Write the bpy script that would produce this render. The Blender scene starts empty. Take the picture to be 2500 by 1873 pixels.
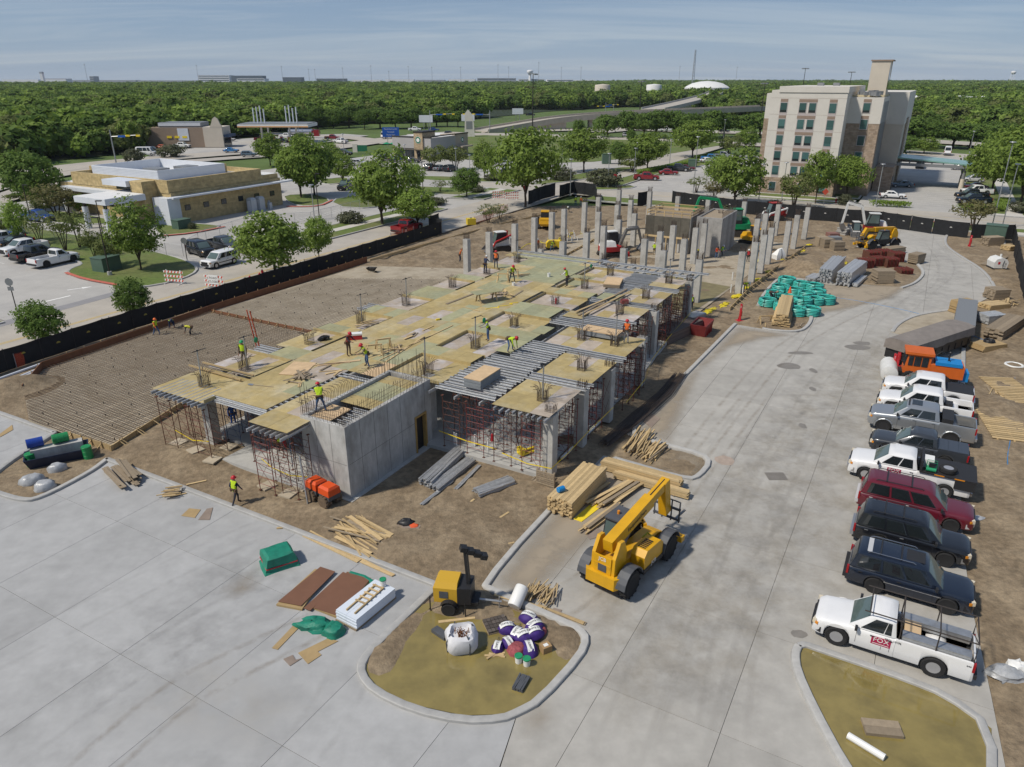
import bpy,bmesh,math,random
import numpy as np
from math import sin,cos,pi,radians,hypot,atan2,sqrt
from mathutils import Vector,Matrix,noise
RN=random.Random(11)
sc=bpy.context.scene
# ---- camera
FPX,HZ,CH=1780.0,192.0,22.0
PIT=math.atan((936.5-HZ)/FPX)
cam_d=bpy.data.cameras.new('camera');cam=bpy.data.objects.new('camera',cam_d)
sc.collection.objects.link(cam);sc.camera=cam
cam.location=(0,0,CH);cam.rotation_euler=(pi/2-PIT,0,0)
cam_d.sensor_width=36;cam_d.sensor_fit='HORIZONTAL';cam_d.lens=36*FPX/2500
cam_d.clip_start=0.5;cam_d.clip_end=60000
# ---- sky and sun
SUN_AZ,SUN_EL=radians(25.0),radians(51.0)
w=bpy.data.worlds.new('World');sc.world=w;w.use_nodes=True
nt=w.node_tree;nd=nt.nodes;lk=nt.links
for n in list(nd):nd.remove(n)
o_=nd.new('ShaderNodeOutputWorld');bg=nd.new('ShaderNodeBackground');bg.inputs[1].default_value=0.12
sky=nd.new('ShaderNodeTexSky');sky.sky_type='NISHITA';sky.sun_disc=False
sky.sun_elevation=SUN_EL;sky.sun_rotation=radians(180+65);sky.air_density=1.0;sky.dust_density=0.3;sky.ozone_density=1.6;sky.altitude=200
tc=nd.new('ShaderNodeTexCoord');sx=nd.new('ShaderNodeSeparateXYZ');lk.new(tc.outputs['Generated'],sx.inputs[0])
mx=nd.new('ShaderNodeMath');mx.operation='MAXIMUM';mx.inputs[1].default_value=0.0;lk.new(sx.outputs[2],mx.inputs[0])
ad=nd.new('ShaderNodeMath');ad.operation='ADD';ad.inputs[1].default_value=0.09;lk.new(mx.outputs[0],ad.inputs[0])
dv=[]
for k in(0,1):
 d_=nd.new('ShaderNodeMath');d_.operation='DIVIDE';lk.new(sx.outputs[k],d_.inputs[0]);lk.new(ad.outputs[0],d_.inputs[1]);dv.append(d_)
cb=nd.new('ShaderNodeCombineXYZ');lk.new(dv[0].outputs[0],cb.inputs[0]);lk.new(dv[1].outputs[0],cb.inputs[1])
mp=nd.new('ShaderNodeMapping');mp.inputs['Scale'].default_value=(0.22,0.75,1);mp.inputs['Rotation'].default_value=(0,0,0.25);lk.new(cb.outputs[0],mp.inputs[0])
nz=nd.new('ShaderNodeTexNoise');nz.inputs['Scale'].default_value=1.15;nz.inputs['Detail'].default_value=8;nz.inputs['Roughness'].default_value=0.62;nz.inputs['Distortion'].default_value=0.7
lk.new(mp.outputs[0],nz.inputs['Vector'])
el=nd.new('ShaderNodeMapRange');el.inputs[1].default_value=0.0;el.inputs[2].default_value=0.22;lk.new(mx.outputs[0],el.inputs[0])
gr=nd.new('ShaderNodeMixRGB');gr.inputs[1].default_value=(1.95,2.8,4.15,1);gr.inputs[2].default_value=(1.15,1.75,2.95,1);lk.new(el.outputs[0],gr.inputs[0])
cr=nd.new('ShaderNodeValToRGB');cr.color_ramp.elements[0].position=0.44;cr.color_ramp.elements[1].position=0.66;lk.new(nz.outputs[0],cr.inputs[0])
cm0=nd.new('ShaderNodeMath');cm0.operation='MULTIPLY';cm0.inputs[1].default_value=0.52;lk.new(cr.outputs[0],cm0.inputs[0])
c2=nd.new('ShaderNodeMixRGB');c2.inputs[2].default_value=(3.9,4.3,4.9,1);lk.new(cm0.outputs[0],c2.inputs[0]);lk.new(gr.outputs[0],c2.inputs[1])
mi=nd.new('ShaderNodeMixRGB');mi.inputs[0].default_value=0.82;lk.new(c2.outputs[0],mi.inputs[2]);lk.new(sky.outputs[0],mi.inputs[1])
lk.new(mi.outputs[0],bg.inputs[0]);lk.new(bg.outputs[0],o_.inputs[0])
sd=bpy.data.lights.new('sun','SUN');so=bpy.data.objects.new('sun',sd);sc.collection.objects.link(so)
sd.energy=3.9;sd.angle=radians(4.0);sd.color=(1.0,0.93,0.82)
so.rotation_euler=Vector((cos(SUN_AZ)*cos(SUN_EL),sin(SUN_AZ)*cos(SUN_EL),-sin(SUN_EL))).to_track_quat('-Z','Y').to_euler()
so.location=(0,0,200)
sc.view_settings.view_transform='Standard';sc.view_settings.look='None';sc.view_settings.exposure=0.0;sc.view_settings.gamma=1
sc.view_settings.use_curve_mapping=False
sc.cycles.max_bounces=5;sc.cycles.transparent_max_bounces=12;sc.cycles.volume_bounces=0
# ---- plan geometry: the ground seen through the lens, and the site's own axes
def G(u,v,z=0.0):
 x=(u-1250)/FPX;y=(v-936.5)/FPX
 dy=cos(PIT)-y*sin(PIT);dz=-sin(PIT)-y*cos(PIT);t=(z-CH)/dz
 return Vector((x*t,dy*t,z))
TH=radians(60.7);AX=Vector((cos(TH),sin(TH),0));BX=Vector((-sin(TH),cos(TH),0));ORG=Vector((-9.08,35.47,0))
def W(s,t,z=0.0):return ORG+AX*s+BX*t+Vector((0,0,z))
def gl(pts,z=0.0):return[G(u,v,z)for u,v in pts]
def wl(pts,z=0.0):return[W(s,t,z)for s,t in pts]
# ---- materials
MATS={}
def mat(name,col,rough=0.7,metal=0.0,ns=0.0,na=0.0,bump=0.0,bs=None,rnd=0.0,spec=0.4,col2=None,n2=0.0,s2=0.05,coat=0.0,trans=0.0,alpha=1.0,emit=0.0,local=False,stretch=None):
 if name in MATS:return MATS[name]
 m=bpy.data.materials.new(name);MATS[name]=m;m.use_nodes=True
 t=m.node_tree;N=t.nodes;L=t.links;b=N['Principled BSDF']
 b.inputs['Roughness'].default_value=rough;b.inputs['Metallic'].default_value=metal;b.inputs['Specular IOR Level'].default_value=spec
 b.inputs['Base Color'].default_value=(*col,1);m.diffuse_color=(*col,1)
 if coat:b.inputs['Coat Weight'].default_value=coat;b.inputs['Coat Roughness'].default_value=0.08
 if trans:b.inputs['Transmission Weight'].default_value=trans
 if alpha<1:b.inputs['Alpha'].default_value=alpha
 if emit:b.inputs['Emission Color'].default_value=(*col,1);b.inputs['Emission Strength'].default_value=emit
 src=None
 if ns or n2 or bump:
  if local:tcn=N.new('ShaderNodeTexCoord');pos=tcn.outputs['Object']
  else:gn=N.new('ShaderNodeNewGeometry');pos=gn.outputs['Position']
  if stretch:
   mpn=N.new('ShaderNodeMapping');mpn.inputs['Scale'].default_value=stretch;L.new(pos,mpn.inputs[0]);pos=mpn.outputs[0]
 cur=None
 def rgb(c):r=N.new('ShaderNodeRGB');r.outputs[0].default_value=(*c,1);return r.outputs[0]
 cur=rgb(col)
 if col2 is not None and n2:
  q=N.new('ShaderNodeTexNoise');q.inputs['Scale'].default_value=s2;q.inputs['Detail'].default_value=6;q.inputs['Roughness'].default_value=0.6;L.new(pos,q.inputs['Vector'])
  r=N.new('ShaderNodeValToRGB');r.color_ramp.elements[0].position=0.5-0.5*(1-n2)*0.5;r.color_ramp.elements[1].position=min(0.95,0.5+0.22)
  L.new(q.outputs[0],r.inputs[0]);x=N.new('ShaderNodeMixRGB');L.new(r.outputs[0],x.inputs[0]);L.new(cur,x.inputs[1]);L.new(rgb(col2),x.inputs[2]);cur=x.outputs[0]
 if ns and na:
  q=N.new('ShaderNodeTexNoise');q.inputs['Scale'].default_value=ns;q.inputs['Detail'].default_value=7;q.inputs['Roughness'].default_value=0.65;L.new(pos,q.inputs['Vector'])
  mr=N.new('ShaderNodeMapRange');mr.inputs[1].default_value=0.25;mr.inputs[2].default_value=0.75;mr.inputs[3].default_value=1-na;mr.inputs[4].default_value=1+na;L.new(q.outputs[0],mr.inputs[0])
  x=N.new('ShaderNodeMixRGB');x.blend_type='MULTIPLY';x.inputs[0].default_value=1;L.new(cur,x.inputs[1]);L.new(mr.outputs[0],x.inputs[2]);cur=x.outputs[0]
 if rnd:
  oi=N.new('ShaderNodeObjectInfo');mr=N.new('ShaderNodeMapRange');mr.inputs[3].default_value=1-rnd;mr.inputs[4].default_value=1+rnd;L.new(oi.outputs['Random'],mr.inputs[0])
  x=N.new('ShaderNodeMixRGB');x.blend_type='MULTIPLY';x.inputs[0].default_value=1;L.new(cur,x.inputs[1]);L.new(mr.outputs[0],x.inputs[2]);cur=x.outputs[0]
 L.new(cur,b.inputs['Base Color'])
 if bump:
  q=N.new('ShaderNodeTexNoise');q.inputs['Scale'].default_value=bs or ns or 5;q.inputs['Detail'].default_value=8;q.inputs['Roughness'].default_value=0.7;L.new(pos,q.inputs['Vector'])
  bn=N.new('ShaderNodeBump');bn.inputs['Strength'].default_value=1;bn.inputs['Distance'].default_value=bump;L.new(q.outputs[0],bn.inputs['Height']);L.new(bn.outputs[0],b.inputs['Normal'])
 return m
 # ---- mesh builder
class MB:
 def __init__(s):s.v=[];s.f=[];s.m=[];s.M=None;s.mi=0
 def add(s,vs,fs):
  n=len(s.v)
  s.v+=[tuple(p)for p in vs]if s.M is None else[tuple(s.M@Vector(p))for p in vs]
  s.f+=[tuple(i+n for i in f)for f in fs];s.m+=[s.mi]*len(fs);return s
 def box(s,x0,x1,y0,y1,z0,z1):
  return s.add([(x0,y0,z0),(x1,y0,z0),(x1,y1,z0),(x0,y1,z0),(x0,y0,z1),(x1,y0,z1),(x1,y1,z1),(x0,y1,z1)],[(0,3,2,1),(4,5,6,7),(0,1,5,4),(1,2,6,5),(2,3,7,6),(3,0,4,7)])
 def bc(s,c,d,rz=0.0,ry=0.0,rx=0.0):
  R_=Matrix.Translation(c)@Matrix.Rotation(rz,4,'Z')@Matrix.Rotation(ry,4,'Y')@Matrix.Rotation(rx,4,'X');x,y,z=d[0]/2,d[1]/2,d[2]/2
  return s.add([R_@Vector(p)for p in((-x,-y,-z),(x,-y,-z),(x,y,-z),(-x,y,-z),(-x,-y,z),(x,-y,z),(x,y,z),(-x,y,z))],[(0,3,2,1),(4,5,6,7),(0,1,5,4),(1,2,6,5),(2,3,7,6),(3,0,4,7)])
 def beam(s,a,b,w,h=None,up=(0,0,1)):
  a=Vector(a);b=Vector(b);d=(b-a).normalized();h=h or w;u=Vector(up)
  if abs(d.dot(u))>0.98:u=Vector((1,0,0))
  x=d.cross(u).normalized();y=x.cross(d).normalized();x*=w/2;y*=h/2
  return s.add([a-x-y,a+x-y,a+x+y,a-x+y,b-x-y,b+x-y,b+x+y,b-x+y],[(0,3,2,1),(4,5,6,7),(0,1,5,4),(1,2,6,5),(2,3,7,6),(3,0,4,7)])
 def cyl(s,a,b,r,r2=None,n=8,caps=True):
  return s.tube([a,b],r,n,caps,r2)
 def tube(s,pts,r,n=5,caps=True,r2=None,closed=False):
  P_=[Vector(p)for p in pts];k=len(P_);vs=[];fs=[]
  for i,p in enumerate(P_):
   if closed:d=P_[(i+1)%k]-P_[i-1]
   else:d=P_[min(i+1,k-1)]-P_[max(i-1,0)]
   d.normalize();u=Vector((0,0,1))if abs(d.z)<0.9 else Vector((1,0,0))
   x=d.cross(u).normalized();y=x.cross(d)
   rr=r if r2 is None else r+(r2-r)*i/(k-1)
   if isinstance(r,(list,tuple)):rr=r[i]
   vs+=[p+(x*cos(2*pi*j/n)+y*sin(2*pi*j/n))*rr for j in range(n)]
  m=k if closed else k-1
  for i in range(m):
   a0=i*n;b0=((i+1)%k)*n
   fs+=[(a0+j,a0+(j+1)%n,b0+(j+1)%n,b0+j)for j in range(n)]
  if caps and not closed:fs+=[tuple(range(n))[::-1],tuple(range((k-1)*n,k*n))]
  return s.add(vs,fs)
 def prism(s,poly,z0,z1):
  n=len(poly);vs=[(p[0],p[1],z0)for p in poly]+[(p[0],p[1],z1)for p in poly]
  return s.add(vs,[tuple(range(n))[::-1],tuple(range(n,2*n))]+[(i,(i+1)%n,n+(i+1)%n,n+i)for i in range(n)])
 def side(s,poly,y0,y1):
  n=len(poly);vs=[(p[0],y0,p[1])for p in poly]+[(p[0],y1,p[1])for p in poly]
  return s.add(vs,[tuple(range(n)),tuple(range(n,2*n))[::-1]]+[(i,n+i,n+(i+1)%n,(i+1)%n)for i in range(n)])
 def loft(s,rings,closed=True,caps=True):
  n=len(rings[0]);vs=[p for r in rings for p in r];fs=[]
  for i in range(len(rings)-1):
   for j in range(n if closed else n-1):
    fs.append((i*n+j,i*n+(j+1)%n,(i+1)*n+(j+1)%n,(i+1)*n+j))
  if caps:fs+=[tuple(range(n))[::-1],tuple(range((len(rings)-1)*n,len(rings)*n))]
  return s.add(vs,fs)
 def lathe(s,prof,n=12,c=(0,0,0),axis='z'):
  rings=[]
  for r,h in prof:
   rg=[]
   for j in range(n):
    a=2*pi*j/n;x,y=r*cos(a),r*sin(a)
    rg.append((c[0]+x,c[1]+y,c[2]+h)if axis=='z' else((c[0]+x,c[1]+h,c[2]+y)if axis=='y' else(c[0]+h,c[1]+x,c[2]+y)))
   rings.append(rg)
  return s.loft(rings)
 def sph(s,c,r,n=10,m=6,sc_=(1,1,1)):
  return s.loft([[(c[0]+r*sc_[0]*cos(2*pi*j/n)*sin(pi*max(i,0.02)/m if i<m else pi*0.995),c[1]+r*sc_[1]*sin(2*pi*j/n)*sin(pi*max(i,0.02)/m if i<m else pi*0.995),c[2]+r*sc_[2]*cos(pi*i/m))for j in range(n)]for i in range(m+1)])
 def quad(s,a,b,c,d):return s.add([a,b,c,d],[(0,1,2,3)])
 def mesh(s,name,mats,smooth=None):
  me=bpy.data.meshes.new(name);me.from_pydata(s.v,[],s.f)
  for m in(mats if isinstance(mats,(list,tuple))else[mats]):me.materials.append(m)
  if any(s.m):me.polygons.foreach_set('material_index',s.m)
  bm=bmesh.new();bm.from_mesh(me);bmesh.ops.recalc_face_normals(bm,faces=bm.faces);bm.to_mesh(me);bm.free()
  if smooth is not None:
   me.polygons.foreach_set('use_smooth',[True]*len(me.polygons));me.set_sharp_from_angle(angle=radians(smooth))
  me.update();return me
 def build(s,name,mats,parent=None,loc=None,rz=0.0,smooth=None):
  return link(name,s.mesh(name,mats,smooth),parent,loc,rz)
def link(name,me,parent=None,loc=None,rz=0.0,rot=None,scale=None):
 o=bpy.data.objects.new(name,me);sc.collection.objects.link(o)
 if parent is not None:o.parent=parent
 if loc is not None:o.location=loc
 if rot is not None:o.rotation_euler=rot
 elif rz:o.rotation_euler=(0,0,rz)
 if scale is not None:o.scale=scale if isinstance(scale,(tuple,list,Vector))else(scale,)*3
 return o
def tag(o,label,cat,group=None):
 o['label']=label;o['category']=cat
 if group:o['group']=group
 return o
def thing(name,label,cat,loc=(0,0,0),rz=0.0,group=None,scale=None):
 return tag(link(name,None,None,loc,rz,scale=scale),label,cat,group)
def struct(o,kind='structure'):o['kind']=kind;return o
def copy_tree(o,loc=None,rz=None,label=None,group=None,parent=None,scale=None,skip=()):
 c=o.copy();sc.collection.objects.link(c);c.parent=parent
 if loc is not None:c.location=loc
 if rz is not None:c.rotation_euler=(0,0,rz)
 if scale is not None:c.scale=scale if isinstance(scale,(tuple,list))else(scale,)*3
 if label:c['label']=label
 if group:c['group']=group
 for ch in o.children:
  if ch.name.split('.')[0]not in skip:copy_tree(ch,parent=c)
 return c
ORD='first second third fourth fifth sixth seventh eighth ninth tenth eleventh twelfth thirteenth fourteenth fifteenth sixteenth seventeenth eighteenth nineteenth twentieth'.split()
ORD+=['twenty-'+x for x in ORD[:9]]+['thirtieth']+['thirty-'+x for x in ORD[:9]]+['fortieth']+['forty-'+x for x in ORD[:9]]
def chaikin(pts,n=2,closed=False):
 for _ in range(n):
  q=[];k=len(pts)
  for i in range(k if closed else k-1):
   a,b=pts[i],pts[(i+1)%k];q+=[a*0.75+b*0.25,a*0.25+b*0.75]
  pts=q if closed else[pts[0]]+q+[pts[-1]]
 return pts
def inside(px,py,poly):
 r=np.zeros(px.shape,bool);n=len(poly)
 for i in range(n):
  x0,y0=poly[i][0],poly[i][1];x1,y1=poly[(i+1)%n][0],poly[(i+1)%n][1]
  if y0==y1:continue
  c=((y0>py)!=(y1>py))&(px<(x1-x0)*(py-y0)/(y1-y0)+x0);r^=c
 return r
def pdist(px,py,poly,closed=True):
 d=np.full(px.shape,1e9);n=len(poly)
 for i in range(n if closed else n-1):
  x0,y0=poly[i][0],poly[i][1];dx=poly[(i+1)%n][0]-x0;dy=poly[(i+1)%n][1]-y0;l2=dx*dx+dy*dy+1e-9
  t=np.clip(((px-x0)*dx+(py-y0)*dy)/l2,0,1);d=np.minimum(d,np.hypot(px-x0-t*dx,py-y0-t*dy))
 return d
def ribbon(mb,pts,prof,closed=False):
 k=len(pts);rings=[]
 for i in range(k):
  a=pts[i-1]if(i or closed)else pts[i];b=pts[(i+1)%k]if(i<k-1 or closed)else pts[i]
  d=(b-a);d.z=0;d.normalize();nrm=Vector((-d.y,d.x,0));rings.append([tuple(pts[i]+nrm*o+Vector((0,0,z)))for o,z in prof])
 if closed:rings.append(rings[0])
 mb.loft(rings,True,not closed);return mb
def sheet(name,poly,z,m,kind='structure',thick=0.0):
 b=MB();P_=[(p[0],p[1])for p in poly]
 if thick:b.prism(P_,z-thick,z)
 else:b.add([(x,y,z)for x,y in P_],[tuple(range(len(P_)))])
 me=b.mesh(name,m)
 bm=bmesh.new();bm.from_mesh(me);bmesh.ops.triangulate(bm,faces=[f for f in bm.faces if len(f.verts)>4]);bm.to_mesh(me);bm.free()
 o=link(name,me)
 if kind:o['kind']=kind
 return o
def clip_cell(poly,cell):
 out=[(p[0],p[1])for p in poly];n=len(cell)
 for i in range(n):
  ax_,ay=cell[i];bx_,by=cell[(i+1)%n];inp=out;out=[]
  if not inp:break
  f=lambda p:(bx_-ax_)*(p[1]-ay)-(by-ay)*(p[0]-ax_)
  for j in range(len(inp)):
   p,q=inp[j-1],inp[j];fp,fq=f(p),f(q)
   if fq>=0:
    if fp<0:t=fp/(fp-fq);out.append((p[0]+(q[0]-p[0])*t,p[1]+(q[1]-p[1])*t))
    out.append(q)
   elif fp>=0:t=fp/(fp-fq);out.append((p[0]+(q[0]-p[0])*t,p[1]+(q[1]-p[1])*t))
 return out
def area(p):return 0.5*sum(p[i-1][0]*p[i][1]-p[i][0]*p[i-1][1]for i in range(len(p)))
# ==== SETTING
M_CONC_NEW=mat('concrete_new',(0.37,0.355,0.325),0.85,ns=0.9,na=0.16,rnd=0.05,bump=0.004,bs=14,col2=(0.335,0.32,0.292),n2=0.9,s2=0.2)
M_CONC_COOL=mat('concrete_cool',(0.365,0.365,0.362),0.8,ns=1.1,na=0.12,rnd=0.05,bump=0.004,bs=14,col2=(0.31,0.31,0.307),n2=0.9,s2=0.3)
M_KERB=mat('kerb_concrete',(0.38,0.375,0.36),0.85,ns=2.5,na=0.16,bump=0.006,bs=9)
M_STREET=mat('street_concrete',(0.40,0.365,0.315),0.9,ns=0.5,na=0.12,bump=0.004,bs=12,col2=(0.33,0.31,0.28),n2=0.8,s2=0.1)
M_LOT=mat('lot_concrete',(0.40,0.385,0.36),0.9,ns=0.4,na=0.12,col2=(0.33,0.32,0.31),n2=0.8,s2=0.07)
M_ROADGREY=mat('grey_band',(0.25,0.245,0.25),0.9,ns=0.8,na=0.1)
M_WALK=mat('sidewalk_concrete',(0.50,0.475,0.43),0.9,ns=1.2,na=0.1)
M_GRASS=mat('lawn_grass',(0.105,0.15,0.032),0.95,ns=1.6,na=0.3,col2=(0.155,0.15,0.06),n2=0.7,s2=0.16,bump=0.03,bs=20)
M_FIELD=mat('field_grass',(0.085,0.13,0.03),0.95,ns=0.05,na=0.3,col2=(0.07,0.10,0.03),n2=0.8,s2=0.004)
M_EARTH=mat('bare_earth',(0.20,0.15,0.095),0.95,ns=2.6,na=0.42,bump=0.09,bs=4.5,col2=(0.30,0.235,0.155),n2=0.75,s2=0.5)
M_EARTHD=mat('dark_earth',(0.145,0.105,0.07),0.95,ns=2.5,na=0.35,bump=0.05,bs=8)
M_SILT=mat('pale_silt',(0.36,0.31,0.235),0.95,ns=1.2,na=0.18,bump=0.02,bs=9,col2=(0.27,0.225,0.16),n2=0.8,s2=0.5)
M_WATER=mat('muddy_water',(0.235,0.185,0.062),0.04,ns=0.8,na=0.2,spec=.5,coat=.25,bump=0.0012,bs=2.5,col2=(0.165,0.13,0.045),n2=0.8,s2=0.7)
M_WPAINT=mat('white_road_paint',(0.72,0.71,0.68),0.8,ns=3,na=0.15)
M_YPAINT=mat('yellow_road_paint',(0.58,0.42,0.13),0.8,ns=3,na=0.2)
M_RPAINT=mat('red_kerb_paint',(0.48,0.13,0.09),0.8,ns=3,na=0.2)
M_GRAVEL=mat('crushed_stone',(0.40,0.39,0.37),0.95,rnd=0.3)
b=MB();NS=40;rr=[0,60,200,500,1500,5000,9000]
vs=[(0,0,-0.6)];fs=[]
for i,r in enumerate(rr[1:]):
 for k in range(NS):vs.append((r*cos(2*pi*k/NS),r*sin(2*pi*k/NS),-0.6))
for k in range(NS):fs.append((0,1+k,1+(k+1)%NS))
for i in range(len(rr)-2):
 for k in range(NS):a=1+i*NS;c=a+NS;fs.append((a+k,c+k,c+(k+1)%NS,a+(k+1)%NS))
b.add(vs,fs);struct(b.build('ground',M_FIELD))
FRONT=gl([(-500,860),(-150,960),(0,1010),(135,1058),(90,1090),(40,1120),(0,1150),(-30,1175),(-28,1195),(0,1207),(50,1222),(92,1222),(220,1155),(264,1122),(590,1245),(1067,1430),(920,1575),(884,1618),(882,1650),(915,1690),(1010,1735),(1130,1762),(1225,1758),(1262,1742),(1180,1990),(1000,2400),(-600,2400)])
DRIVE=gl([(1264,1742),(1315,1715),(1415,1605),(1432,1562),(1415,1540),(1365,1516),(1195,1441),(1181,1430),(1290,1300),(1473,1112),(1600,1150),(1683,1172),(1706,1164),(1733,1132),(1716,1111),(1610,1085),(1530,1060),(1590,1000),(1738,850),(1795,792),(1862,803),(1885,808),(1950,812),(1974,796),(1983,773),(1966,757),(1850,747),(1866,715),(1905,676),(1936,681),(2034,692),(2100,694),(2200,704),(2236,692),(2258,667),(2240,646),(2150,625),(2090,602),(2128,583),(2150,574),(2160,556),(2313,572),(2306,590),(2314,606),(2352,631),(2400,660),(2430,700),(2426,722),(2360,752),(2352,830),(2350,900),(2345,1000),(2345,1200),(2352,1340),(2372,1480),(2420,1700),(2480,2000),(2560,2400),(1020,2400),(1184,1990)])
def panels(name,poly,m,s0,ds,t0,dt,sr,tr,label=None):
 par=struct(link(name,None));P_=[(p.x,p.y)for p in poly]
 if area(P_)<0:P_=P_[::-1]
 n=0
 for i in range(sr[0],sr[1]):
  for j in range(tr[0],tr[1]):
   g=0.009;a,b_,c,d=s0+i*ds+g,s0+(i+1)*ds-g,t0+j*dt+g,t0+(j+1)*dt-g
   cell=[(p.x,p.y)for p in wl([(a,c),(b_,c),(b_,d),(a,d)])]
   q=clip_cell(P_,cell)
   if len(q)<3 or abs(area(q))<0.15:continue
   cx=sum(p[0]for p in q)/len(q);cy=sum(p[1]for p in q)/len(q)
   mb=MB();mb.prism([(p[0]-cx,p[1]-cy)for p in q],-0.16,0.0)
   me=mb.mesh('concrete_panel',m)
   link('concrete_panel',me,par,(cx,cy,RN.uniform(-0.0015,0.0015)));n+=1
 return par
panels('concrete_apron',FRONT,M_CONC_COOL,-20,6.1,0.4,4.6,(-3,9),(-8,14))
panels('concrete_driveway',DRIVE,M_CONC_NEW,-24,6.1,-8.5,4.6,(-1,24),(-9,3))
x0,x1,y0,y1,st=-62.0,82.0,12.0,140.0,0.42
xs=np.arange(x0,x1,st);ys=np.arange(y0,y1,st);XX,YY=np.meshgrid(xs,ys)
pav=[[(p.x,p.y)for p in q]for q in(FRONT,DRIVE)]
STREETP=[(p.x,p.y)for p in wl([(-90,38.7),(108,38.7),(108,160),(-90,160)])];CROSSP=[(p.x,p.y)for p in wl([(107.5,-200),(107.5,60),(140,60),(140,-200)])]
RPAVE=[(p.x,p.y)for p in gl([(2485,560),(2470,590),(2500,680),(2560,800),(2900,800),(2900,540)])]
insd=np.zeros(XX.shape,bool);dd=np.full(XX.shape,1e9)
for q in pav+[STREETP,CROSSP,RPAVE]:insd|=inside(XX,YY,q);dd=np.minimum(dd,pdist(XX,YY,q))
SS=(XX-ORG.x)*AX.x+(YY-ORG.y)*AX.y;TT=(XX-ORG.x)*BX.x+(YY-ORG.y)*BX.y
flat=np.zeros(XX.shape)
for(a,b_,c,d)in((-3,46,16,38),(-2,43,-9,16)):
 ins=(SS>a)&(SS<b_)&(TT>c)&(TT<d);flat[ins]=1
nzf=np.zeros(XX.shape);nzs=np.zeros(XX.shape)
for i in range(XX.shape[0]):
 for j in range(XX.shape[1]):
  if not insd[i,j]:
   p=Vector((XX[i,j]*0.35,YY[i,j]*0.35,3.1));nzf[i,j]=noise.noise(p)+0.5*noise.noise(p*2.7)+0.35*noise.noise(p*6.3)
rut=((SS>45)&(SS<92)&(TT>21)&(TT<37))*(0.10*np.sin(TT*2.6+1.5*nzf)+.06*np.sin(TT*6+SS*.3))*np.clip((SS-45)/4,0,1)+((SS>-4)&(SS<14)&(TT<-1)&(TT>-9.5)&(SS<6))*.05*np.sin(SS*5+TT)
HH=-0.03+np.minimum(1,dd/2.5)*(0.11+0.13*nzf*(1-0.85*flat)+rut)
MOUNDS=[(1990,668,3.0,1.15),(1945,655,2.6,0.9),(2040,660,2.0,0.5),(1500,478,5.0,1.6),(1455,492,4.0,1.1),(1545,492,3.0,.8),(1640,482,5,1.3),(1700,486,5,1.4),(1750,540,3.4,1.5),(1790,548,3,1.0),(1540,618,2.2,.9),(1500,640,2,.5),(1580,640,2,.5),(1840,612,4,.35),(2130,640,2,.4),(1120,590,3,.5),(1060,610,2.5,.5),(1185,560,3,.5),(1240,535,3.5,.6),(1030,640,1.2,.25),(1000,642,1.5,.3),(30,958,2.6,.85),(95,945,1.3,.5),(330,1105,2.2,.25),(430,1120,2.2,.3),(520,1120,2,.3),(450,1050,2,.3),(1420,1230,2,.2),(1150,1330,2.2,.25),(980,1330,2,.2),(2440,860,2.5,.25),(2430,1000,3,.2),(2450,690,2.2,.5),(2400,560,2.5,.3),(1560,905,1.2,.25),(1620,880,1.2,.25),(1400,1085,1.6,.3),(1330,1090,1.5,.2),(965,1530,1.2,.16),(930,1600,1.1,.22),(1390,1560,1.2,.2),(1150,1480,2.0,.16),(1330,1530,1.0,.15)]
for u,v,r,h in MOUNDS:
 c=G(u,v);d2=((XX-c.x)**2+(YY-c.y)**2)/(r*r)
 HH+=np.where(insd,0,h*np.exp(-d2*1.6)*(1+0.3*nzf))
pond=gl([(925,1590),(1040,1480),(1150,1475),(1250,1500),(1330,1540),(1395,1590),(1300,1700),(1200,1740),(1060,1730),(950,1690),(905,1640)])
pp=[(p.x,p.y)for p in pond];ip=inside(XX,YY,pp);dp=pdist(XX,YY,pp)
HH=np.where(ip&~insd,HH-np.clip((dp-.45+.75*nzf)*.25,0,.3),HH)
HH=np.where(insd,np.where(dd<0.5,-0.12,-0.3),HH)
inn=(XX<x0+1)|(XX>x1-1.5)|(YY<y0+1)|(YY>y1-1.5);HH[inn]=-0.7
ny,nx=XX.shape
vs=np.stack([XX,YY,HH],-1).reshape(-1,3)
idx=np.arange(nx*ny).reshape(ny,nx)
keep=~(insd[:-1,:-1]&insd[1:,1:]&insd[1:,:-1]&insd[:-1,1:]&(dd[:-1,:-1]>1.5))
fq=np.stack([idx[:-1,:-1],idx[:-1,1:],idx[1:,1:],idx[1:,:-1]],-1)[keep]
me=bpy.data.meshes.new('bare_earth');me.from_pydata(vs.tolist(),[],fq.tolist());me.materials.append(M_EARTH);me.polygons.foreach_set('use_smooth',[True]*len(me.polygons))
struct(link('bare_earth',me))
def hz(x,y):
 fy=min(max((y-y0)/st,0),ny-1.001);fx=min(max((x-x0)/st,0),nx-1.001);i,j=int(fy),int(fx);fy-=i;fx-=j
 return float((HH[i,j]*(1-fx)+HH[i,j+1]*fx)*(1-fy)+(HH[i+1,j]*(1-fx)+HH[i+1,j+1]*fx)*fy)
def Ge(u,v):p=G(u,v);p.z=max(0.0,hz(p.x,p.y));return p
struct(sheet('pond_water',gl([(880,1640),(930,1570),(1020,1480),(1100,1462),(1250,1490),(1360,1530),(1418,1570),(1404,1600),(1310,1705),(1250,1745),(1130,1748),(1010,1722),(915,1680)]),0.035,M_WATER))
def island(name,pts,m,z=0.03):return struct(sheet(name,gl(pts),z,m,thick=0.2))
PR=[(1948,1580),(1965,1576),(1990,1585),(2100,1622),(2210,1660),(2310,1700),(2420,1780),(2420,2000),(2150,2000),(2060,1870),(1985,1730),(1945,1640),(1940,1600)]
island('pond_water',PR,M_WATER,0.035)
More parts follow.
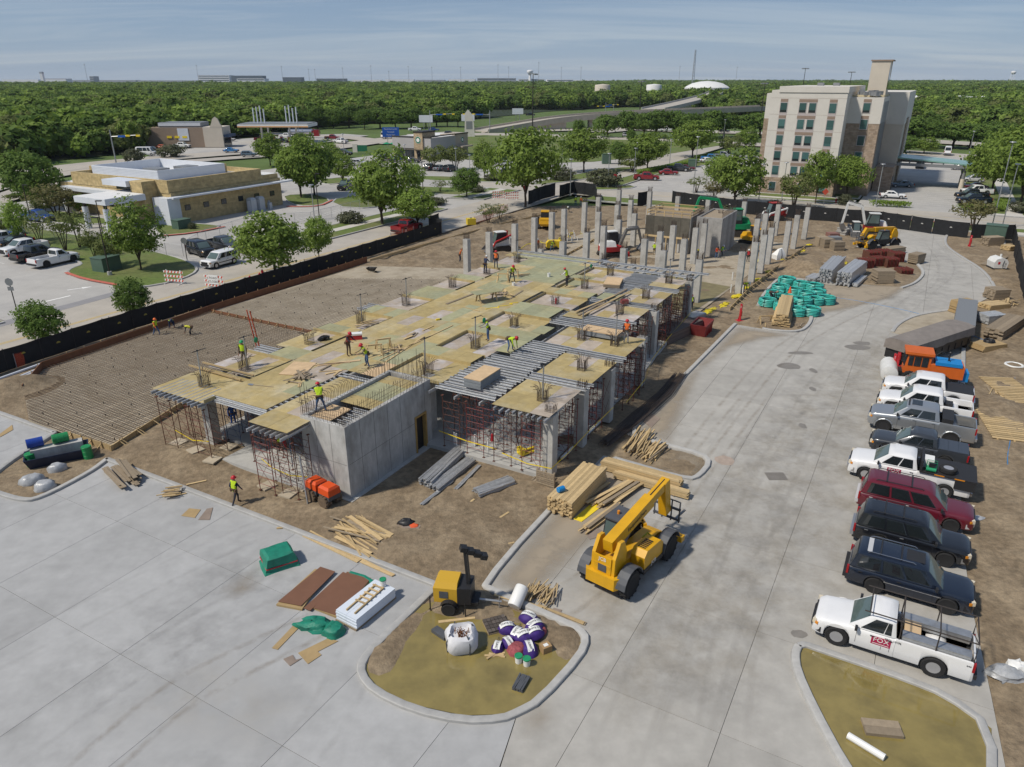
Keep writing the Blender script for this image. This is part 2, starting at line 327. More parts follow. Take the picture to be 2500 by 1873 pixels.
island('verge_earth',[(2178,812),(2190,794),(2222,776),(2262,766),(2330,757),(2372,753),(2358,832),(2250,830)],M_SILT,0.04)
def film(name,col,sc1,lo,hi,rough=0.9,mxa=0.85):
 m=bpy.data.materials.new(name);m.use_nodes=True;t=m.node_tree;N=t.nodes;L=t.links;bb=N['Principled BSDF'];bb.inputs['Base Color'].default_value=(*col,1);bb.inputs['Roughness'].default_value=rough
 g_=N.new('ShaderNodeNewGeometry');q=N.new('ShaderNodeTexNoise');q.inputs['Scale'].default_value=sc1;q.inputs['Detail'].default_value=9;q.inputs['Roughness'].default_value=0.7;L.new(g_.outputs['Position'],q.inputs['Vector'])
 r=N.new('ShaderNodeMapRange');r.inputs[1].default_value=lo;r.inputs[2].default_value=hi;L.new(q.outputs[0],r.inputs[0]);a_=N.new('ShaderNodeAttribute');a_.attribute_name='fade'
 x_=N.new('ShaderNodeMath');x_.operation='MULTIPLY';L.new(r.outputs[0],x_.inputs[0]);L.new(a_.outputs['Fac'],x_.inputs[1]);y_=N.new('ShaderNodeMath');y_.operation='MULTIPLY';y_.inputs[1].default_value=mxa;L.new(x_.outputs[0],y_.inputs[0])
 L.new(y_.outputs[0],bb.inputs['Alpha']);return m
M_DUST=film('dust_film',(0.33,0.275,0.205),0.35,0.2,0.5,mxa=.95);M_DUST2=film('dust_film_thin',(0.34,0.29,0.21),0.55,0.42,0.8,mxa=0.4);M_WET=film('damp_stain',(0.10,0.09,0.075),1.1,0.36,0.5,0.5)
M_TYRE=film('tyre_marks',(0.16,0.155,0.15),0.5,0.45,0.8,mxa=0.3)
FILMS=[([(1190,1425),(1290,1302),(1475,1116),(1690,1172),(1735,1135),(1716,1108),(1540,1058),(1590,1002),(1738,852),(1797,796),(1950,818),(1860,832),(1790,848),(1715,905),(1680,985),(1640,1090),(1560,1230),(1450,1330),(1330,1440),(1300,1475)],M_DUST,0.005),([(1860,745),(1905,680),(2034,694),(2236,694),(2180,730),(2060,760),(1990,770)],M_DUST,0.005),([(2060,690),(2310,575),(2420,700),(2300,760),(2100,800)],M_TYRE,0.004),([(1290,1480),(1560,1250),(2100,800),(2340,760),(2340,1300),(2330,1500),(2000,1560),(1900,1700),(1500,1860)],M_DUST2,0.0035),([(1400,1700),(1560,1290),(1900,900),(2170,840),(2140,1100),(1980,1560),(1900,1850)],M_TYRE,0.0065),([(0,1660),(420,1400),(590,1260),(900,1400),(640,1560),(300,1860)],M_TYRE,0.005),([(150,1780),(560,1560),(800,1700),(700,1870)],M_DUST2,0.0045),([(540,1430),(610,1395),(650,1430),(560,1470)],M_DUST,0.007),([(1255,1760),(1350,1690),(1360,1760),(1300,1810)],M_DUST,0.006)]
for pts,m,z,fw in[(f+((1.2,)if f[1]in(M_DUST,)else(2.5,)))[:4]for f in FILMS]:
 P_=[(p.x,p.y)for p in gl(pts)];xa=np.arange(min(p[0]for p in P_),max(p[0]for p in P_)+.5,.5);ya=np.arange(min(p[1]for p in P_),max(p[1]for p in P_)+.5,.5);XA,YA=np.meshgrid(xa,ya)
 ia=inside(XA,YA,P_);da=np.where(ia,np.clip(pdist(XA,YA,P_)/fw,0,1),0)
 id_=np.arange(XA.size).reshape(XA.shape);kk=ia[:-1,:-1]|ia[1:,1:]|ia[1:,:-1]|ia[:-1,1:]
 me=bpy.data.meshes.new('dust_film');me.from_pydata(np.stack([XA,YA,np.full(XA.shape,z)],-1).reshape(-1,3).tolist(),[],np.stack([id_[:-1,:-1],id_[:-1,1:],id_[1:,1:],id_[1:,:-1]],-1)[kk].tolist())
 at=me.attributes.new('fade','FLOAT','POINT');at.data.foreach_set('value',da.ravel());me.materials.append(m)
 struct(link('dust_film',me))
def blob(u,v,rx,ry,m,z=0.008,n=18,seed=0,rot=0.0,nm='damp_stain'):
 c=G(u,v);r_=random.Random(seed);pts=[]
 for k in range(n):
  a=2*pi*k/n;q=1+0.25*noise.noise(Vector((cos(a)*1.5+seed,sin(a)*1.5,seed)));x,y=rx*cos(a)*q,ry*sin(a)*q
  pts.append((c.x+x*cos(rot)-y*sin(rot),c.y+x*sin(rot)+y*cos(rot)))
 return struct(sheet(nm,pts,z,m))
M_DAMP=mat('damp_concrete',(0.20,0.185,0.165),0.6,ns=2,na=0.2);M_RUSTP=mat('worn_patch',(0.36,0.29,0.24),0.9,ns=3,na=0.2)
for k,(u,v,rx,ry,m)in enumerate([(1928,894,1.0,.7,M_DAMP),(1955,862,1.1,.35,M_DAMP),(2092,848,1.1,.7,M_DAMP),(2105,838,.8,.5,M_DAMP),(1986,905,.3,.5,M_DAMP),(1984,950,.25,.4,M_DAMP),(1960,1040,.25,.4,M_DAMP),(1769,1124,.62,.62,M_RUSTP),(1950,1548,.35,.25,M_DAMP),(1900,560,1.2,.5,M_DAMP)]):blob(u,v,rx,ry,m,seed=k)
def track(pts,m,wd=.32,gap=1.7,z=.0075):
 P_=chaikin(gl(pts),3)
 for off in(-gap/2,gap/2):
  mb=MB();vs_=[];n=len(P_)
  for i in range(n):d=P_[min(i+1,n-1)]-P_[max(i-1,0)];nn=Vector((-d.y,d.x,0)).normalized();vs_+=[P_[i]+nn*(off-wd/2)+Vector((0,0,z)),P_[i]+nn*off+Vector((0,0,z)),P_[i]+nn*(off+wd/2)+Vector((0,0,z))]
  mb.add(vs_,[(3*i+k,3*i+k+1,3*i+k+4,3*i+k+3)for i in range(n-1)for k in(0,1)]);o=struct(mb.build('tyre_track',m));me=o.data
  at=me.attributes.new('fade','FLOAT','POINT');at.data.foreach_set('value',[(1 if(i%3)==1 else .25)*min(1,(i//3)/4,(n-1-i//3)/4)for i in range(3*n)])
M_TRK=film('tyre_track',(.13,.12,.105),.9,.4,.75,mxa=.16);M_TRKM=film('mud_track',(.26,.205,.14),1.2,.38,.65,mxa=.28)
for k,q in enumerate([([(1500,1860),(1640,1500),(1800,1150),(2000,850),(2150,740),(2290,690),(2250,600)],M_TRK),([(1650,1860),(1760,1500),(1900,1150),(2080,880),(2230,730),(2330,660),(2270,590)],M_TRK),([(1540,1300),(1640,1180),(1780,1000),(1900,860),(2020,790),(2160,730)],M_TRKM),([(1300,1520),(1420,1440),(1560,1330),(1720,1120),(1850,960)],M_TRKM),([(1330,1700),(1500,1560),(1640,1350),(1760,1100),(1900,900),(2000,800)],M_TRK),([(2060,1200),(1930,1300),(1800,1500),(1760,1800)],M_TRK),([(2060,1010),(1980,1010),(1880,1130),(1800,1350)],M_TRK),([(-100,1650),(200,1500),(480,1360),(640,1290)],M_TRK),([(0,1850),(300,1640),(560,1480),(700,1420)],M_TRK),([(200,1900),(420,1700),(620,1600),(820,1500)],M_TRKM),([(700,1880),(820,1720),(870,1600),(960,1500)],M_TRK)]):track(*q,z=.0075+.0004*k)
KP=[(-0.17,-0.1),(-0.17,0.12),(-0.14,0.15),(0.1,0.15),(0.15,0.12),(0.19,0.0),(0.19,-0.1)]
def kerb(pts,sm=2,prof=KP,m=M_KERB,nm='kerb',closed=False,raw=False):
 P_=[Vector(p)for p in pts]if raw else gl(pts)
 if sm:P_=chaikin(P_,sm,closed)
 mb=MB();ribbon(mb,P_,prof,closed);return struct(mb.build(nm,m,smooth=40))
kerb([(-500,860),(-150,960),(0,1010),(135,1058)],0)
kerb([(135,1058),(90,1088),(40,1118),(0,1148),(-30,1172),(-30,1195),(0,1207),(50,1222),(92,1222),(220,1155),(262,1123),(264,1122)][:11],2)
kerb([(262,1123),(590,1246),(1060,1428),(1066,1430),(1069,1431),(1067,1433),(1062,1438),(920,1575),(884,1618),(882,1650),(915,1690),(1010,1735),(1130,1762),(1225,1758),(1264,1742),(1315,1715),(1415,1605),(1432,1562),(1415,1540),(1365,1516),(1195,1441),(1181,1430),(1290,1300),(1473,1112),(1600,1150),(1683,1172),(1706,1164),(1733,1132),(1716,1111),(1610,1085),(1530,1060),(1590,1000),(1738,850),(1795,792)],1)
kerb([(1862,803),(1885,808),(1950,812),(1974,796),(1983,773),(1966,757)],2)
kerb([(1850,747),(1866,715),(1905,676),(1936,681),(2034,692)],1)
kerb([(2200,704),(2236,692),(2258,667),(2240,646)],2)
kerb([(2128,583),(2150,574),(2162,560)],2)
kerb([(2313,572),(2306,590),(2314,606),(2352,631),(2400,660),(2430,700),(2426,722)],2)
kerb([(2360,752),(2330,757),(2262,766),(2222,776),(2190,794),(2178,812)],2)
kerb([(2352,835),(2351,900),(2349,940)],0)
kerb(PR+[PR[0]],1)
def wsheet(name,pts,z,m,th=0.15):return struct(sheet(name,wl(pts),z,m,thick=th))
wsheet('street',[(-80,39.6),(114.2,39.6),(114.2,50.8),(-80,50.8)],-0.005,M_STREET)
wsheet('cross_street',[(114.3,-220),(126,-220),(126,70),(114.3,70)],-0.008,M_STREET)
wsheet('parking_lot',[(-60,59),(107,59),(107,128),(-60,128)],-0.02,M_LOT)
wsheet('parking_lot',[(126.1,38),(200,46),(196,128),(107.1,128),(107.1,56),(120,56)],-0.022,M_LOT)
wsheet('driveway',[(9,50.7),(47,50.7),(47,59.1),(9,59.1)],-0.012,M_LOT)
wsheet('driveway',[(86,50.7),(98,50.7),(96,59.1),(88,59.1)],-0.012,M_LOT)
wsheet('hotel_drive',[(125.9,-31),(240,-31),(240,-13.5),(125.9,-13.5)],-0.012,M_LOT)
wsheet('parking_lot',[(126.2,9.5),(215,9.5),(215,34.5),(126.2,34.5)],-0.014,M_LOT)
wsheet('parking_lot',[(125.8,-220),(240,-220),(240,-52),(125.8,-52)],-0.018,M_LOT)
wsheet('street',[(125.5,40.5),(245,40.5),(245,49.5),(125.5,49.5)],-0.003,M_STREET)
def lawn(pts,z=0.09,nm='lawn'):return struct(sheet(nm,wl(pts),z,M_GRASS,thick=0.25))
def kerb_w(pts,sm=0,m=M_KERB,closed=True):return kerb([W(s,t)for s,t in pts],sm,m=m,raw=True,closed=closed)
for q in([(47,51.2),(85.5,51.2),(85.5,58.5),(47,58.5)],[(-70,51.2),(8.5,51.2),(8.5,58.5),(-70,58.5)],[(98.5,51.3),(113,51.3),(113,58.5),(97,58.5)]):lawn(q);kerb_w(q)
for q in([(46.8,54.2),(85.7,54.2),(85.7,56),(46.8,56)],[(-70,54.2),(8.7,54.2),(8.7,56),(-70,56)],[(98.2,54.2),(113.2,54.2),(113.2,56),(98.2,56)]):wsheet('sidewalk',q,0.105,M_WALK)
def lawn_px(pts,red=False,sm=1):
 P_=chaikin(gl(pts),sm,True);struct(sheet('lawn',P_,.085,M_GRASS,thick=.25));kerb(P_,0,raw=True,closed=True,m=M_KERB)
for q in([(162,668),(205,682),(288,697),(345,703),(420,690),(470,672),(484,656),(462,640),(420,626),(340,606),(200,576),(-40,540),(-60,568),(60,600),(150,628),(196,640),(200,648),(175,656)],[(373,553),(426,545),(500,548),(549,554),(470,570),(390,577)],[(60,532),(110,512),(220,526),(280,540),(230,550),(150,547)],[(691,478),(760,474),(812,488),(780,503),(726,504),(700,492)],[(850,512),(990,500),(1010,487),(880,476),(800,490)],[(985,455),(1140,460),(1230,470),(1180,480),(1000,472)],[(1000,430),(1110,432),(1260,440),(1250,447),(1000,440)],[(780,440),(850,432),(850,446),(790,452)],[(1290,455),(1420,440),(1500,425),(1560,408),(1500,410),(1330,440)],[(1540,440),(1640,425),(1760,392),(1720,392),(1560,425)],[(1400,462),(1530,452),(1560,458),(1480,466)]):lawn_px(q)
kerb([(162,668),(205,683),(288,698)],1,m=M_RPAINT,prof=[(-.2,.1),(-.2,.17),(.2,.17),(.2,.02)]);kerb([(390,578),(470,571),(549,555)],1,m=M_RPAINT,prof=[(-.2,.1),(-.2,.17),(.2,.17),(.2,.02)]);kerb([(700,505),(726,506),(780,505),(812,490)],1,m=M_RPAINT,prof=[(-.2,.1),(-.2,.17),(.2,.17),(.2,.02)])
road([(275,701),(345,686),(400,680),(488,652)],1.6,.11,M_WALK,'sidewalk')if False else None
struct(sheet('lawn',gl([(1022,336),(1150,352),(1260,352),(1420,352),(1640,372),(1760,345),(1640,352),(1300,330),(1120,333)]),0.02,M_GRASS));
struct(sheet('lawn',gl([(1022,340),(1022,382),(1290,400),(1450,395),(1640,375),(1790,350),(1400,338),(1180,330)]),0.03,M_GRASS))
for q in([(126.3,-12.8),(132.2,-12.8),(134.3,-8),(134.3,8.6),(127,8.6)],[(126.4,-13),(126.4,8.9),(127.5,8.9),(127.5,-13)][:0]or[(128,35),(215,35),(215,39.9),(128,39.9)],[(126.3,-31.6),(126.3,-51),(240,-51),(240,-31.6)],[(135.8,8.9),(215,8.9),(215,4.5),(176,4.5),(176,-13),(135.8,-13)],[(107.7,-200),(113.8,-200),(113.8,-38),(107.7,-38)],[(107.7,-37),(113.8,-37),(113.8,34),(107.7,34)]):lawn(q,0.08);kerb_w(q)
wsheet('sidewalk',[(128.4,-12.9),(130.2,-12.9),(130.2,8.7),(128.4,8.7)],0.1,M_WALK)
wsheet('sidewalk',[(126.6,-40),(240,-40),(240,-37.5),(126.6,-37.5)],0.1,M_WALK)
wsheet('sidewalk',[(126.8,-51),(128.5,-51),(128.5,-31.5),(126.8,-31.5)],0.105,M_WALK)
wsheet('sidewalk',[(107.9,-70),(110.3,-70),(110.3,-38),(107.9,-38)],0.1,M_WALK)
struct(sheet('red_fire_lane',wl([(113.3,-37),(114.1,-37),(114.1,15),(113.3,15)]),0.16,M_RPAINT))
def line(a,c,wd,m,z=0.006,nm='road_marking',raw=False):
 p=Vector(a)if raw else G(*a);q=Vector(c)if raw else G(*c);d=(q-p);d.z=0;d.normalize();n_=Vector((-d.y,d.x,0))*wd/2
 return struct(sheet(nm,[p+n_,q+n_,q-n_,p-n_],z,m))
line(W(-70,44.9),W(96,44.9),0.12,M_YPAINT,raw=True);line(W(-70,45.2),W(96,45.2),0.12,M_YPAINT,raw=True)
line(W(117,-200),W(117,30),0.12,M_WPAINT,raw=True);line(W(120.2,-200),W(120.2,30),0.12,M_YPAINT,raw=True)
wsheet('street_band',[(-75,47.2),(26,50.9),(26,52.5),(-75,49)],0.004,M_ROADGREY,0.02);line((62,748),(172,722),.35,M_WPAINT,0.004)
line((0,776),(500,690),.02,M_ROADGREY,0.003)
mb=MB();c=G(196,704);ra=TH+pi/2
for q in[[(-1.3,-.12),(.2,-.12),(.2,-.4),(1.3,0),(.2,.4),(.2,.12),(-1.3,.12)]]:
 mb.prism([(c.x+x*cos(-2.5+pi)-y*sin(-2.5+pi),c.y+x*sin(-2.5+pi)+y*cos(-2.5+pi))for x,y in q],-0.01,0.006)
struct(mb.build('road_marking',M_WPAINT))
for k in range(9):line(W(52+k*2.6,72.0),W(52+k*2.6,77.5),.1,M_WPAINT,0.003,raw=True)
for k in range(26):line(W(62+k*0.95,66.0),W(62.7+k*0.95,68),.1,M_WPAINT,0.004,raw=True)
line(W(62,66),W(88,66),.1,M_WPAINT,0.004,raw=True);line(W(62,68),W(88,68),.1,M_WPAINT,0.004,raw=True)
for k in range(16):line(W(134+k*2.75,-24.5),W(134+k*2.75,-30),.1,M_WPAINT,0.003,raw=True)
for k in range(26):line(W(130+k*2.75,28.5),W(130+k*2.75,34),.1,M_WPAINT,0.003,raw=True)
for k in range(22):line(W(-30+k*2.75,77),W(-30+k*2.75,83),.1,M_WPAINT,0.003,raw=True)
line((1380,462),(1440,458),.4,M_WPAINT,0.004);line((1145,470),(1200,460),.4,M_WPAINT,0.004)
def road(pts,wd,z,m,nm='road',raw=False):
 P_=chaikin([Vector(p)for p in pts]if raw else gl(pts),2);mb=MB();ribbon(mb,P_,[(-wd/2,z-.1),(-wd/2,z),(wd/2,z),(wd/2,z-.1)]);return struct(mb.build(nm,m))
road([(-300,480),(0,428),(250,397),(480,378),(640,367),(760,366),(965,336),(1120,322)],14,-0.1,M_STREET)
road([(-300,540),(-50,462),(100,430),(240,408),(420,395),(620,380),(780,372)],8,-0.14,M_STREET)
road([(-300,600),(-100,520),(60,462),(130,442)],7,-0.12,M_STREET)
road([(1000,330),(1184,326),(1400,332),(1700,346),(2100,362),(2600,398)],14,-0.08,M_STREET)
road([(1300,318),(1500,312),(1700,320),(2000,328),(2300,345),(2700,372)],16,-0.09,M_STREET)
road([(960,349),(860,334),(760,330),(600,322)],9,-0.13,M_STREET)
road([(1455,322),(1700,300),(1760,270),(1800,262)],12,-0.05,M_STREET)
struct(sheet('parking_lot',gl([(380,372),(480,358),(560,340),(700,330),(840,326),(900,330),(760,352),(600,366),(450,385),(330,392)]),-0.16,M_LOT))
for u,v,sx_,sy_ in((1895,1163,.55,.4),(1340,466,.6,.6)):
 mb=MB();c=G(u,v)
 for k in range(6):mb.bc((c.x,c.y-sy_+k*sy_*.4,.01),(sx_*2,sy_*.16,.02),TH*0)
 mb.bc((c.x,c.y,.003),(sx_*2.1,sy_*2.3,.006));struct(mb.build('drain_grate',M_DAMP))
 # ==== THE BUILDING UNDER CONSTRUCTION
def ST(u,v,z=0.0):p=G(u,v,z)-ORG;return p.dot(AX),p.dot(BX)
M_COL=mat('column_concrete',(0.44,0.43,0.405),0.85,ns=3,na=0.14,bump=0.004,bs=12,col2=(0.31,0.30,0.275),n2=0.8,s2=0.9)
M_WALLC=mat('wall_concrete',(0.43,0.425,0.41),0.85,ns=2.6,na=0.22,bump=0.006,bs=9,col2=(0.27,0.26,0.24),n2=0.8,s2=0.8,stretch=(1,1,0.45))
M_SLAB=mat('slab_concrete',(0.40,0.395,0.375),0.9,ns=1.5,na=0.15)
M_REBAR=mat('rebar_steel',(0.10,0.075,0.06),0.75,0.4,ns=4,na=0.3)
M_RMAT=mat('rebar_mat_steel',(0.15,0.105,0.07),0.9,0.1,ns=1.5,na=0.3)
M_ALU=mat('aluminium_joist',(0.50,0.51,0.52),0.42,0.55,ns=5,na=0.2,rnd=0.12)
M_PLYY=mat('plywood_yellow',(0.385,0.30,0.135),0.85,ns=2.2,na=0.2,rnd=0.12,col2=(0.42,0.365,0.235),n2=0.8,s2=0.5)
M_PLYG=mat('plywood_green',(0.30,0.305,0.19),0.85,ns=2.2,na=0.18,rnd=0.1,col2=(0.33,0.30,0.16),n2=0.7,s2=0.4)
M_PLYP=mat('plywood_stained',(0.38,0.32,0.26),0.85,ns=1.2,na=0.25,rnd=0.1,col2=(0.47,0.45,0.46),n2=0.9,s2=0.8)
M_PLYR=mat('plywood_raw',(0.56,0.40,0.235),0.8,ns=2.0,na=0.16,rnd=0.06)
M_LUM=mat('lumber',(0.47,0.345,0.18),0.8,ns=6,na=0.16,rnd=0.2,stretch=(1,1,3))
M_LUMO=mat('weathered_lumber',(0.27,0.215,0.15),0.85,ns=6,na=0.2,rnd=0.2)
M_LUMD=mat('brown_form_board',(0.20,0.085,0.04),0.8,ns=2,na=0.2)
M_FRED=mat('frame_red',(0.17,0.035,0.03),0.6,0.1,ns=5,na=0.3);M_FRUST=mat('frame_rust',(0.115,0.045,0.03),0.75,0.1,ns=5,na=0.3);M_FBLUE=mat('frame_blue',(0.045,0.075,0.14),0.6,0.1,ns=5,na=0.3)
M_TAPE=mat('caution_tape',(0.80,0.60,0.03),0.5)
DZ=4.4
t_=MB();t_.prism([(p.x,p.y)for p in wl([(7.3,-8.1),(24,-8.1),(42,-6.6),(43,13.5),(1.5,13.5),(1.5,9.8),(-0.6,9.8),(-0.6,3.0),(7.3,3.0)])],-0.15,0.32)
struct(t_.build('ground_floor_slab',M_SLAB))
struct(sheet('ground_floor_slab',wl([(43,-7),(84,-9),(84,20),(43,20)]),0.16,M_SILT))
struct(sheet('earth_patch',wl([(44,-6.5),(56,-7.5),(58,3),(52,9),(45,8)]),0.185,mat('green_silt',(0.19,0.165,0.085),0.9,ns=1.2,na=0.25,col2=(0.15,0.125,0.07),n2=0.8,s2=0.4)))
def bars_mesh(n,hgt,hook,seed,wid=0.5):
 r_=random.Random(seed);mb=MB();k=0
 per=[]
 m=n//4
 for i in range(m):
  f=-0.5+i/(m);per+=[(f*wid,-wid/2),(wid/2,f*wid),(-f*wid,wid/2),(-wid/2,-f*wid)]
 for x,y in per:
  dx,dy=x*0.08,y*0.08;h=hgt*r_.uniform(.92,1.06);pts=[(x,y,-0.05),(x+r_.uniform(-.02,.02),y+r_.uniform(-.02,.02),h*0.7)]
  if hook:
   a=atan2(y,x)+r_.uniform(-.4,.4);q=hook*r_.uniform(.7,1.15)
   pts+=[(x+cos(a)*q*.3,y+sin(a)*q*.3,h*.95),(x+cos(a)*q,y+sin(a)*q,h*r_.uniform(.97,1.05))]
  else:pts+=[(x+r_.uniform(-.03,.03),y+r_.uniform(-.03,.03),h)]
  mb.tube(pts,0.016,4)
 for z in(0.12,0.3):mb.tube([(wid/2,wid/2,z),(-wid/2,wid/2,z),(-wid/2,-wid/2,z),(wid/2,-wid/2,z)],0.01,4,closed=True)
 return mb.mesh('starter_bars',M_REBAR)
BM=[bars_mesh(20,1.0,0.38,1),bars_mesh(20,0.95,0.45,2),bars_mesh(20,1.05,0.30,3),bars_mesh(16,0.6,0.0,4),bars_mesh(16,0.75,0.15,5)]
def column_mesh(h,w=0.68,topband=True):
 mb=MB();e=0.03;p=[(-w/2+e,-w/2),(w/2-e,-w/2),(w/2,-w/2+e),(w/2,w/2-e),(w/2-e,w/2),(-w/2+e,w/2),(-w/2,w/2-e),(-w/2,-w/2+e)]
 if topband:mb.prism(p,0,h-0.62);q=[(x*.985,y*.985)for x,y in p];mb.prism(q,h-0.618,h)
 else:mb.prism(p,0,h)
 return mb.mesh('shaft',M_COL)
CM={4.6:column_mesh(4.6),3.9:column_mesh(3.9,topband=False),1.0:column_mesh(1.2,topband=False),5.2:column_mesh(5.2)}
def column(pos,h,bar,label,group,rz=TH):
 c=thing('concrete_column',label,'column',pos,rz,group)
 link('shaft',CM[h],c);hh={1.0:1.2}.get(h,h)
 link('starter_bars',BM[bar],c,(0,0,hh),RN.uniform(0,6)if False else 0)
 return c
under=[('along the rebar mat edge',[(0.8,12.1),(3.9,12.0),(9.9,12.0),(15.5,11.9),(21.2,11.8),(28,11.6),(33.8,11.4),(39.6,11.2)],[0,0,1,2,2,2,3,2]),('down the middle of the deck',[(9.2,1.0),(15,1.0),(20.6,.95),(27.8,.95),(33.6,.8),(39.3,.6)],[2,0,0,4,2,2]),('along the driveway edge of the deck',[(9.1,-7.4),(14.8,-7.4),(20.3,-7.5),(20.3,-4.9),(27.6,-5.0),(33,-5.3),(39,-5.4)],[0,0,1,0,2,2,2])]
for rowname,pts,bars in under:
 for i,((s,t),bk)in enumerate(zip(pts,bars)):
  column(W(s,t,0.3),3.9,bk,f'{ORD[i]} column from the near end {rowname}, hooked rebar above the plywood','columns carrying the plywood deck')
for i,(s,t)in enumerate([(8.0,-8.5),(12.2,-8.6),(16.4,-8.7),(23.6,-8.4),(30.4,-7.0),(41.4,-6.7)]):
 column(W(s,t,0.2),3.9,3,f'{ORD[i]} outer column from the near corner under the deck edge facing the driveway','outer columns below the deck edge')
tops={'the row beside the churned earth nearest the street':[(1139,583),(1194,566),(1257,546),(1305,531),(1348,518),(1378,510),(1428,494),(1462,481)],'the inner row behind the yellow hoses':[(1375,589),(1433,568),(1475,551),(1512,536),(1550,521)],'the rear row near the cross street':[(1462,517),(1508,500),(1541,488),(1656,479)],'the row in front of the boarded stair core':[(1524,606),(1575,583),(1613,565),(1645,550)],'the row right of the boarded stair core':[(1621,611),(1672,583),(1700,556),(1722,545),(1759,526),(1784,512)],'the row by the green excavator':[(1730,486),(1819,492),(1851,534),(1871,521),(1902,499)],'the row beside the driveway kerb':[(1709,633),(1814,614),(1846,591),(1868,573),(1885,556),(1927,540),(1948,525),(1974,506)]}
for rowname,pts in tops.items():
 for i,(u,v)in enumerate(pts):
  p=G(u,v,4.75);p.z=0.12
  column(p,4.6,3 if i%2 else 4,f'{ORD[i]} free-standing bare concrete column from the near end of {rowname}','free-standing concrete columns')
for i,(u,v,h)in enumerate([(1546,645,1.0),(1679,668,1.0),(1614,512,1.0),(1320,608,1.0),(1475,633,1.0)]):
 p=G(u,v,1.2);p.z=0;column(p,h,4,['short concrete column stub left of the tall columns by the deck end','short concrete column stub at the far right deck corner','short concrete stub behind the boarded stair core','short stub with tall bars by the far left deck corner','short stub behind the aluminium joists at the far deck edge'][i],'short column stubs')
for i,(u,v)in enumerate([(1512,467),(1587,471)]):
 p=G(u,v,5.0);p.z=0;column(p,5.2,4,['ribbed tall column left of the rear black screen scrap','ribbed tall column with rebar right of the rear black screen scrap'][i],'tall rear columns')
deck=thing('formwork_deck','large plywood formwork deck with open aluminium joists in the centre of the site','formwork deck',W(0,0,0),TH)
PCACHE={}
def dpan(ls,lt,m):
 k=(round(ls,2),round(lt,2),m.name)
 if k not in PCACHE:
  mb=MB();mb.box(-ls/2,ls/2,-lt/2,lt/2,-0.019,0);PCACHE[k]=mb.mesh('deck_panel',m)
 return PCACHE[k]
def area_p(s0,s1,t0,t1,z,mix,ls=2.44,lt=1.22,nm='deck_panel'):
 ns_=max(1,round((s1-s0)/ls));nt_=max(1,round((t1-t0)/lt));a=(s1-s0)/ns_;c=(t1-t0)/nt_
 for i in range(ns_):
  for j in range(nt_):
   m=RN.choices([M_PLYY,M_PLYG,M_PLYP,M_PLYR],mix)[0]
   link(nm,dpan(a-0.006,c-0.006,m),deck,(s0+(i+.5)*a,t0+(j+.5)*c,z+RN.uniform(-.004,.004)))
YEL,GRN,STN=(7,1.2,1.0,0),(1,8,.4,0),(2,.5,6,0)
for a in[(-0.1,6.9,5.8,10.2,YEL),(6.9,33,3.5,10.3,(8,1.6,.9,.15)),(33,43.4,3.6,10.5,(1,9,.2,0)),(41.2,43.3,10.5,13.6,(5,3,0,0)),(6.6,8.5,10.3,12.6,GRN),(12.5,13.9,10.4,13.7,GRN),(17.6,19.6,10.3,13.7,(3,5,1,0)),(23.4,26.8,10.3,13.5,GRN),(30.4,32,10.5,13.4,GRN),(36,37.5,10.5,13.2,(3,3,3,0)),(12.05,13.65,-.5,3.5,(3,5,2,0)),(17.75,19.65,-1.9,3.5,GRN),(14.9,17.7,-1.9,-.65,GRN),(19.7,21.5,-2.1,-.95,GRN),(23.35,26.4,-.6,3.5,GRN),(30.25,31.95,-1.1,3.5,(3,5,1,0)),(36.05,37.2,-1.1,3.5,GRN),(24.5,26.2,-3.0,-1.3,GRN),(30.6,32.6,-3.6,-1.6,GRN),(-1.75,0.1,2.5,5.45,YEL),(0.1,5.8,3.35,5.45,YEL)]:area_p(*a[:4],DZ,a[4])
for a in[(-1,2.6,10.0,14.8,(6,0,2,0)),(3.3,6.5,10.4,14.8,(4,0,4,0)),(8.6,12.4,10.6,14.0,(4,0,4,0)),(14,17.5,10.4,13.8,STN),(19.7,23.3,10.4,13.8,STN),(26.9,30.3,10.6,13.5,STN),(32.1,35.9,10.6,13.4,STN),(37.6,41.1,10.6,13.2,STN),(8.25,12,-.5,3.5,(6,0,2,0)),(13.7,17.7,-.6,3.4,(4,0,4,0)),(19.7,23.3,-.9,3.4,(5,0,3,0)),(26.5,30.2,-1,3.1,STN),(32,36,-1.2,3,STN),(37.3,41,-1.2,3.1,STN)]:area_p(*a[:4],DZ-0.2,a[4])
for a in[(7.2,11.6,-8.8,-5,(7,0,1.5,0)),(12.9,17.2,-8.9,-5,(4,0,4,0)),(18.4,22.7,-9.0,-2.8,(5,0,3,0)),(26,30,-6.7,-2.4,(3,0,5,0)),(31.5,35.8,-6.8,-3.3,(3,0,5,0)),(37,40.8,-6.7,-4,(3,1,4,0))]:area_p(*a[:4],DZ-0.14,a[4])
def board(a,c,z0,z1,th=0.03,m=M_PLYY,nm='edge_board'):
 mb=MB();mb.beam((a[0],a[1],(z0+z1)/2),(c[0],c[1],(z0+z1)/2),th,z1-z0);mb.build(nm,m,deck)
for(s0,s1,t0,t1)in[(8.25,12,-.5,3.5),(13.7,17.7,-.6,3.4),(19.7,23.3,-.9,3.4),(26.5,30.2,-1,3.1),(32,36,-1.2,3),(37.3,41,-1.2,3.1)]:
 board((s0,t1),(s1,t1),DZ-.2,DZ+.02);board((s1,t1),(s1,t0),DZ-.2,DZ+.02);board((s0,t0),(s0,t1-.04),DZ-.2,DZ-.01)
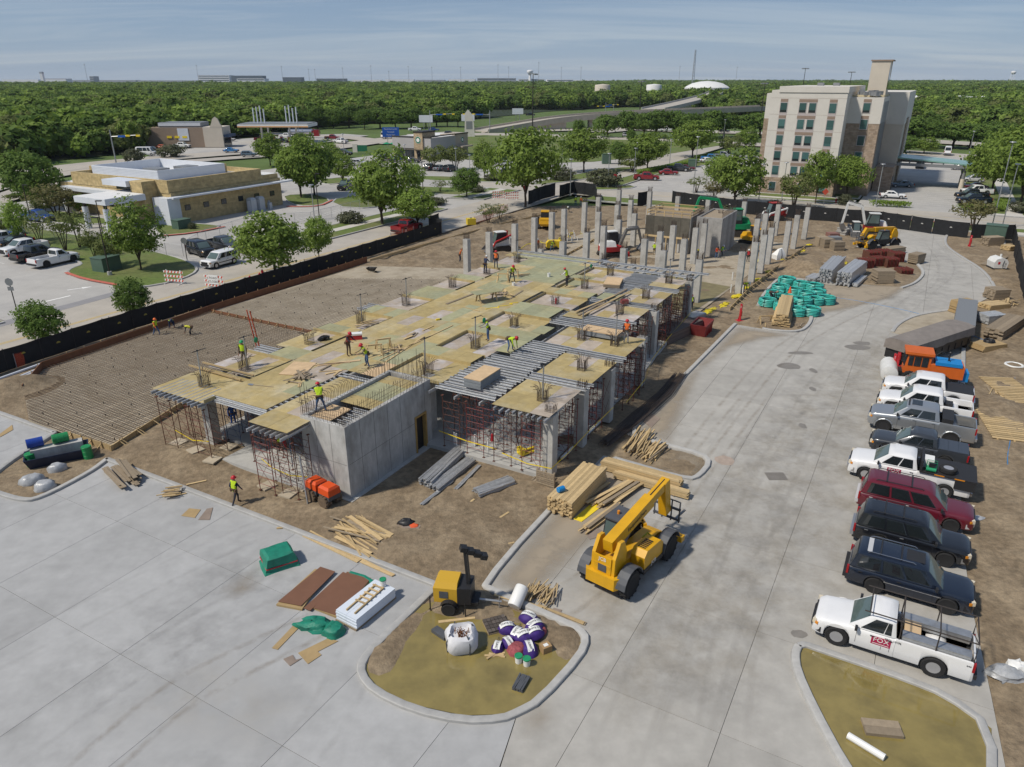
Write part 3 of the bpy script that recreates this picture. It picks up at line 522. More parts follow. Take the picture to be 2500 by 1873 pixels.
for(s0,s1,t0,t1)in[(-1,2.6,10.0,14.8),(3.3,6.5,10.4,14.8),(8.6,12.4,10.6,14),(14,17.5,10.4,13.8),(19.7,23.3,10.4,13.8),(26.9,30.3,10.6,13.5),(32.1,35.9,10.6,13.4)]:
 board((s1,t0),(s1,t1),DZ-.2,DZ+.03);board((s0,t0),(s1,t0),DZ-.2,DZ-.005)
JC={}
def joist_mesh(L):
 k=round(L,1)
 if k not in JC:
  w,h,t=0.05,0.165,0.012;p=[(-w,0),(w,0),(w,t*1.5),(t,t*1.5),(t,h-t*2),(w,h-t*2),(w,h),(.014,h),(.014,h-.012),(-.014,h-.012),(-.014,h),(-w,h),(-w,h-t*2),(-t,h-t*2),(-t,t*1.5),(-w,t*1.5)]
  n=len(p);mb=MB();mb.add([(-k/2,y,z)for y,z in p]+[(k/2,y,z)for y,z in p],[(i,(i+1)%n,n+(i+1)%n,n+i)for i in range(n)]+[(0,1,2,15),(3,4,13,14),(5,6,11,12)]+[(n+a,n+b_,n+c,n+d)for a,b_,c,d in((0,1,2,15),(3,4,13,14),(5,6,11,12))])
  JC[k]=mb.mesh('joist',M_ALU)
 return JC[k]
def joist(s,t,z,L,rz,nm='joist',par=None):link(nm,joist_mesh(L),par or deck,(s,t,z),rz)
def joist_zone(s0,s1,t0,t1,z,along='t',sp=0.41,jit=0.15,ends=0.25):
 if along=='t':
  n=int((s1-s0)/sp)
  for i in range(n+1):L=t1-t0+RN.uniform(0,ends);joist(s0+i*sp+RN.uniform(-.05,.05),(t0+t1)/2+RN.uniform(-jit,jit),z,L,pi/2+RN.gauss(0,.008))
 else:
  n=int((t1-t0)/sp)
  for i in range(n+1):L=s1-s0+RN.uniform(0,ends);joist((s0+s1)/2+RN.uniform(-jit,jit),t0+i*sp+RN.uniform(-.05,.05),z,L,RN.gauss(0,.008))
for a in[(7.7,12.0,-4.8,-.7),(12.2,14.6,-4.7,-.9),(14.8,18.1,-4.9,-2.0),(11.75,12.75,-9.0,-4.8),(17.3,18.2,-9.1,-5.0),(22.9,25.8,-6.9,-1.1),(30.1,31.3,-7,-1.2),(32.8,36.6,-3.2,-1.3),(36,36.9,-7,-1.3),(37.4,40.8,-3.9,-1.3)]:joist_zone(*a,DZ-.18)
joist_zone(0.1,6.4,5.45,5.85,DZ-.2,'t',.42,.02,.5);joist_zone(6.0,6.8,3.3,6.0,DZ-.19,'t',.4);joist_zone(2.7,3.2,10.0,14.5,DZ-.38,'t',.3);joist_zone(6.65,8.0,12.8,14.6,DZ-.19,'t',.36)
joist_zone(18.3,20,12.6,14.6,DZ-.22,'t',.38)
joist_zone(41.3,43.6,-7.0,12.6,DZ-.17,'s',.82,.03,.3)
for t0_,t1_,s_ in((-8.0,3,43.2),(2.5,13.2,43.5),(-7.2,3.3,41.3),(3,12.5,41.9)):
 joist(s_,(t0_+t1_)/2,DZ-.02,t1_-t0_,pi/2);joist(s_+.14,(t0_+t1_)/2,DZ-.02,t1_-t0_,pi/2)
for(s0,t0,t1)in((7.0,-8.7,-5),(-1.2,10.1,14.7),(-1.9,2.6,5.4)):
 for k in range(int((t1-t0)/.42)+1):joist(s0+1.0,t0+k*.42,DZ-.36,2.4+RN.uniform(-.2,.3),RN.gauss(0,.02))
joist(-0.15,8.0,DZ-.2,4.6,pi/2);joist(-0.3,7.9,DZ-.36,4.2,pi/2)
for k,t in enumerate((-8.4,-7,-5.6,-4.0,-2.2,-.3,2.0,4.2,6.3,8.4,10.6,12.2,13.6)):
 s0=7.4 if t<2.5 else(-1.0 if t>9.8 else .2)
 s1=42 if t>-7 else 23
 mb=MB();mb.box(s0,s1,t-.05,t+.05,DZ-.56,DZ-.38);mb.build('stringer',M_ALU,deck)
def sheet_stack(s,t,ls,lt,h,rz,label,top=M_PLYR,side=M_ALU,z=DZ):
 o=thing('plywood_stack',label,'plywood',W(s,t,z),TH+rz);n=max(2,int(h/0.06));e=h/n
 for i in range(n):
  mb=MB();mb.box(-ls/2,ls/2,-lt/2,lt/2,i*e,(i+1)*e-.004);mb.build('sheet',top if i==n-1 else side,o,(RN.uniform(-.015,.015),RN.uniform(-.015,.015),0))
 return o
M_GREYEDGE=mat('grey_sealed_edge',(0.22,0.235,0.25),0.7,ns=3,na=0.15)
sheet_stack(9.6,-2.9,2.44,1.22,.6,0.0,'tall grey-edged plywood stack lying on open joists near the stair core',side=M_GREYEDGE)
sheet_stack(21.7,-5.9,1.3,2.9,.4,0.0,'grey-edged plywood stack between hooked bars near the driveway side',side=M_GREYEDGE)
sheet_stack(35.6,-1.2,2.6,1.5,.35,.25,'raw orange plywood stack on the far part of the deck',side=M_LUMO)
sheet_stack(5.5,8.8,2.3,1.6,.05,.35,'single raw plywood sheet beside the worker holding a board',side=M_PLYR)
def plank(a,c,label,wd=.14,th=.04,z=DZ,m=M_LUM,par=None,z2=None,nm='plank',group=None):
 a=Vector(a);c=Vector(c);mb=MB();L=(c-a).length;mb.box(-L/2,L/2,-wd/2,wd/2,0,th);md=(a+c)/2
 o=mb.build(nm,m,par);d=c-a;o.location=md;o.rotation_euler=(0,-math.asin(max(-1,min(1,d.z/max(L,.01)))),atan2(d.y,d.x))
 if label:tag(o,label,'plank',group)
 return o
def pl(u0,v0,u1,v1,label,z=DZ,**k):return plank(G(u0,v0,z+.01),G(u1,v1,z+.01),label,**k)
pl(926,880,1105,795,'longest pale plank lying diagonally across the deck middle',wd=.09)
pl(942,884,1035,822,'plank lying beside the longest pale plank on the deck',wd=.12)
pl(925,870,980,845,'short plank at the foot of the sawhorse pair',wd=.12)
pl(1032,808,1058,796,'short stick lying alone on the open yellow deck',wd=.1)
pl(1090,743,1168,713,'dark plank running up to the green sheet table',wd=.22,m=M_LUMO)
pl(1130,750,1170,760,'thin pale strip below the green sheet table',wd=.06)
pl(1245,730,1276,710,'brown board lying in front of the white bucket',wd=.16,m=M_LUMO)
pl(775,893,880,880,'long raw board beside the single plywood sheet',wd=.25,m=M_PLYR);pl(757,893,855,885,'lower raw board next to the single plywood sheet',wd=.12,m=M_PLYR)
pl(360+450/4.424,760+590/4.424,360+1010/4.424,760+750/4.424,'long pale timber edging the nearest sunken square',wd=.09,th=.1,z=DZ-.1)
pl(360+600/4.424,760+560/4.424,360+1150/4.424,760+700/4.424,'long pale timber edging the second sunken square',wd=.09,th=.1,z=DZ-.1)
for k,(u0,v0,u1,v1)in enumerate([(1412,770,1530,706),(1420,772,1538,712),(1405,762,1500,722)]):pl(u0,v0,u1,v1,['left','middle','right'][k]+' of three long planks leaning across the open joists',wd=.2,m=M_LUM if k else M_LUMO,z=DZ+.04+.04*k)
def scrap(u,v,n,sp,lab,z=DZ,L=(.5,1.3),m=M_LUMO,ang=None,zstep=.02):
 c=G(u,v,z);o=thing('scrap_pile',lab,'scrap wood',c,0)
 for k in range(n):
  a=RN.uniform(0,pi)if ang is None else ang+RN.gauss(0,.25);l=RN.uniform(*L)/2;x,y=RN.gauss(0,sp),RN.gauss(0,sp)
  plank((x-cos(a)*l,y-sin(a)*l,.01+k*zstep*RN.uniform(.3,1)),(x+cos(a)*l,y+sin(a)*l,.01+k*zstep*RN.uniform(.3,1)),None,RN.uniform(.07,.2),.03,m=m if RN.random()<.6 else M_LUM,par=o,nm='board')
 return o
scrap(730,925,14,.45,'scattered offcuts of plywood near the end of the deck',L=(.5,1.6));scrap(1005,820,6,.3,'small bundle of sticks right of the sawhorse pair',ang=1.0);scrap(895,790,9,.35,'dark strips of wood beside the fourth rebar cluster',ang=.7,L=(.8,1.6))
scrap(1225,722,18,.45,'grey pile of broken boards behind the green sheet table',m=M_LUMO);scrap(965,855,9,.35,'offcuts lying under the sawhorse pair');scrap(1268,672,5,.3,'sticks beside the far sawhorse',ang=.6);scrap(805,908,4,.4,'dark narrow strips in front of the worker with a board',L=(1,1.8))
def sawhorse(u,v,rz,lab,L=1.1,z=DZ):
 o=thing('sawhorse',lab,'sawhorse',G(u,v,z),rz);mb=MB();mb.box(-L/2,L/2,-.05,.05,.72,.82);mb.build('top_beam',M_LUM,o)
 for sx_ in(-1,1):
  for sy in(-1,1):mb=MB();mb.beam((sx_*(L/2-.1),sy*.04,.8),(sx_*(L/2-.02),sy*.33,0),.09,.04);mb.build('leg',M_LUM,o)
  mb=MB();mb.bc((sx_*(L/2-.06),0,.55),(.03,.32,.2));mb.build('gusset',M_LUM,o)
 return o
sawhorse(915,868,.3,'near left sawhorse of the pair by the red cooler');sawhorse(937,853,.4,'rear right sawhorse of the pair by the red cooler');sawhorse(1228,688,-.15,'front sawhorse of the two where a worker leans');sawhorse(1252,677,-.1,'rear sawhorse under the leaning worker at the far deck');
o=thing('trestle_table','green plywood sheet laid on two sawhorses as a table','table',G(1188,735,DZ),.55)
mb=MB();mb.box(-1.3,1.3,-.62,.62,.83,.86);mb.build('top',M_PLYG,o)
for x in(-.8,.8):
 for y in(-.3,.3):mb=MB();mb.beam((x,y*.3,.82),(x,y*1.5,0),.12,.05);mb.build('leg',M_LUM,o)
 mb=MB();mb.bc((x,0,.78),(.1,.9,.09));mb.build('cross_beam',M_LUM,o)
M_GAL=mat('galvanised_steel',(0.42,0.43,0.44),0.45,0.7,ns=4,na=0.2);M_GREENP=mat('green_plastic',(0.02,0.25,0.11),0.4);M_BLACKP=mat('black_plastic',(0.02,0.02,0.022),0.45,ns=6,na=.3)
M_WHITEP=mat('white_plastic',(0.72,0.72,0.70),0.4);M_REDP=mat('red_plastic',(0.42,0.02,0.03),0.4)
for i,(s,t,reel,lab)in enumerate([(0.8,12.35,0,'steel lanyard post in the nearest rebar cluster, no reel'),(4.05,11.9,1,'steel lanyard post with green reel at the second rebar cluster'),(15.6,11.9,0,'steel lanyard post at the fourth rebar cluster by the rebar mat'),(21.3,11.8,0,'lanyard post with black bar at the fifth rebar cluster'),(15.0,1.0,1,'lanyard post with green reel beside the white-helmet worker'),(9.6,1.5,0,'leaning lanyard post behind the stair core dowels'),(9.2,-7.35,0,'lanyard post in the rebar cluster at the driveway corner'),(20.35,-4.9,0,'lanyard post behind the grey-edged plywood stack'),(20.4,-7.5,0,'lanyard post beside the worker at the driveway edge'),(33.7,.9,1,'lanyard post with green reel in the far middle of the deck'),(39.0,-5.4,0,'lanyard post at the far right deck corner'),(39.7,11.2,0,'lanyard post at the far left rebar cluster')]):
 o=thing('lanyard_post',lab,'post',W(s,t,DZ-.2),TH,'steel lanyard posts')
 mb=MB();mb.cyl((0,0,0),(.06,0,2.3),.045,n=7);mb.build('pole',M_GAL,o);mb=MB();mb.beam((-.25,.1,2.28),(.55,-.2,2.36),.05,.03);mb.sph((.06,0,2.32),.07,6,4);mb.build('swivel_head',M_BLACKP,o)
 if reel:mb=MB();mb.sph((.75,-.3,1.95),.17,8,6,(1,.6,1.2));mb.build('reel',M_GREENP,o);mb=MB();mb.tube([(.55,-.2,2.36),(.7,-.28,2.2)],.012,4);mb.build('cable',M_BLACKP,o)
def bucket(pos,lab,lid=None,r=.16,h=.37,m=M_WHITEP,group=None):
 o=thing('bucket',lab,'bucket',pos,RN.uniform(0,6),group);mb=MB();mb.lathe([(r*.85,0),(r*.92,h*.5),(r,h),(r*1.06,h),(r*1.06,h-.03),(r,h-.05)][:3]+([(r*.9,h),(r*.8,.03)]if not lid else[]),14);mb.build('pail',m,o,smooth=40)
 if lid:mb=MB();mb.lathe([(r*1.07,h-.03),(r*1.08,h+.02),(r*.9,h+.03),(r*.85,h+.015)],14);mb.build('lid',lid,o,smooth=40)
 mb=MB();mb.tube([(r*cos(a),-.02-r*.6*sin(a),h*.75-.05*sin(a))for a in[k*pi/6 for k in range(7)]],.006,4);mb.build('handle',M_GAL,o);return o
bucket(G(1340,676,DZ),'open white bucket standing alone on the green far deck');bucket(G(1254,697,DZ),'white bucket in front of the far sawhorses',h=.28)
def fire_ext(pos,lab):
 o=thing('fire_extinguisher',lab,'extinguisher',pos,0);mb=MB();mb.lathe([(.085,0),(.085,.42),(.05,.5),(.03,.52)],10);mb.build('cylinder',M_REDP,o,smooth=40);mb=MB();mb.bc((0,.03,.56),(.03,.16,.05));mb.tube([(.03,0,.52),(.11,0,.45),(.1,0,.2)],.012,4);mb.build('valve',M_BLACKP,o);return o
fire_ext(G(1357,742,DZ-.2),'red fire extinguisher in the third sunken square, middle row')
o=thing('cooler','red and white cooler standing on the yellow plywood deck','cooler',G(869,828,DZ),.25);mb=MB();mb.box(-.45,.45,-.22,.22,0,.34);mb.build('body',M_REDP,o);mb=MB();mb.box(-.47,.47,-.24,.24,.342,.47);mb.build('lid',M_WHITEP,o)
o=tag(MB().sph((0,0,.12),.45,10,5,(1,.55,.4)).build('tarp_heap',M_BLACKP,None,G(790,830,DZ-.18),.6),'crumpled black plastic bag in the third sunken square','plastic bag')
for v_ in o.data.vertices:v_.co+=Vector((RN.uniform(-.08,.08),RN.uniform(-.08,.08),RN.uniform(-.05,.08)))
o=thing('shovel','long-handled shovel lying on the plywood near the deck end','shovel',G(632,942,DZ),-.25);mb=MB();mb.cyl((-.4,0,.03),(1.0,0,.03),.018,n=5);mb.build('handle',M_LUMO,o);mb=MB();mb.add([(-.4,-.05,.02),(-.45,-.13,.03),(-.72,-.11,.05),(-.76,0,.04),(-.72,.11,.05),(-.45,.13,.03),(-.4,.05,.02)],[tuple(range(7))]);mb.build('blade',M_GAL,o)
o=thing('grinder','small yellow power tool lying on the open plywood','power tool',G(1069,782,DZ),.5);mb=MB();mb.bc((0,0,.07),(.3,.12,.12));mb.build('motor',M_TAPE,o);mb=MB();mb.cyl((.15,0,.07),(.32,.05,.05),.04,n=6);mb.build('head',M_BLACKP,o)
o=thing('extension_ladder','orange ladder top rising above the left deck edge','ladder',G(617,803,DZ),TH-.2)
for y in(-.22,.22):mb=MB();mb.beam((.55,y,-4.2),(-.15,y,1.5),.04,.08);mb.build('rail',mat('orange_fibreglass',(.60,.085,.03),.5),o)
for k in range(18):mb=MB();mb.cyl((.55-.7*k/18*.98,-.22,-4.1+k*.31),(.55-.7*k/18*.98,.22,-4.1+k*.31),.018,n=5);mb.build('rung',M_GAL,o)
o=thing('generator','red framed generator on the right side of the far deck','generator',G(1524,745,DZ-.1),.3);mb=MB();mb.box(-.3,.3,-.22,.22,.15,.5);mb.build('engine',mat('dusty_red',(.27,.06,.06),.6),o);mb=MB();
for x in(-.38,.38):mb.tube([(x,-.28,0),(x,-.28,.62),(x,.28,.62),(x,.28,0)],.02,5)
for y in(-.28,.28):mb.cyl((-.38,y,.62),(.38,y,.62),.02,n=5);mb.cyl((-.38,y,.05),(.38,y,.05),.02,n=5)
mb.build('frame',M_BLACKP,o)
mb=MB();q=[G(u,v,DZ+.02)for u,v in[(1185,755),(1200,751),(1222,752),(1212,748),(1238,746),(1255,742),(1240,741),(1265,738)]];mb.tube(chaikin(q,2),.03,5);tag(mb.build('air_hose',M_TAPE),'yellow hose loosely coiled behind the green sheet table','hose')
core=thing('stair_core','grey cast concrete stair core with rebar dowels at the near deck corner','concrete wall',W(0,0,0),TH)
M_DOWEL=M_REBAR
mb=MB();CW,CT,CHh=8.0,3.25,4.55;wt=.28
mb.box(0,wt,0,CT,-.1,CHh);mb.build('wall',M_WALLC,core)
mb=MB();mb.box(wt+.001,6.25,0,wt,-.1,CHh);mb.build('wall',M_WALLC,core);mb=MB();mb.box(6.251,7.35,0,wt,2.55,CHh);mb.box(7.351,CW,0,wt,-.1,CHh);mb.build('wall',M_WALLC,core)
mb=MB();mb.box(CW-wt,CW,wt+.001,CT,-.1,CHh);mb.build('wall',M_WALLC,core);mb=MB();mb.box(wt+.001,CW-wt-.001,CT-wt,CT,-.1,CHh);mb.build('wall',M_WALLC,core)
mb=MB()
for k in range(1,7):
 if k!=5:mb.box(k*1.22-.012,k*1.22+.012,-.006,0.002,-.1,CHh-.01)
for k in range(1,3):mb.box(-.006,.002,k*1.08-.012,k*1.08+.012,-.1,CHh-.01)
mb.box(.1,6.2,-.005,.002,2.2,2.225);mb.box(-.005,.002,.05,3.2,2.2,2.225);mb.build('form_joint',mat('joint_concrete',(0.19,0.185,0.175),.9),core)
mb=MB();mb.box(-.25,8.2,-.3,CT+.1,-.2,.12);mb.build('footing',M_SLAB,core)
mb=MB();mb.box(6.2,6.32,-.06,.34,0,2.6);mb.box(7.28,7.4,-.06,.34,0,2.6);mb.box(6.321,7.279,-.06,.34,2.48,2.6);mb.build('door_frame',mat('door_buck_wood',(.38,.24,.08),.8,ns=4,na=.2),core)
struct(None)if False else None
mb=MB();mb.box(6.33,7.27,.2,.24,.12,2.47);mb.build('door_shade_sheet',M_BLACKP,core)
for i in range(4):mb=MB();mb.box(2.95+i*1.15,2.95+(i+1)*1.15-.006,.3,CT-.3,CHh-.2,CHh-.18);mb.build('roof_sheet',M_PLYG if i%3 else M_PLYY,core)
mb=MB();mb.box(.35,2.3,1.5,CT-.3,CHh-.15,CHh-.13);mb.build('roof_sheet',M_PLYR,core)
for i in range(6):joist(.6+i*.42,1.0,CHh-.4,1.4,pi/2,par=core)
mb=MB();r_=random.Random(5)
def dowels(p,q,n,h,hook=None,lean=.03):
 for k in range(n):
  f=k/(n-1);x=p[0]+(q[0]-p[0])*f;y=p[1]+(q[1]-p[1])*f;hh=h*r_.uniform(.9,1.08);pts=[(x,y,CHh-.1),(x+r_.uniform(-lean,lean),y+r_.uniform(-lean,lean),CHh+hh*.8)]
  if hook:pts+=[(x+hook[0]*.3,y+hook[1]*.3,CHh+hh),(x+hook[0],y+hook[1],CHh+hh+r_.uniform(-.03,.03))]
  else:pts+=[(x+r_.uniform(-lean,lean)*2,y+r_.uniform(-lean,lean)*2,CHh+hh)]
  mb.tube(pts,.014,4)
for off in(.06,.22):
 dowels((.1,off),(7.8,off),26,1.15 if off<.1 else .95);dowels((off,.1),(off,3.2),12,1.1);dowels((.2,CT-off),(7.6,CT-off),26,.75,(-.1,.35));dowels((CW-off,.1),(CW-off,3.1),9,1.1)
for off in(.3,.5,.8):mb.tube([(.1,.14,CHh+off),(7.9,.14,CHh+off)],.01,4);mb.tube([(.14,.1,CHh+off),(.14,3.2,CHh+off)],.01,4)
for(x,y)in((7.4,.3),(7.9,.3),(7.9,.9),(7.9,2.6),(7.4,3.1),(7.9,3.1),(.1,3.1),(.1,2.6),(.4,3.1)):mb.tube([(x,y,CHh),(x+.02,y,CHh+1.9)],.016,4)
struct(mb.build('rebar_dowels',M_DOWEL,core),'stuff')
def tower(m,h=3.42):
 o=thing('shoring_tower','','scaffold',(0,0,0));a,c=.61,.92
 for x in(-a,a):
  mb=MB()
  for y in(-c*.66,c*.66):mb.cyl((x,y,.18),(x,y,h),.025,n=6)
  for z in(.45,.9,1.35,1.8,2.25,2.7,3.15):mb.cyl((x,-c*.66,z),(x,c*.66,z),.017,n=4)
  mb.tube([(x,-c*.5,.5),(x,c*.5,1.7)],.013,4);mb.tube([(x,-c*.5,2.0),(x,c*.5,3.2)],.013,4)
  mb.build('frame',m,o)
  for y in(-c*.66,c*.66):mb=MB();mb.bc((x,y,.01),(.15,.15,.02));mb.cyl((x,y,.02),(x,y,.3),.02,n=5);mb.build('base_jack',M_FRUST,o)
  for y in(-c*.66,c*.66):mb=MB();mb.cyl((x,y,h),(x,y,h+.12),.02,n=5);mb.bc((x,y,h+.13),(.2,.14,.02));mb.build('head_jack',M_FRUST,o)
 mb=MB()
 for y in(-c*.66,c*.66):
  for z in(.5,1.9):mb.tube([(-a,y,z),(a,y,z+1.3)],.012,4);mb.tube([(a,y,z),(-a,y,z+1.3)],.012,4)
 mb.build('cross_brace',M_FRUST,o);return o
TW=[tower(M_FRED),tower(M_FRUST),tower(M_FBLUE)]
TS=[(-.4,13.9,1),(1.4,13.9,0),(-.3,10.9,1),(2,10.9,2),(4.6,13.8,1),(4.8,11.2,1),(.8,7.2,1),(2.8,8.8,1),(3.2,6.4,0),(-1.2,4.6,0),(-.9,3.1,1),(1.2,4.4,2),(5,7.4,1),(8.0,13.4,1),(6.2,9.2,1),(8.2,-1.8,1),(8.1,-3.6,0),(8.0,-5.6,1),(7.9,-7.6,0),(10.2,-2.0,1),(10.3,-4.0,2),(10.2,-6.0,1),(10.5,-8.2,0),(13.6,-8.2,0),(13.2,-5.4,1),(15.6,-8.3,0),(15.6,-5.6,1),(13,-2.6,1),(18.9,-8.5,1),(20.8,-8.6,0),(22.3,-8.4,1),(19.2,-5.6,1),(24.5,-7.6,0),(26.8,-6.6,0),(28.8,-6.6,1),(30,-5.8,1),(31.6,-6.7,1),(33.6,-6.7,0),(35.4,-6.6,1),(37.4,-6.6,1),(39.4,-6.5,1),(40.9,-6.3,0),(26.6,-4.4,1),(32.2,-4.6,1)]
cnt=[0]*3
for i,(s,t,k)in enumerate(TS):
 side='under the near left end of the deck' if t>2.4 else('under the near right corner of the deck' if s<13 else('along the middle of the driveway side of the deck' if s<26 else 'along the far driveway side of the deck'))
 colr=['red','rust-brown','blue'][k];n_=sum(1 for(a,c,q)in TS[:i]if q==k and(('near left' in side and c>2.4)or(c<=2.4 and(('near right' in side and a<13)or('middle' in side and 13<=a<26)or('far' in side and a>=26)))))
 lab=f'{ORD[n_]} {colr} shoring tower {side}';z=0.32 if not(t>9.9 and s<1.5)and not(s<-.6)else .12
 if cnt[k]==0:o=TW[k];o.location=W(s,t,z);o.rotation_euler=(0,0,TH);o['label']=lab;o['group']='shoring towers under the deck'
 else:copy_tree(TW[k],W(s,t,z),TH+RN.choice((0,pi/2))*0,lab,'shoring towers under the deck')
 cnt[k]+=1
M_MUDPLY=mat('pale_mud_sill',(0.42,0.36,0.27),.85,ns=3,na=.15,rnd=.1)
for i,(u,v)in enumerate([(438,1090),(480,1114),(521,1135),(560,1103),(510,1085),(653,1190),(705,1210),(740,1192),(700,1170)]):
 o=tag(MB().box(-.42,.42,-.42,.42,0,.09).build('sill_pad',M_MUDPLY,None,Ge(u,v),TH+RN.uniform(-.2,.2)),f'{ORD[i]} plywood sill pad from the left below the shoring legs of the near deck end','sill pad','plywood sill pads')
def tape(pts,lab,w_=.07,m=M_TAPE,nm='caution_tape'):
 mb=MB();P_=[Vector(p)for p in pts];rings=[]
 for p in P_:rings.append([p+Vector((0,0,w_/2)),p-Vector((0,0,w_/2))])
 mb.loft(rings,False,False);return tag(mb.build(nm,m),lab,'tape')
tape([G(427,1050,1.1),G(470,1075,1.0),G(511,1078,1.2)],'yellow caution tape strung between the leftmost shoring legs');tape([W(-.6,6.2,1.3),W(-.9,5,1.15),W(-1.1,3.4,1.2),W(-.6,2.6,1.1)],'yellow caution tape left of the stair core')
tape([W(7.6,-.8,1.3),W(7.5,-3,1.15),W(7.4,-5.2,1.2)],'yellow caution tape right of the stair core door');tape([W(7.3,-5.6,1.1),W(7.2,-7.4,.9),W(7.2,-9,1.0),W(9,-9.2,1.2),W(12,-9.2,1.35),W(16,-9.3,1.5)],'yellow caution tape wrapped round the near driveway corner');tape([W(18.2,-9.4,1.0),W(22,-9.4,1.4),W(27,-8.2,1.1),W(33,-7.6,1.0),W(41,-7.2,1.1)],'yellow caution tape along the far driveway side')
c0=Vector((*ST(1572,612),0));fc=thing('boarded_stair_core','half-finished stair core clad in form panels behind the columns','formwork',W(c0.x,c0.y,0),TH)
M_FORM=mat('form_panel_face',(0.105,0.095,0.075),.6,ns=2,na=.3,rnd=.25);M_FORMG=mat('form_panel_grey',(0.30,0.29,0.275),.7,ns=2,na=.25,rnd=.2)
for k in range(5):mb=MB();mb.box(-.08,0,-k*1.22-1.2,-k*1.22,2.3,4.9);mb.build('form_panel',M_FORM,fc)
for k in range(7):mb=MB();mb.box(k*.9,k*.9+.88,-6.2,-6.1,0,5.0);mb.build('form_panel',M_FORMG,fc)
for z in(2.2,):mb=MB();mb.box(-.2,-.08,-6.2,0,z-.1,z+.12);mb.build('waler',M_LUM,fc)
for k in range(5):mb=MB();mb.box(-.18,-.09,-k*1.5-.12,-k*1.5,0,2.1);mb.build('post',M_LUM,fc)
mb=MB();mb.box(.3,6,-6,-.1,0,2.0);mb.build('inner_wall',M_WALLC,fc)
mb=MB();mb.box(0.0,6.3,-6.0,-.0,4.7,4.78);mb.build('platform',M_LUMO,fc)
for y in(-.1,-6.1):
 for z in(5.2,5.6):mb=MB();mb.box(0,6.3,y-.04,y+.04,z,z+.1);mb.build('guard_rail',M_LUM,fc)
for x in(.02,3,6.2):
 for z in(5.2,5.6):mb=MB();mb.box(x,x+.05,-6.1,-.1,z,z+.1);mb.build('guard_rail',M_LUM,fc)
for k in range(6):mb=MB();mb.box(-.02,.06,-k*1.2-.15,-k*1.2-.05,4.7,5.7);mb.build('guard_post',M_LUM,fc)
mb=MB()
for k in range(26):mb.cyl((.6+5.4*RN.random(),-6.0*RN.random(),4.7),(.6+5.4*RN.random()*0+2*RN.random(),-6.0*RN.random()*0-3,5.0),.012,n=4)if False else mb.cyl((k*.24,-6.4,4.9),(k*.24+RN.uniform(-.05,.05),-6.4,5.9),.014,n=4)
struct(mb.build('rebar_dowels',M_REBAR,fc),'stuff')
fc2=thing('stair_core','pale concrete stair core right of the boarded one, rebar on top','concrete wall',W(c0.x+.5,c0.y-6.9,0),TH)
for k in range(6):mb=MB();mb.box(k*1.25,k*1.25+1.24,-3.4,-3.1,0,5.2);mb.build('wall',M_FORMG,fc2)
for k in range(3):mb=MB();mb.box(-.3,-.0,-k*1.13-1.12,-k*1.13,0,5.2);mb.build('wall',M_FORMG,fc2)
mb=MB();mb.box(7.3,7.6,-3.1,0,0,5.2);mb.build('wall',M_FORMG,fc2);mb=MB();mb.box(.01,7.29,-3.09,-.31,4.95,5.05);mb.build('platform',M_LUMO,fc2);mb=MB();mb.box(.01,7.29,-.3,0,0,5.2);mb.build('wall',M_FORMG,fc2)
mb=MB()
for k in range(34):mb.cyl((-.1+k*.22,-3.25,5.1),(-.1+k*.22+RN.uniform(-.04,.04),-3.25,6.0),.014,n=4);mb.cyl((-.1+k*.22,-.15,5.1),(-.1+k*.22+RN.uniform(-.04,.04),-.15,6.0),.014,n=4)
struct(mb.build('rebar_dowels',M_REBAR,fc2),'stuff')
def rebar_mat(poly,sp_s,sp_t,lab,z=.3):
 P_=[(p.x,p.y)for p in wl(poly)];o=MB();ss=[p[0]for p in poly];tt=[p[1]for p in poly]
 def seg(axis,v,lo,hi):
  q=[];n=len(poly)
  for i in range(n):
   a,c=poly[i],poly[(i+1)%n];k=0 if axis=='s' else 1
   if(a[k]>v)!=(c[k]>v):f=(v-a[k])/(c[k]-a[k]);q.append(a[1-k]+(c[1-k]-a[1-k])*f)
  q.sort();return[(q[i],q[i+1])for i in range(0,len(q)-1,2)]
 v=min(tt)+.1
 while v<max(tt):
  for a,c in seg('t',v,0,0):o.beam(W(a,v+RN.uniform(-.04,.04),z),W(c,v+RN.uniform(-.04,.04),z),.026,.022)
  v+=sp_t
 if sp_s:
  v=min(ss)+.1
  while v<max(ss):
   for a,c in seg('s',v,0,0):o.beam(W(v+RN.uniform(-.04,.04),a,z+.03),W(v+RN.uniform(-.04,.04),c,z+.03),.026,.022)
   v+=sp_s
 t=thing('rebar_mat',lab,'rebar',(0,0,0));struct(o.build('bars',M_RMAT,t),'stuff')
 c=MB()
 for i in range(int(min(ss)),int(max(ss)),2):
  for j in range(int(min(tt)),int(max(tt)),2):
   p=W(i+(j%4)*.4,j)
   if bool(inside(np.array([p.x]),np.array([p.y]),P_)[0]):c.bc((p.x,p.y,z+.08),(.05,.05,.13),RN.uniform(0,1))
 struct(c.build('bar_chairs',M_BLACKP,t),'stuff');return t
RP1=[(-3.0,17.2),(3.2,19.0),(20.4,16.0),(20.4,36.2),(3,35.0),(-.5,31.5),(-3.2,26)];RP2=[(20.8,15.2),(44,14.4),(50,20),(43.5,35.6),(20.8,36.3)]
struct(sheet('slab_bed',wl(RP1),.17,M_SILT));struct(sheet('slab_bed',wl(RP2),.165,M_SILT));
rebar_mat(RP1,.30,.28,'rusty crossed rebar mat over the slab bed nearest the camera');rebar_mat([(20.8,15.2),(42,14.4),(43,22),(36,35.2),(20.8,36.0)],0,.3,'rebar bars in one direction over the slab bed beyond the divider')
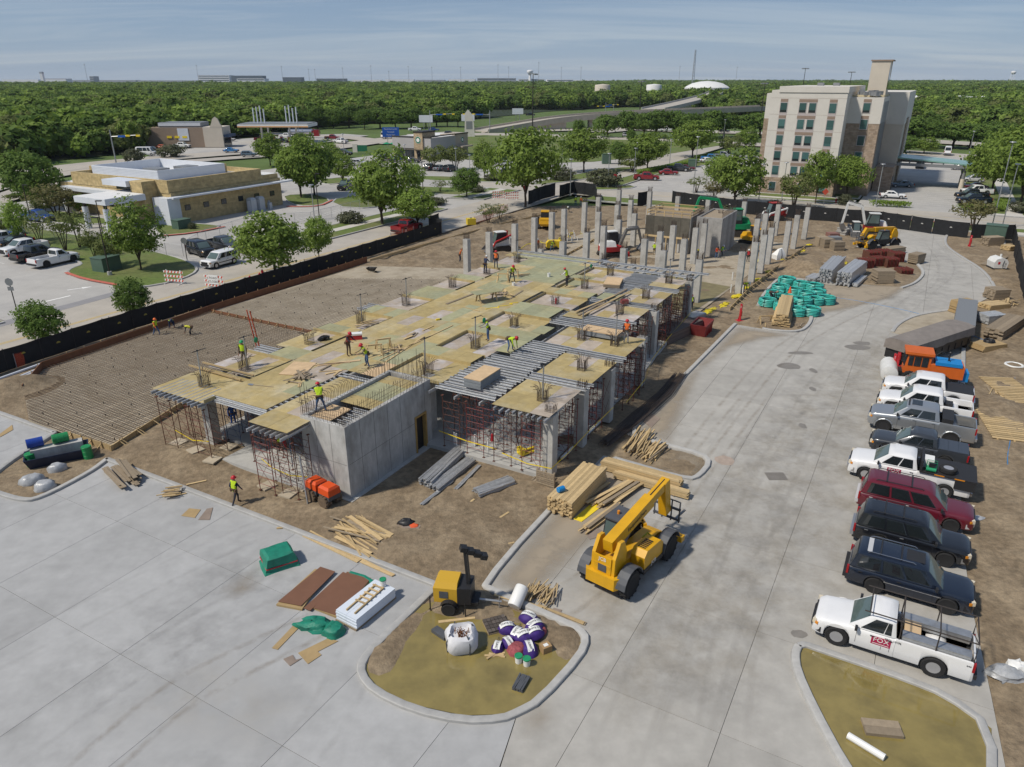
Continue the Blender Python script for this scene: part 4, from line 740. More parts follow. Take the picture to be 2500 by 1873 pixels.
def form_line(pts,h,lab,m,stakes=1.6,th=.05):
 o=thing('form_board',lab,'form board',(0,0,0));P_=wl(pts)
 for i in range(len(P_)-1):
  d=P_[i+1]-P_[i];n=max(1,round(d.length/3.6))
  for k in range(n):
   a=P_[i]+d*(k/n);c=P_[i]+d*((k+1)/n-.004/d.length*0-.001);mb=MB();mb.beam(a+Vector((0,0,.05+h/2)),c+Vector((0,0,.05+h/2+RN.uniform(-.01,.01))),th,h);mb.build('board',m,o)
  for k in range(int(d.length/stakes)):
   a=P_[i]+d*((k+.5)*stakes/d.length);nn=Vector((d.y,-d.x,0)).normalized();mb=MB();mb.beam(a+nn*.06,a+nn*.06+Vector((0,0,h+.2)),.05,.04);mb.beam(a+nn*.06+Vector((0,0,h)),a+nn*.75+Vector((0,0,.02)),.05,.04);mb.build('stake',M_LUM,o)
 return o
form_line([(45.5,36.6),(20.4,36.3),(3,35.05),(-.5,31.5)],.75,'long brown form board along the street fence side of the slab',M_LUMD)
form_line([(20.6,36.2),(20.6,16)],.35,'low brown divider board between the two rebar mats',M_LUMD,1.1)
form_line([(1.5,18.4),(-2.9,17.1),(-3.1,17.2)][::-1],.45,'short yellow form board end at the near slab corner',M_LUM)
form_line([(-3.1,17.1),(3.4,18.9),(12,17.8)],.45,'yellow form board with kickers along the building side of the near slab',M_LUM)
form_line([(-3.2,21.5),(-3.0,17.2)],.45,'yellow form board above the drums and tub',M_LUM,1.0)
form_line([(20.6,15.0),(46,14.2),(60,15.5),(76,16.5)],.4,'form board line running beside the far left deck edge',M_LUM,1.5)
form_line([(92,32),(76,34.5),(60,35.8),(46,36.6)],.35,'low form board line beyond the brown board along the street',M_LUM,1.8)
form_line([(20,-11.3),(44,-10.4),(56,-10),(66,-10.4),(80,-11.2)],.4,'form board line along the driveway side of the column field',M_LUM,1.4)if False else form_line([(47,-9.6),(56,-9.6),(66,-10.2),(82,-11.4)],.4,'form board line along the driveway side of the column field',M_LUM,1.4)
# ==== VEHICLES
def paint(name,c,rough=.3,coat=.6,metal=0.0):return mat('paint_'+name,c,rough,metal,spec=.5,coat=coat,ns=.9,na=.05)
M_GLASS=mat('car_glass',(0.014,0.018,0.02),.05,spec=.9);M_WIND=mat('windscreen_glass',(0.085,0.12,0.115),.06,spec=.8)
M_TYRER=mat('tyre_rubber',(0.018,0.018,0.019),.85,ns=5,na=.25);M_RIM=mat('rim_alloy',(0.45,0.45,0.46),.35,.5);M_CHROME=mat('chrome',(0.55,0.55,0.56),.2,.9);M_UNDER=mat('underbody',(0.012,0.012,0.013),.8)
M_LAMP=mat('lamp_lens',(0.62,0.55,0.42),.15,spec=.6);M_TAIL=mat('tail_lens',(0.30,0.01,0.012),.2);M_AMBER=mat('amber_lens',(0.65,0.24,0.02),.2);M_TRIM=mat('black_trim',(0.022,0.022,0.024),.6)
def text_mesh(s,size,m,ext=.004,align='CENTER'):
 cu=bpy.data.curves.new('lettering','FONT');cu.body=s;cu.size=size;cu.extrude=ext;cu.align_x=align;cu.align_y='CENTER';cu.resolution_u=2
 ob=bpy.data.objects.new('lettering',cu);sc.collection.objects.link(ob);dg=bpy.context.evaluated_depsgraph_get();me=bpy.data.meshes.new_from_object(ob.evaluated_get(dg));me.name='lettering'
 bpy.data.objects.remove(ob);me.materials.clear();me.materials.append(m);return me
def wheel_parts(r,w,spokes,rimm,dark=False):
 t=MB();ri=r*.57;t.lathe([(ri,-w*.42),(r*.9,-w*.5),(r*.985,-w*.36),(r,0),(r*.985,w*.36),(r*.9,w*.5),(ri,w*.42),(ri*.96,0)][:7]+[(ri*.9,w*.1),(ri*.9,-w*.1)],18,axis='y')
 q=MB();q.lathe([(ri*.99,-w*.40),(ri*.86,-w*.36),(ri*.8,-w*.1),(.01,-w*.04),(.01,w*.04),(ri*.8,w*.1),(ri*.86,w*.36),(ri*.99,w*.40)],16,axis='y')
 for k in range(spokes):
  a=2*pi*k/spokes
  for sy in(-1,1):q.beam((ri*.16*cos(a),sy*w*.3,ri*.16*sin(a)),(ri*.86*cos(a),sy*w*.34,ri*.86*sin(a)),ri*.2,w*.1,up=(0,1,0))
 for sy in(-1,1):q.cyl((0,sy*w*.15,0),(0,sy*w*.38,0),ri*.25,n=8)
 return t,q
def cprof(xk,keys,wheels,R,clear):
 xs_=sorted(set([k[0]for k in keys]),reverse=True);ext=set()
 for xw in wheels:
  for a in range(0,181,18):ext.add(round(xw+R*cos(radians(a)),4))
  ext|={round(xw+R+.001,4),round(xw-R-.001,4)}
 out=[];lo,hi=min(xs_),max(xs_)
 stations=[]
 for i in range(len(keys)-1):
  a,c=keys[i],keys[i+1];stations.append(a)
  mids=sorted([e for e in ext if c[0]<e<a[0]],reverse=True)
  for e in mids:
   f=(a[0]-e)/(a[0]-c[0]);stations.append((e,a[1]+(c[1]-a[1])*f,a[2]+(c[2]-a[2])*f,a[3],a[4]+(c[4]-a[4])*f))
 stations.append(keys[-1]);rings=[]
 for x,zt,w_,mode,zf in stations:
  zb=clear
  for xw in wheels:
   d=abs(x-xw)
   if d<R:zb=max(zb,sqrt(R*R-d*d)+R*.88)
  if mode=='b':H=[(0,zf),(.5*w_,zf),(.86*w_,zf),(.865*w_,zt-.02),(.90*w_,zt),(.985*w_,zt-.01),(w_,zt-.1)]
  else:H=[(0,zt+.05),(.5*w_,zt+.04),(.78*w_,zt+.02),(.88*w_,zt-.01),(.94*w_,zt-.05),(.98*w_,zt-.12),(w_,zt-.22)]
  zm=max(zb+.12,min(.72,zt-.3));H+=[(w_*1.005,zm),(.985*w_,zb+.06),(.96*w_,zb),(0,zb)]
  rings.append([(x,y,z)for y,z in H]+[(x,-y,z)for y,z in H[-2:0:-1]])
 return rings
def vehicle(kind,L=5.9,Wd=2.02,wb=3.68,zb=1.2,roof=1.93,R=.46,cab=(1.55,.75,-.95,-1.1),hood=1.1,wins=((.05,.46),(.50,.93)),pm=None,wm=None,rim=None,spokes=8,bed=True,tonneau=None,lift=0.0,bump=None,rackrails=False,sedan_rear=None,trims=True,flare=None):
 """list of (part, sub-part of, mesh builder, material)"""
 out=[];h=Wd/2;xf=L/2;xa=xf-.98 if kind!='sedan' else xf-.9;xr=xa-wb;wm=wm or M_GLASS;rim=rim or M_RIM;bump=bump or M_TRIM
 cf,rf,rr_,cr_=cab
 if kind=='pickup':
  keys=[(xf,.78,h*.8,'n',0),(xf-.06,hood-.16,h*.88,'n',0),(xf-.28,hood-.03,h*.95,'n',0),(cf+.1,zb-.04,h*.985,'n',0),(cf-.2,zb,h,'n',0),(cr_+.02,zb+.02,h,'n',0),(cr_-.0,zb+.02,h,'n',.78)]
  keys+=[(cr_-.005,zb+.02,h*.985,'b',.78),(-xf+.1,zb+.02,h*.98,'b',.78),(-xf+.095,zb+.02,h*.975,'n',.78),(-xf+.03,zb,h*.96,'n',0),(-xf,.7,h*.93,'n',0)]
 elif kind=='suv':
  keys=[(xf,.78,h*.8,'n',0),(xf-.06,hood-.16,h*.88,'n',0),(xf-.28,hood-.03,h*.95,'n',0),(cf+.1,zb-.04,h*.985,'n',0),(cf-.2,zb,h,'n',0),(-xf+.5,zb+.02,h*.99,'n',0),(-xf+.08,zb,h*.95,'n',0),(-xf,.8,h*.9,'n',0)]
 else:
  keys=[(xf,.62,h*.72,'n',0),(xf-.1,hood-.14,h*.86,'n',0),(xf-.4,hood-.03,h*.95,'n',0),(cf+.1,zb-.05,h*.99,'n',0),(cf-.2,zb,h,'n',0),(cr_+.2,zb+.02,h,'n',0),(cr_-.1,zb+.0,h*.98,'n',0),(-xf+.12,zb-.06,h*.88,'n',0),(-xf,.68,h*.8,'n',0)]
 b_=MB();b_.loft(cprof(None,keys,(xa,xr),R*1.12,.34+lift*.6));out.append(('body',None,b_,pm))
 un=MB();un.box(-xf+.25,xf-.25,-h*.72,h*.72,.28+lift,.8);out.append(('chassis',None,un,M_UNDER))
 wb_,wr=h*.955,h*.80;zb2=zb-.02
 def ring(z,f,w_):return None
 base=[(cf,wb_*.9,zb2),(cf-.3,wb_,zb2+.03),(cr_+.12,wb_,zb2+.05),(cr_,wb_*.94,zb2+.05)]
 mid=[(rf+.02,wr*.96,roof-.1),(rf-.18,wr*1.04,roof-.09),(rr_+.1,wr*1.04,roof-.09),(rr_,wr*.98,roof-.1)]
 top=[(rf-.12,wr*.82,roof-.02),(rf-.3,wr*.9,roof),(rr_+.22,wr*.9,roof),(rr_+.08,wr*.84,roof-.03)]
 tt=[(rf-.35,wr*.6,roof+.025),(rf-.4,wr*.6,roof+.03),(rr_+.32,wr*.6,roof+.03),(rr_+.3,wr*.6,roof+.025)]
 cbn=MB();cbn.loft([[p for p in r_]+[(p[0],-p[1],p[2])for p in r_[::-1]]for r_ in(base,mid,top,tt)]);out.append(('cab',None,cbn,pm))
 def face(A,B,C,D,u0,u1,v0,v1,off=.008,inset=0):
  A,B,C,D=map(Vector,(A,B,C,D));n=(B-A).cross(D-A).normalized()
  P_=lambda u,v:(A*(1-u)+B*u)*(1-v)+(D*(1-u)+C*u)*v
  m_=MB();q=[P_(u0,v0),P_(u1,v0),P_(u1,v1),P_(u0,v1)];return m_,q,n
 def pane(A,B,C,D,u0,u1,v0,v1,name,m,out_dir):
  m_,q,n=face(A,B,C,D,u0,u1,v0,v1)
  if n.dot(Vector(out_dir))<0:n=-n
  cc=sum(q,Vector())/4;q2=[cc+(p-cc)*.94+n*.022 for p in q];q1=[p+n*.014 for p in q];q0=[p-n*.02 for p in q]
  m_.loft([q0,q1,q2]);out.append((name,None,m_,m))
 e=.0
 pane((cf,-wb_*.9,zb2),(cf,wb_*.9,zb2),(rf+.02,wr*.96,roof-.1),(rf+.02,-wr*.96,roof-.1),.04,.96,.05,.96,'windscreen',M_WIND,(1,0,.5))
 pane((cr_,-wb_*.94,zb2+.05),(cr_,wb_*.94,zb2+.05),(rr_,wr*.98,roof-.1),(rr_,-wr*.98,roof-.1),.07,.93,.12,.92,'rear_window',wm,(-1,0,.3))
 for sy in(1,-1):
  for(u0,u1)in wins:pane((cf-.3,sy*wb_,zb2+.03),(cr_+.12,sy*wb_,zb2+.05),(rr_+.1,sy*wr*1.04,roof-.09),(rf-.18,sy*wr*1.04,roof-.09),u0,u1,.10,.94,'side_window',wm,(0,sy,.2))
 for sy in(1,-1):
  m_=MB();m_.bc((cf-.28,sy*(h+.12),zb+.1),(.1,.2,.17));m_.bc((cf-.26,sy*(h+.0),zb+.05),(.06,.16,.05));out.append(('mirror',None,m_,M_TRIM))
  m_=MB();m_.bc((xf-.1,sy*h*.74,hood-.25),(.16,h*.3,.2),sy*-.35);out.append(('headlight',None,m_,M_LAMP))
  m_=MB();m_.bc((xf-.16,sy*h*.90,hood-.28),(.12,h*.08,.12),sy*-.5);out.append(('turn_signal',None,m_,M_AMBER))
  m_=MB();m_.bc((-xf+.05,sy*h*.9,zb-.2),(.09,.16,.4));out.append(('taillight',None,m_,M_TAIL))
  if trims:
   nd_=len(wins);
   for k in range(min(2,nd_)):m_=MB();xx=(cf-.35)+(cr_-cf+.35)*([.40,.86][k]if nd_>1 else .8);m_.bc((xx,sy*(h+.012),zb-.13),(.17,.03,.035));out.append(('door_handle',None,m_,bump if bump is not M_TRIM else M_TRIM))
   sm=MB()
   for f in([.02]+[w_[1]+.02 for w_ in wins[:2]]):xx=cf-.3+(cr_+.12-cf+.3)*f;sm.box(xx-.006,xx+.006,sy*h*1.0-.012,sy*h*1.0+.008,.55,zb-.16)
   out.append(('door_seam',None,sm,M_UNDER))
  if flare:
   for xw in(xa,xr):m_=MB();m_.tube([(xw+R*1.16*cos(radians(a)),sy*h*1.0,R*.9+R*1.16*sin(radians(a))+0)for a in range(-5,186,19)],.05,5);out.append(('fender_flare',None,m_,flare))
 m_=MB();m_.bc((xf-.015,0,hood-.3),(.06,h*1.05,.26));out.append(('grille',None,m_,M_TRIM))
 m_=MB();m_.loft([[(xf-.3,sy*h*.99,z),(xf+.02,sy*h*.8,z),(xf+.1,sy*h*.5,z)]for sy,z in()])if False else m_.prism([(xf-.35,h*.97),(xf-.05,h*.86),(xf+.08,h*.5),(xf+.08,-h*.5),(xf-.05,-h*.86),(xf-.35,-h*.97)],.42+lift*.5,.68+lift*.5);out.append(('front_bumper',None,m_,bump))
 m_=MB();m_.bc((-xf-.02,0,.58+lift*.5),(.2,h*1.86,.2));out.append(('rear_bumper',None,m_,bump))
 if kind=='pickup' and bed and not tonneau:
  m_=MB();m_.box(-xf+.1,cr_-.03,-h*.84,h*.84,.785,.80);out.append(('bed_liner',None,m_,M_TRIM))
 if tonneau:m_=MB();m_.box(-xf+.06,cr_-.02,-h*.93,h*.93,zb+.0,zb+.06);out.append(('tonneau_cover',None,m_,tonneau))
 if rackrails:
  for sy in(1,-1):m_=MB();m_.tube([(rf-.5,sy*wr*.88,roof+.02),(rf-.6,sy*wr*.88,roof+.08),(rr_+.5,sy*wr*.88,roof+.08),(rr_+.4,sy*wr*.88,roof+.02)],.022,5);out.append(('roof_rail',None,m_,M_TRIM if rackrails==1 else M_CHROME))
  for x in(rf-1.1,rr_+.9):m_=MB();m_.beam((x,-wr*.88,roof+.08),(x,wr*.88,roof+.08),.06,.03);out.append(('cross_bar',None,m_,M_TRIM))
 return out,(xa,xr,h,R,spokes,rim)
WM={}
def build_vehicle(spec,name,label,cat,loc,rz,group=None):
 parts,(xa,xr,h,R,spokes,rim)=spec;o=thing(name,label,cat,loc,rz,group)
 for nm,_,mb,m in parts:mb.build(nm,m,o,smooth=32 if nm in('body','cab','chassis')else(20 if 'wind' in nm else None))
 k=(R,spokes,rim.name)
 if k not in WM:t,q=wheel_parts(R,.27,spokes,rim);WM[k]=(t.mesh('tyre',M_TYRER,30),q.mesh('rim',rim,30))
 for x in(xa,xr):
  for sy in(1,-1):wv=link('wheel',None,o,(x,sy*(h-.14),R));link('tyre',WM[k][0],wv);link('rim',WM[k][1],wv)
 return o
def far_mesh(spec):
 parts,(xa,xr,h,R,spokes,rim)=spec;mb=MB();mats_=[]
 for nm,_,b_,m in parts:
  if nm in('door_seam','door_handle'):continue
  if m not in mats_:mats_.append(m)
  n=len(mb.v);mb.v+=b_.v;mb.f+=[tuple(i+n for i in f)for f in b_.f];mb.m+=[mats_.index(m)]*len(b_.f)
 for m,i in((M_TYRER,0),(rim,1)):
  if m not in mats_:mats_.append(m)
  for x in(xa,xr):
   for sy in(1,-1):
    mb.mi=mats_.index(m);y=sy*(h-.14)
    mb.cyl((x,y-.13,R),(x,y+.13,R),R if i==0 else R*.62,n=12)if i==0 else mb.cyl((x,y-.14,R),(x,y+.14,R),R*.6,n=10)
 return mb.mesh('car',mats_,32)
PW,PS,PG,PR_,PK,PN,PB=paint('white',(.72,.72,.72)),paint('silver',(.36,.375,.39),.3,.6,.6),paint('dark_grey',(.045,.05,.058),.3,.6,.3),paint('maroon',(.11,.008,.018)),paint('black',(.008,.009,.012),.25),paint('navy_black',(.008,.013,.026),.25),paint('blue',(.01,.05,.22))
PRED=paint('bright_red',(.22,.01,.015));PLB=paint('slate_blue',(.10,.15,.20));PLG=paint('light_grey',(.5,.5,.5));PTAN=paint('tan',(.33,.27,.2));PBRT=paint('cyan_blue',(.02,.16,.4));PORG=paint('orange',(.5,.09,.02))
RZF=TH+pi/2
FOXSIGN=mat('magenta_sign',(.36,.015,.07),.5)
def fox_signs(v,x,y,z,k=1.0):
 for sy in(1,-1):
  s_=MB().box(-.36*k,.36*k,-.006,.006,-.19*k,.19*k).build('door_sign',FOXSIGN,v,(x,sy*y,z))
  m1=link('lettering',text_mesh('FOX',.30*k,M_WHITEP),s_,(0,sy*.012,.05*k),rot=(pi/2,0,0 if sy<0 else pi));link('lettering',text_mesh('ELECTRIC LTD',.075*k,M_WHITEP),s_,(0,sy*.012,-.12*k),rot=(pi/2,0,0 if sy<0 else pi))if False else None
  s2=MB().box(-.3*k,.3*k,-.002,.002,-.012*k,.012*k).build('stripe',M_WHITEP,s_,(0,sy*.008,-.13*k))
v=build_vehicle(vehicle('pickup',L=5.9,wb=3.58,cab=(1.6,.85,-.05,-.15),wins=((.06,.72),(.75,.95)),pm=PW,spokes=10,zb=1.22),'pickup_truck','white single-cab pickup with ladder rack and magenta door sign, nearest the camera','pickup',W(2.1,-27.3,0),RZF)
fox_signs(v,.35,1.016,.92)
link('lettering',text_mesh('TECL 17176',.12,M_TRIM),v,(-.05,1.022,1.13),rot=(pi/2,0,pi));link('lettering',text_mesh('644',.11,M_TRIM),v,(-2.72,1.0,1.06),rot=(pi/2,0,pi))
mb=MB();zt=2.12
for sy in(1,-1):
 y=sy*.9;mb.tube([(-2.85,y,1.24),(-2.85,y,zt),(1.15,y,zt)],.028,6)
 for x in(-.25,-1.55):mb.cyl((x,y,1.24),(x,y,zt),.028,n=6)
for x in(-2.85,-1.55,-.25,.95):mb.cyl((x,-.9,zt),(x,.9,zt),.026,n=6)
mb.cyl((-.25,-.9,1.5),(-.25,.9,1.5),.02,n=6);mb.tube([(-2.85,-.9,1.3),(-2.85,.9,2.1)],.018,5);mb.build('ladder_rack',mat('rack_steel',(.06,.05,.045),.6,.4),v)
for sy in(1,-1):mb=MB();mb.box(-2.75,-.35,sy*.62-.21,sy*.62+.21,1.05,1.36);t_=mb.build('side_toolbox',M_GAL,v);mb=MB();mb.box(-2.76,-.34,sy*.62-.225,sy*.62+.225,1.361,1.39);mb.build('lid',M_GAL,t_)
mb=MB();mb.box(-1.0,-.4,-.36,.36,.81,1.3);mb.build('wooden_crate',M_PLYR,v)
mb=MB();mb.box(-2.85,-1.1,-.35,.35,.805,.86);mb.build('plank',M_LUMO,v)
suv=dict(kind='suv',L=5.2,Wd=2.0,wb=2.95,zb=1.12,roof=1.92,R=.4,cab=(1.35,.6,-2.25,-2.5),hood=1.1,wins=((.05,.33),(.36,.63),(.66,.96)))
v=build_vehicle(vehicle(**{**suv,'pm':PN,'spokes':6,'rackrails':2,'R':.42}),'suv','glossy black SUV with chrome six-spoke wheels and roof hatch, beside the nearest white pickup','SUV',W(6.55,-27.75,0),RZF+pi)
for sy in(1,-1):mb=MB();mb.box(-1.0,1.3,sy*1.0-.012,sy*1.0+.012,.78,.81);mb.build('chrome_strip',M_CHROME,v)
mb=MB();mb.box(-.3,.45,-.45,.45,1.945,1.957);mb.build('roof_hatch',M_TRIM,v);mb=MB();mb.prism([(-1.9,-.6),(-1.7,-.6),(-1.7,.6),(-1.9,.6)],1.93,1.955);mb.build('faded_roof_patch',PLG,v)
v=build_vehicle(vehicle(**{**suv,'pm':PK,'spokes':5,'rackrails':1,'bump':PS}),'suv','dull black SUV with blue sheen, between maroon SUV and glossy black SUV','SUV',W(10.4,-27.65,0),RZF+pi)
v=build_vehicle(vehicle(**{**suv,'L':5.55,'wb':3.3,'pm':PR_,'spokes':5,'rackrails':1,'cab':(1.5,.75,-2.45,-2.68),'bump':PLG}),'suv','long maroon SUV with black roof bars in the parked row','SUV',W(13.9,-27.7,0),RZF+pi)
sp=vehicle('pickup',L=6.3,Wd=2.05,wb=4.1,zb=1.32,roof=2.02,R=.43,cab=(1.9,1.15,-.25,-.4),hood=1.22,wins=((.05,.50),(.54,.94)),pm=PW,spokes=8,bump=M_CHROME)
v=build_vehicle(sp,'flatbed_truck','white crew truck with black flat work bed and green compressor, magenta door sign','truck',W(17.6,-27.2,0),RZF)
fox_signs(v,.75,1.035,1.02)
mb=MB();mb.box(-3.35,-.5,-1.1,1.1,1.35,1.44);mb.build('flat_bed',M_TRIM,v);mb=MB();mb.box(-.62,-.5,-1.05,1.05,1.44,2.05);mb.build('headboard',M_TRIM,v)
for sy in(1,-1):
 mb=MB();mb.box(-3.3,-2.3,sy*1.0-.12,sy*1.0+.12,.8,1.34);mb.build('side_locker',M_TRIM,v)
 for x in(-1.5,-2.5):mb=MB();mb.box(x-.25,x+.25,sy*1.105-.005,sy*1.105+.01,1.37,1.43);mb.build('amber_marker',M_AMBER,v)
mb=MB();mb.box(-1.15,-.65,-.2,.5,1.441,1.95);mb.build('water_tank',M_WHITEP,v)
wv=link('spare_wheel',None,v,(-1.9,.45,1.6),rot=(pi/2,0,0));k=list(WM)[0];link('tyre',WM[k][0],wv);link('rim',WM[k][1],wv)
cmpo=thing('air_compressor','small green air compressor on the flat bed of the white crew truck','compressor',v.matrix_world@Vector((0,0,0))if False else W(17.6,-27.2,0)+Matrix.Rotation(RZF,3,'Z')@Vector((-1.05,.8,1.44)),RZF)
mb=MB()
for y in(-.12,.12):mb.cyl((-.25,y,.14),(.25,y,.14),.11,n=10)
mb.build('tank',M_GREENP,cmpo);mb=MB();mb.tube([(-.25,-.15,.2),(-.25,-.15,.6),(.25,-.15,.6),(.25,-.15,.2)],.015,5);mb.tube([(-.25,.15,.2),(-.25,.15,.6),(.25,.15,.6),(.25,.15,.2)],.015,5);mb.build('frame',M_GREENP,cmpo);mb=MB();mb.bc((0,0,.38),(.28,.2,.22));mb.build('motor',M_BLACKP,cmpo)
v=build_vehicle(vehicle('pickup',L=5.4,Wd=1.9,wb=3.25,zb=1.1,roof=1.78,R=.40,cab=(1.35,.55,-.85,-1.0),hood=1.05,pm=PG,rim=M_TRIM,spokes=6,tonneau=PG),'pickup_truck','dark grey mid-size pickup with folding bed cover in the parked row','pickup',W(21.5,-27.6,0),RZF)
for k in range(3):mb=MB();mb.box(-1.05-k*.53-.53+.03,-1.05-k*.53,-.82,.82,1.165,1.185);mb.build('cover_panel',PG,v)
v=build_vehicle(vehicle('pickup',L=6.25,Wd=2.06,wb=3.95,zb=1.42,roof=2.12,R=.48,cab=(1.75,1.0,-.85,-1.0),hood=1.3,pm=PS,rim=M_TRIM,spokes=6,lift=.15,flare=PS,bump=PS),'pickup_truck','lifted silver crew-cab pickup with black toolbox in its bed','pickup',W(25.2,-27.6,0),RZF)
mb=MB();mb.box(-1.75,-1.1,-.92,.92,1.2,1.72);mb.build('toolbox',M_TRIM,v);mb=MB();mb.box(-2.9,-1.8,-.1,.2,.82,.86);mb.build('plank',M_LUM,v);mb=MB();mb.box(.15,.75,-.45,.45,2.155,2.167);mb.build('sunroof',M_GLASS,v)
mb=MB()
for k in range(5):mb.bc((.92,-.5+k*.25,2.14),(.1,.07,.05))
mb.build('clearance_lights',M_TRIM,v)
v=build_vehicle(vehicle('pickup',cab=(1.6,.85,-.95,-1.1),pm=PW,spokes=6,zb=1.2),'pickup_truck','white crew-cab pickup with open black bed, between silver pickup and covered white one','pickup',W(28.8,-27.7,0),RZF)
mb=MB();mb.box(-1.7,-1.2,-.4,.3,.81,1.18);mb.build('cargo_box',M_TRIM,v)
v=build_vehicle(vehicle('pickup',cab=(1.6,.85,-.95,-1.1),pm=PW,spokes=6,zb=1.2,tonneau=M_TRIM,bump=M_CHROME),'pickup_truck','white crew-cab pickup with flat black bed cover, beside the orange broom tractor','pickup',W(31.9,-27.8,0),RZF)
v=build_vehicle(vehicle(**{**suv,'L':5.0,'pm':PW,'spokes':5,'zb':1.08,'roof':1.86}),'suv','white SUV with dark trim strip standing on the street by the barricades','SUV',G(539,648),radians(-116))
for sy in(1,-1):mb=MB();mb.box(-1.1,1.1,sy*1.0-.015,sy*1.0+.015,.62,.72);mb.build('trim_strip',M_TRIM,v)
build_vehicle(vehicle(**{**suv,'L':4.9,'pm':PK}),'suv','black SUV behind the white SUV by the stop sign','SUV',G(492,622),radians(-42))
build_vehicle(vehicle('pickup',pm=PG,spokes=6),'pickup_truck','dark crew-cab pickup parked by the chain-link fence behind the white SUV','pickup',G(548,610),radians(-36))
v=build_vehicle(vehicle('pickup',L=5.9,wb=3.6,cab=(1.6,.85,-.0,-.1),wins=((.06,.9),),pm=PW,rim=M_TRIM,spokes=6),'pickup_truck','white single-cab pickup with black wheels at the lawn corner of the left lot','pickup',G(135,645),radians(64))
build_vehicle(vehicle('pickup',pm=PK,spokes=6),'pickup_truck','black pickup beside the white single-cab one in the left lot','pickup',W(16.2,79.3)if False else G(92,633),radians(62));build_vehicle(vehicle('pickup',pm=PW,spokes=6),'pickup_truck','white crew-cab pickup, third from the lawn corner in the left lot','pickup',G(62,617),radians(-118))
SED=dict(kind='sedan',L=4.75,Wd=1.84,wb=2.8,zb=.93,roof=1.44,R=.34,cab=(1.05,.25,-1.15,-1.75),hood=.93,wins=((.08,.48),(.51,.86)),spokes=8)
XUV=dict(kind='suv',L=4.65,Wd=1.88,wb=2.7,zb=1.02,roof=1.68,R=.36,cab=(1.2,.45,-1.9,-2.2),hood=1.0,wins=((.05,.40),(.43,.72),(.75,.94)),spokes=6)
VAN=dict(kind='suv',L=5.9,Wd=2.05,wb=3.7,zb=1.3,roof=2.6,R=.38,cab=(2.3,1.7,-2.7,-2.85),hood=1.3,wins=((.03,.2),(.24,.5),(.53,.9)),spokes=6)
PKU=dict(kind='pickup',spokes=6)
FM={}
def far(kind,col,cname,u,v,deg,lab,cat):
 k=(id(kind),col.name)
 if k not in FM:FM[k]=far_mesh(vehicle(**{**kind,'pm':col}))
 p=G(u,v);nm={'car':'parked_car','SUV':'parked_suv','pickup':'parked_pickup','van':'parked_van'}[cat]
 return tag(link(nm,FM[k],None,p,radians(deg)),lab,cat,'vehicles in the streets and lots around the site')
A1,A2,A3,A4=60.7,150.7,-29.3,-119.3
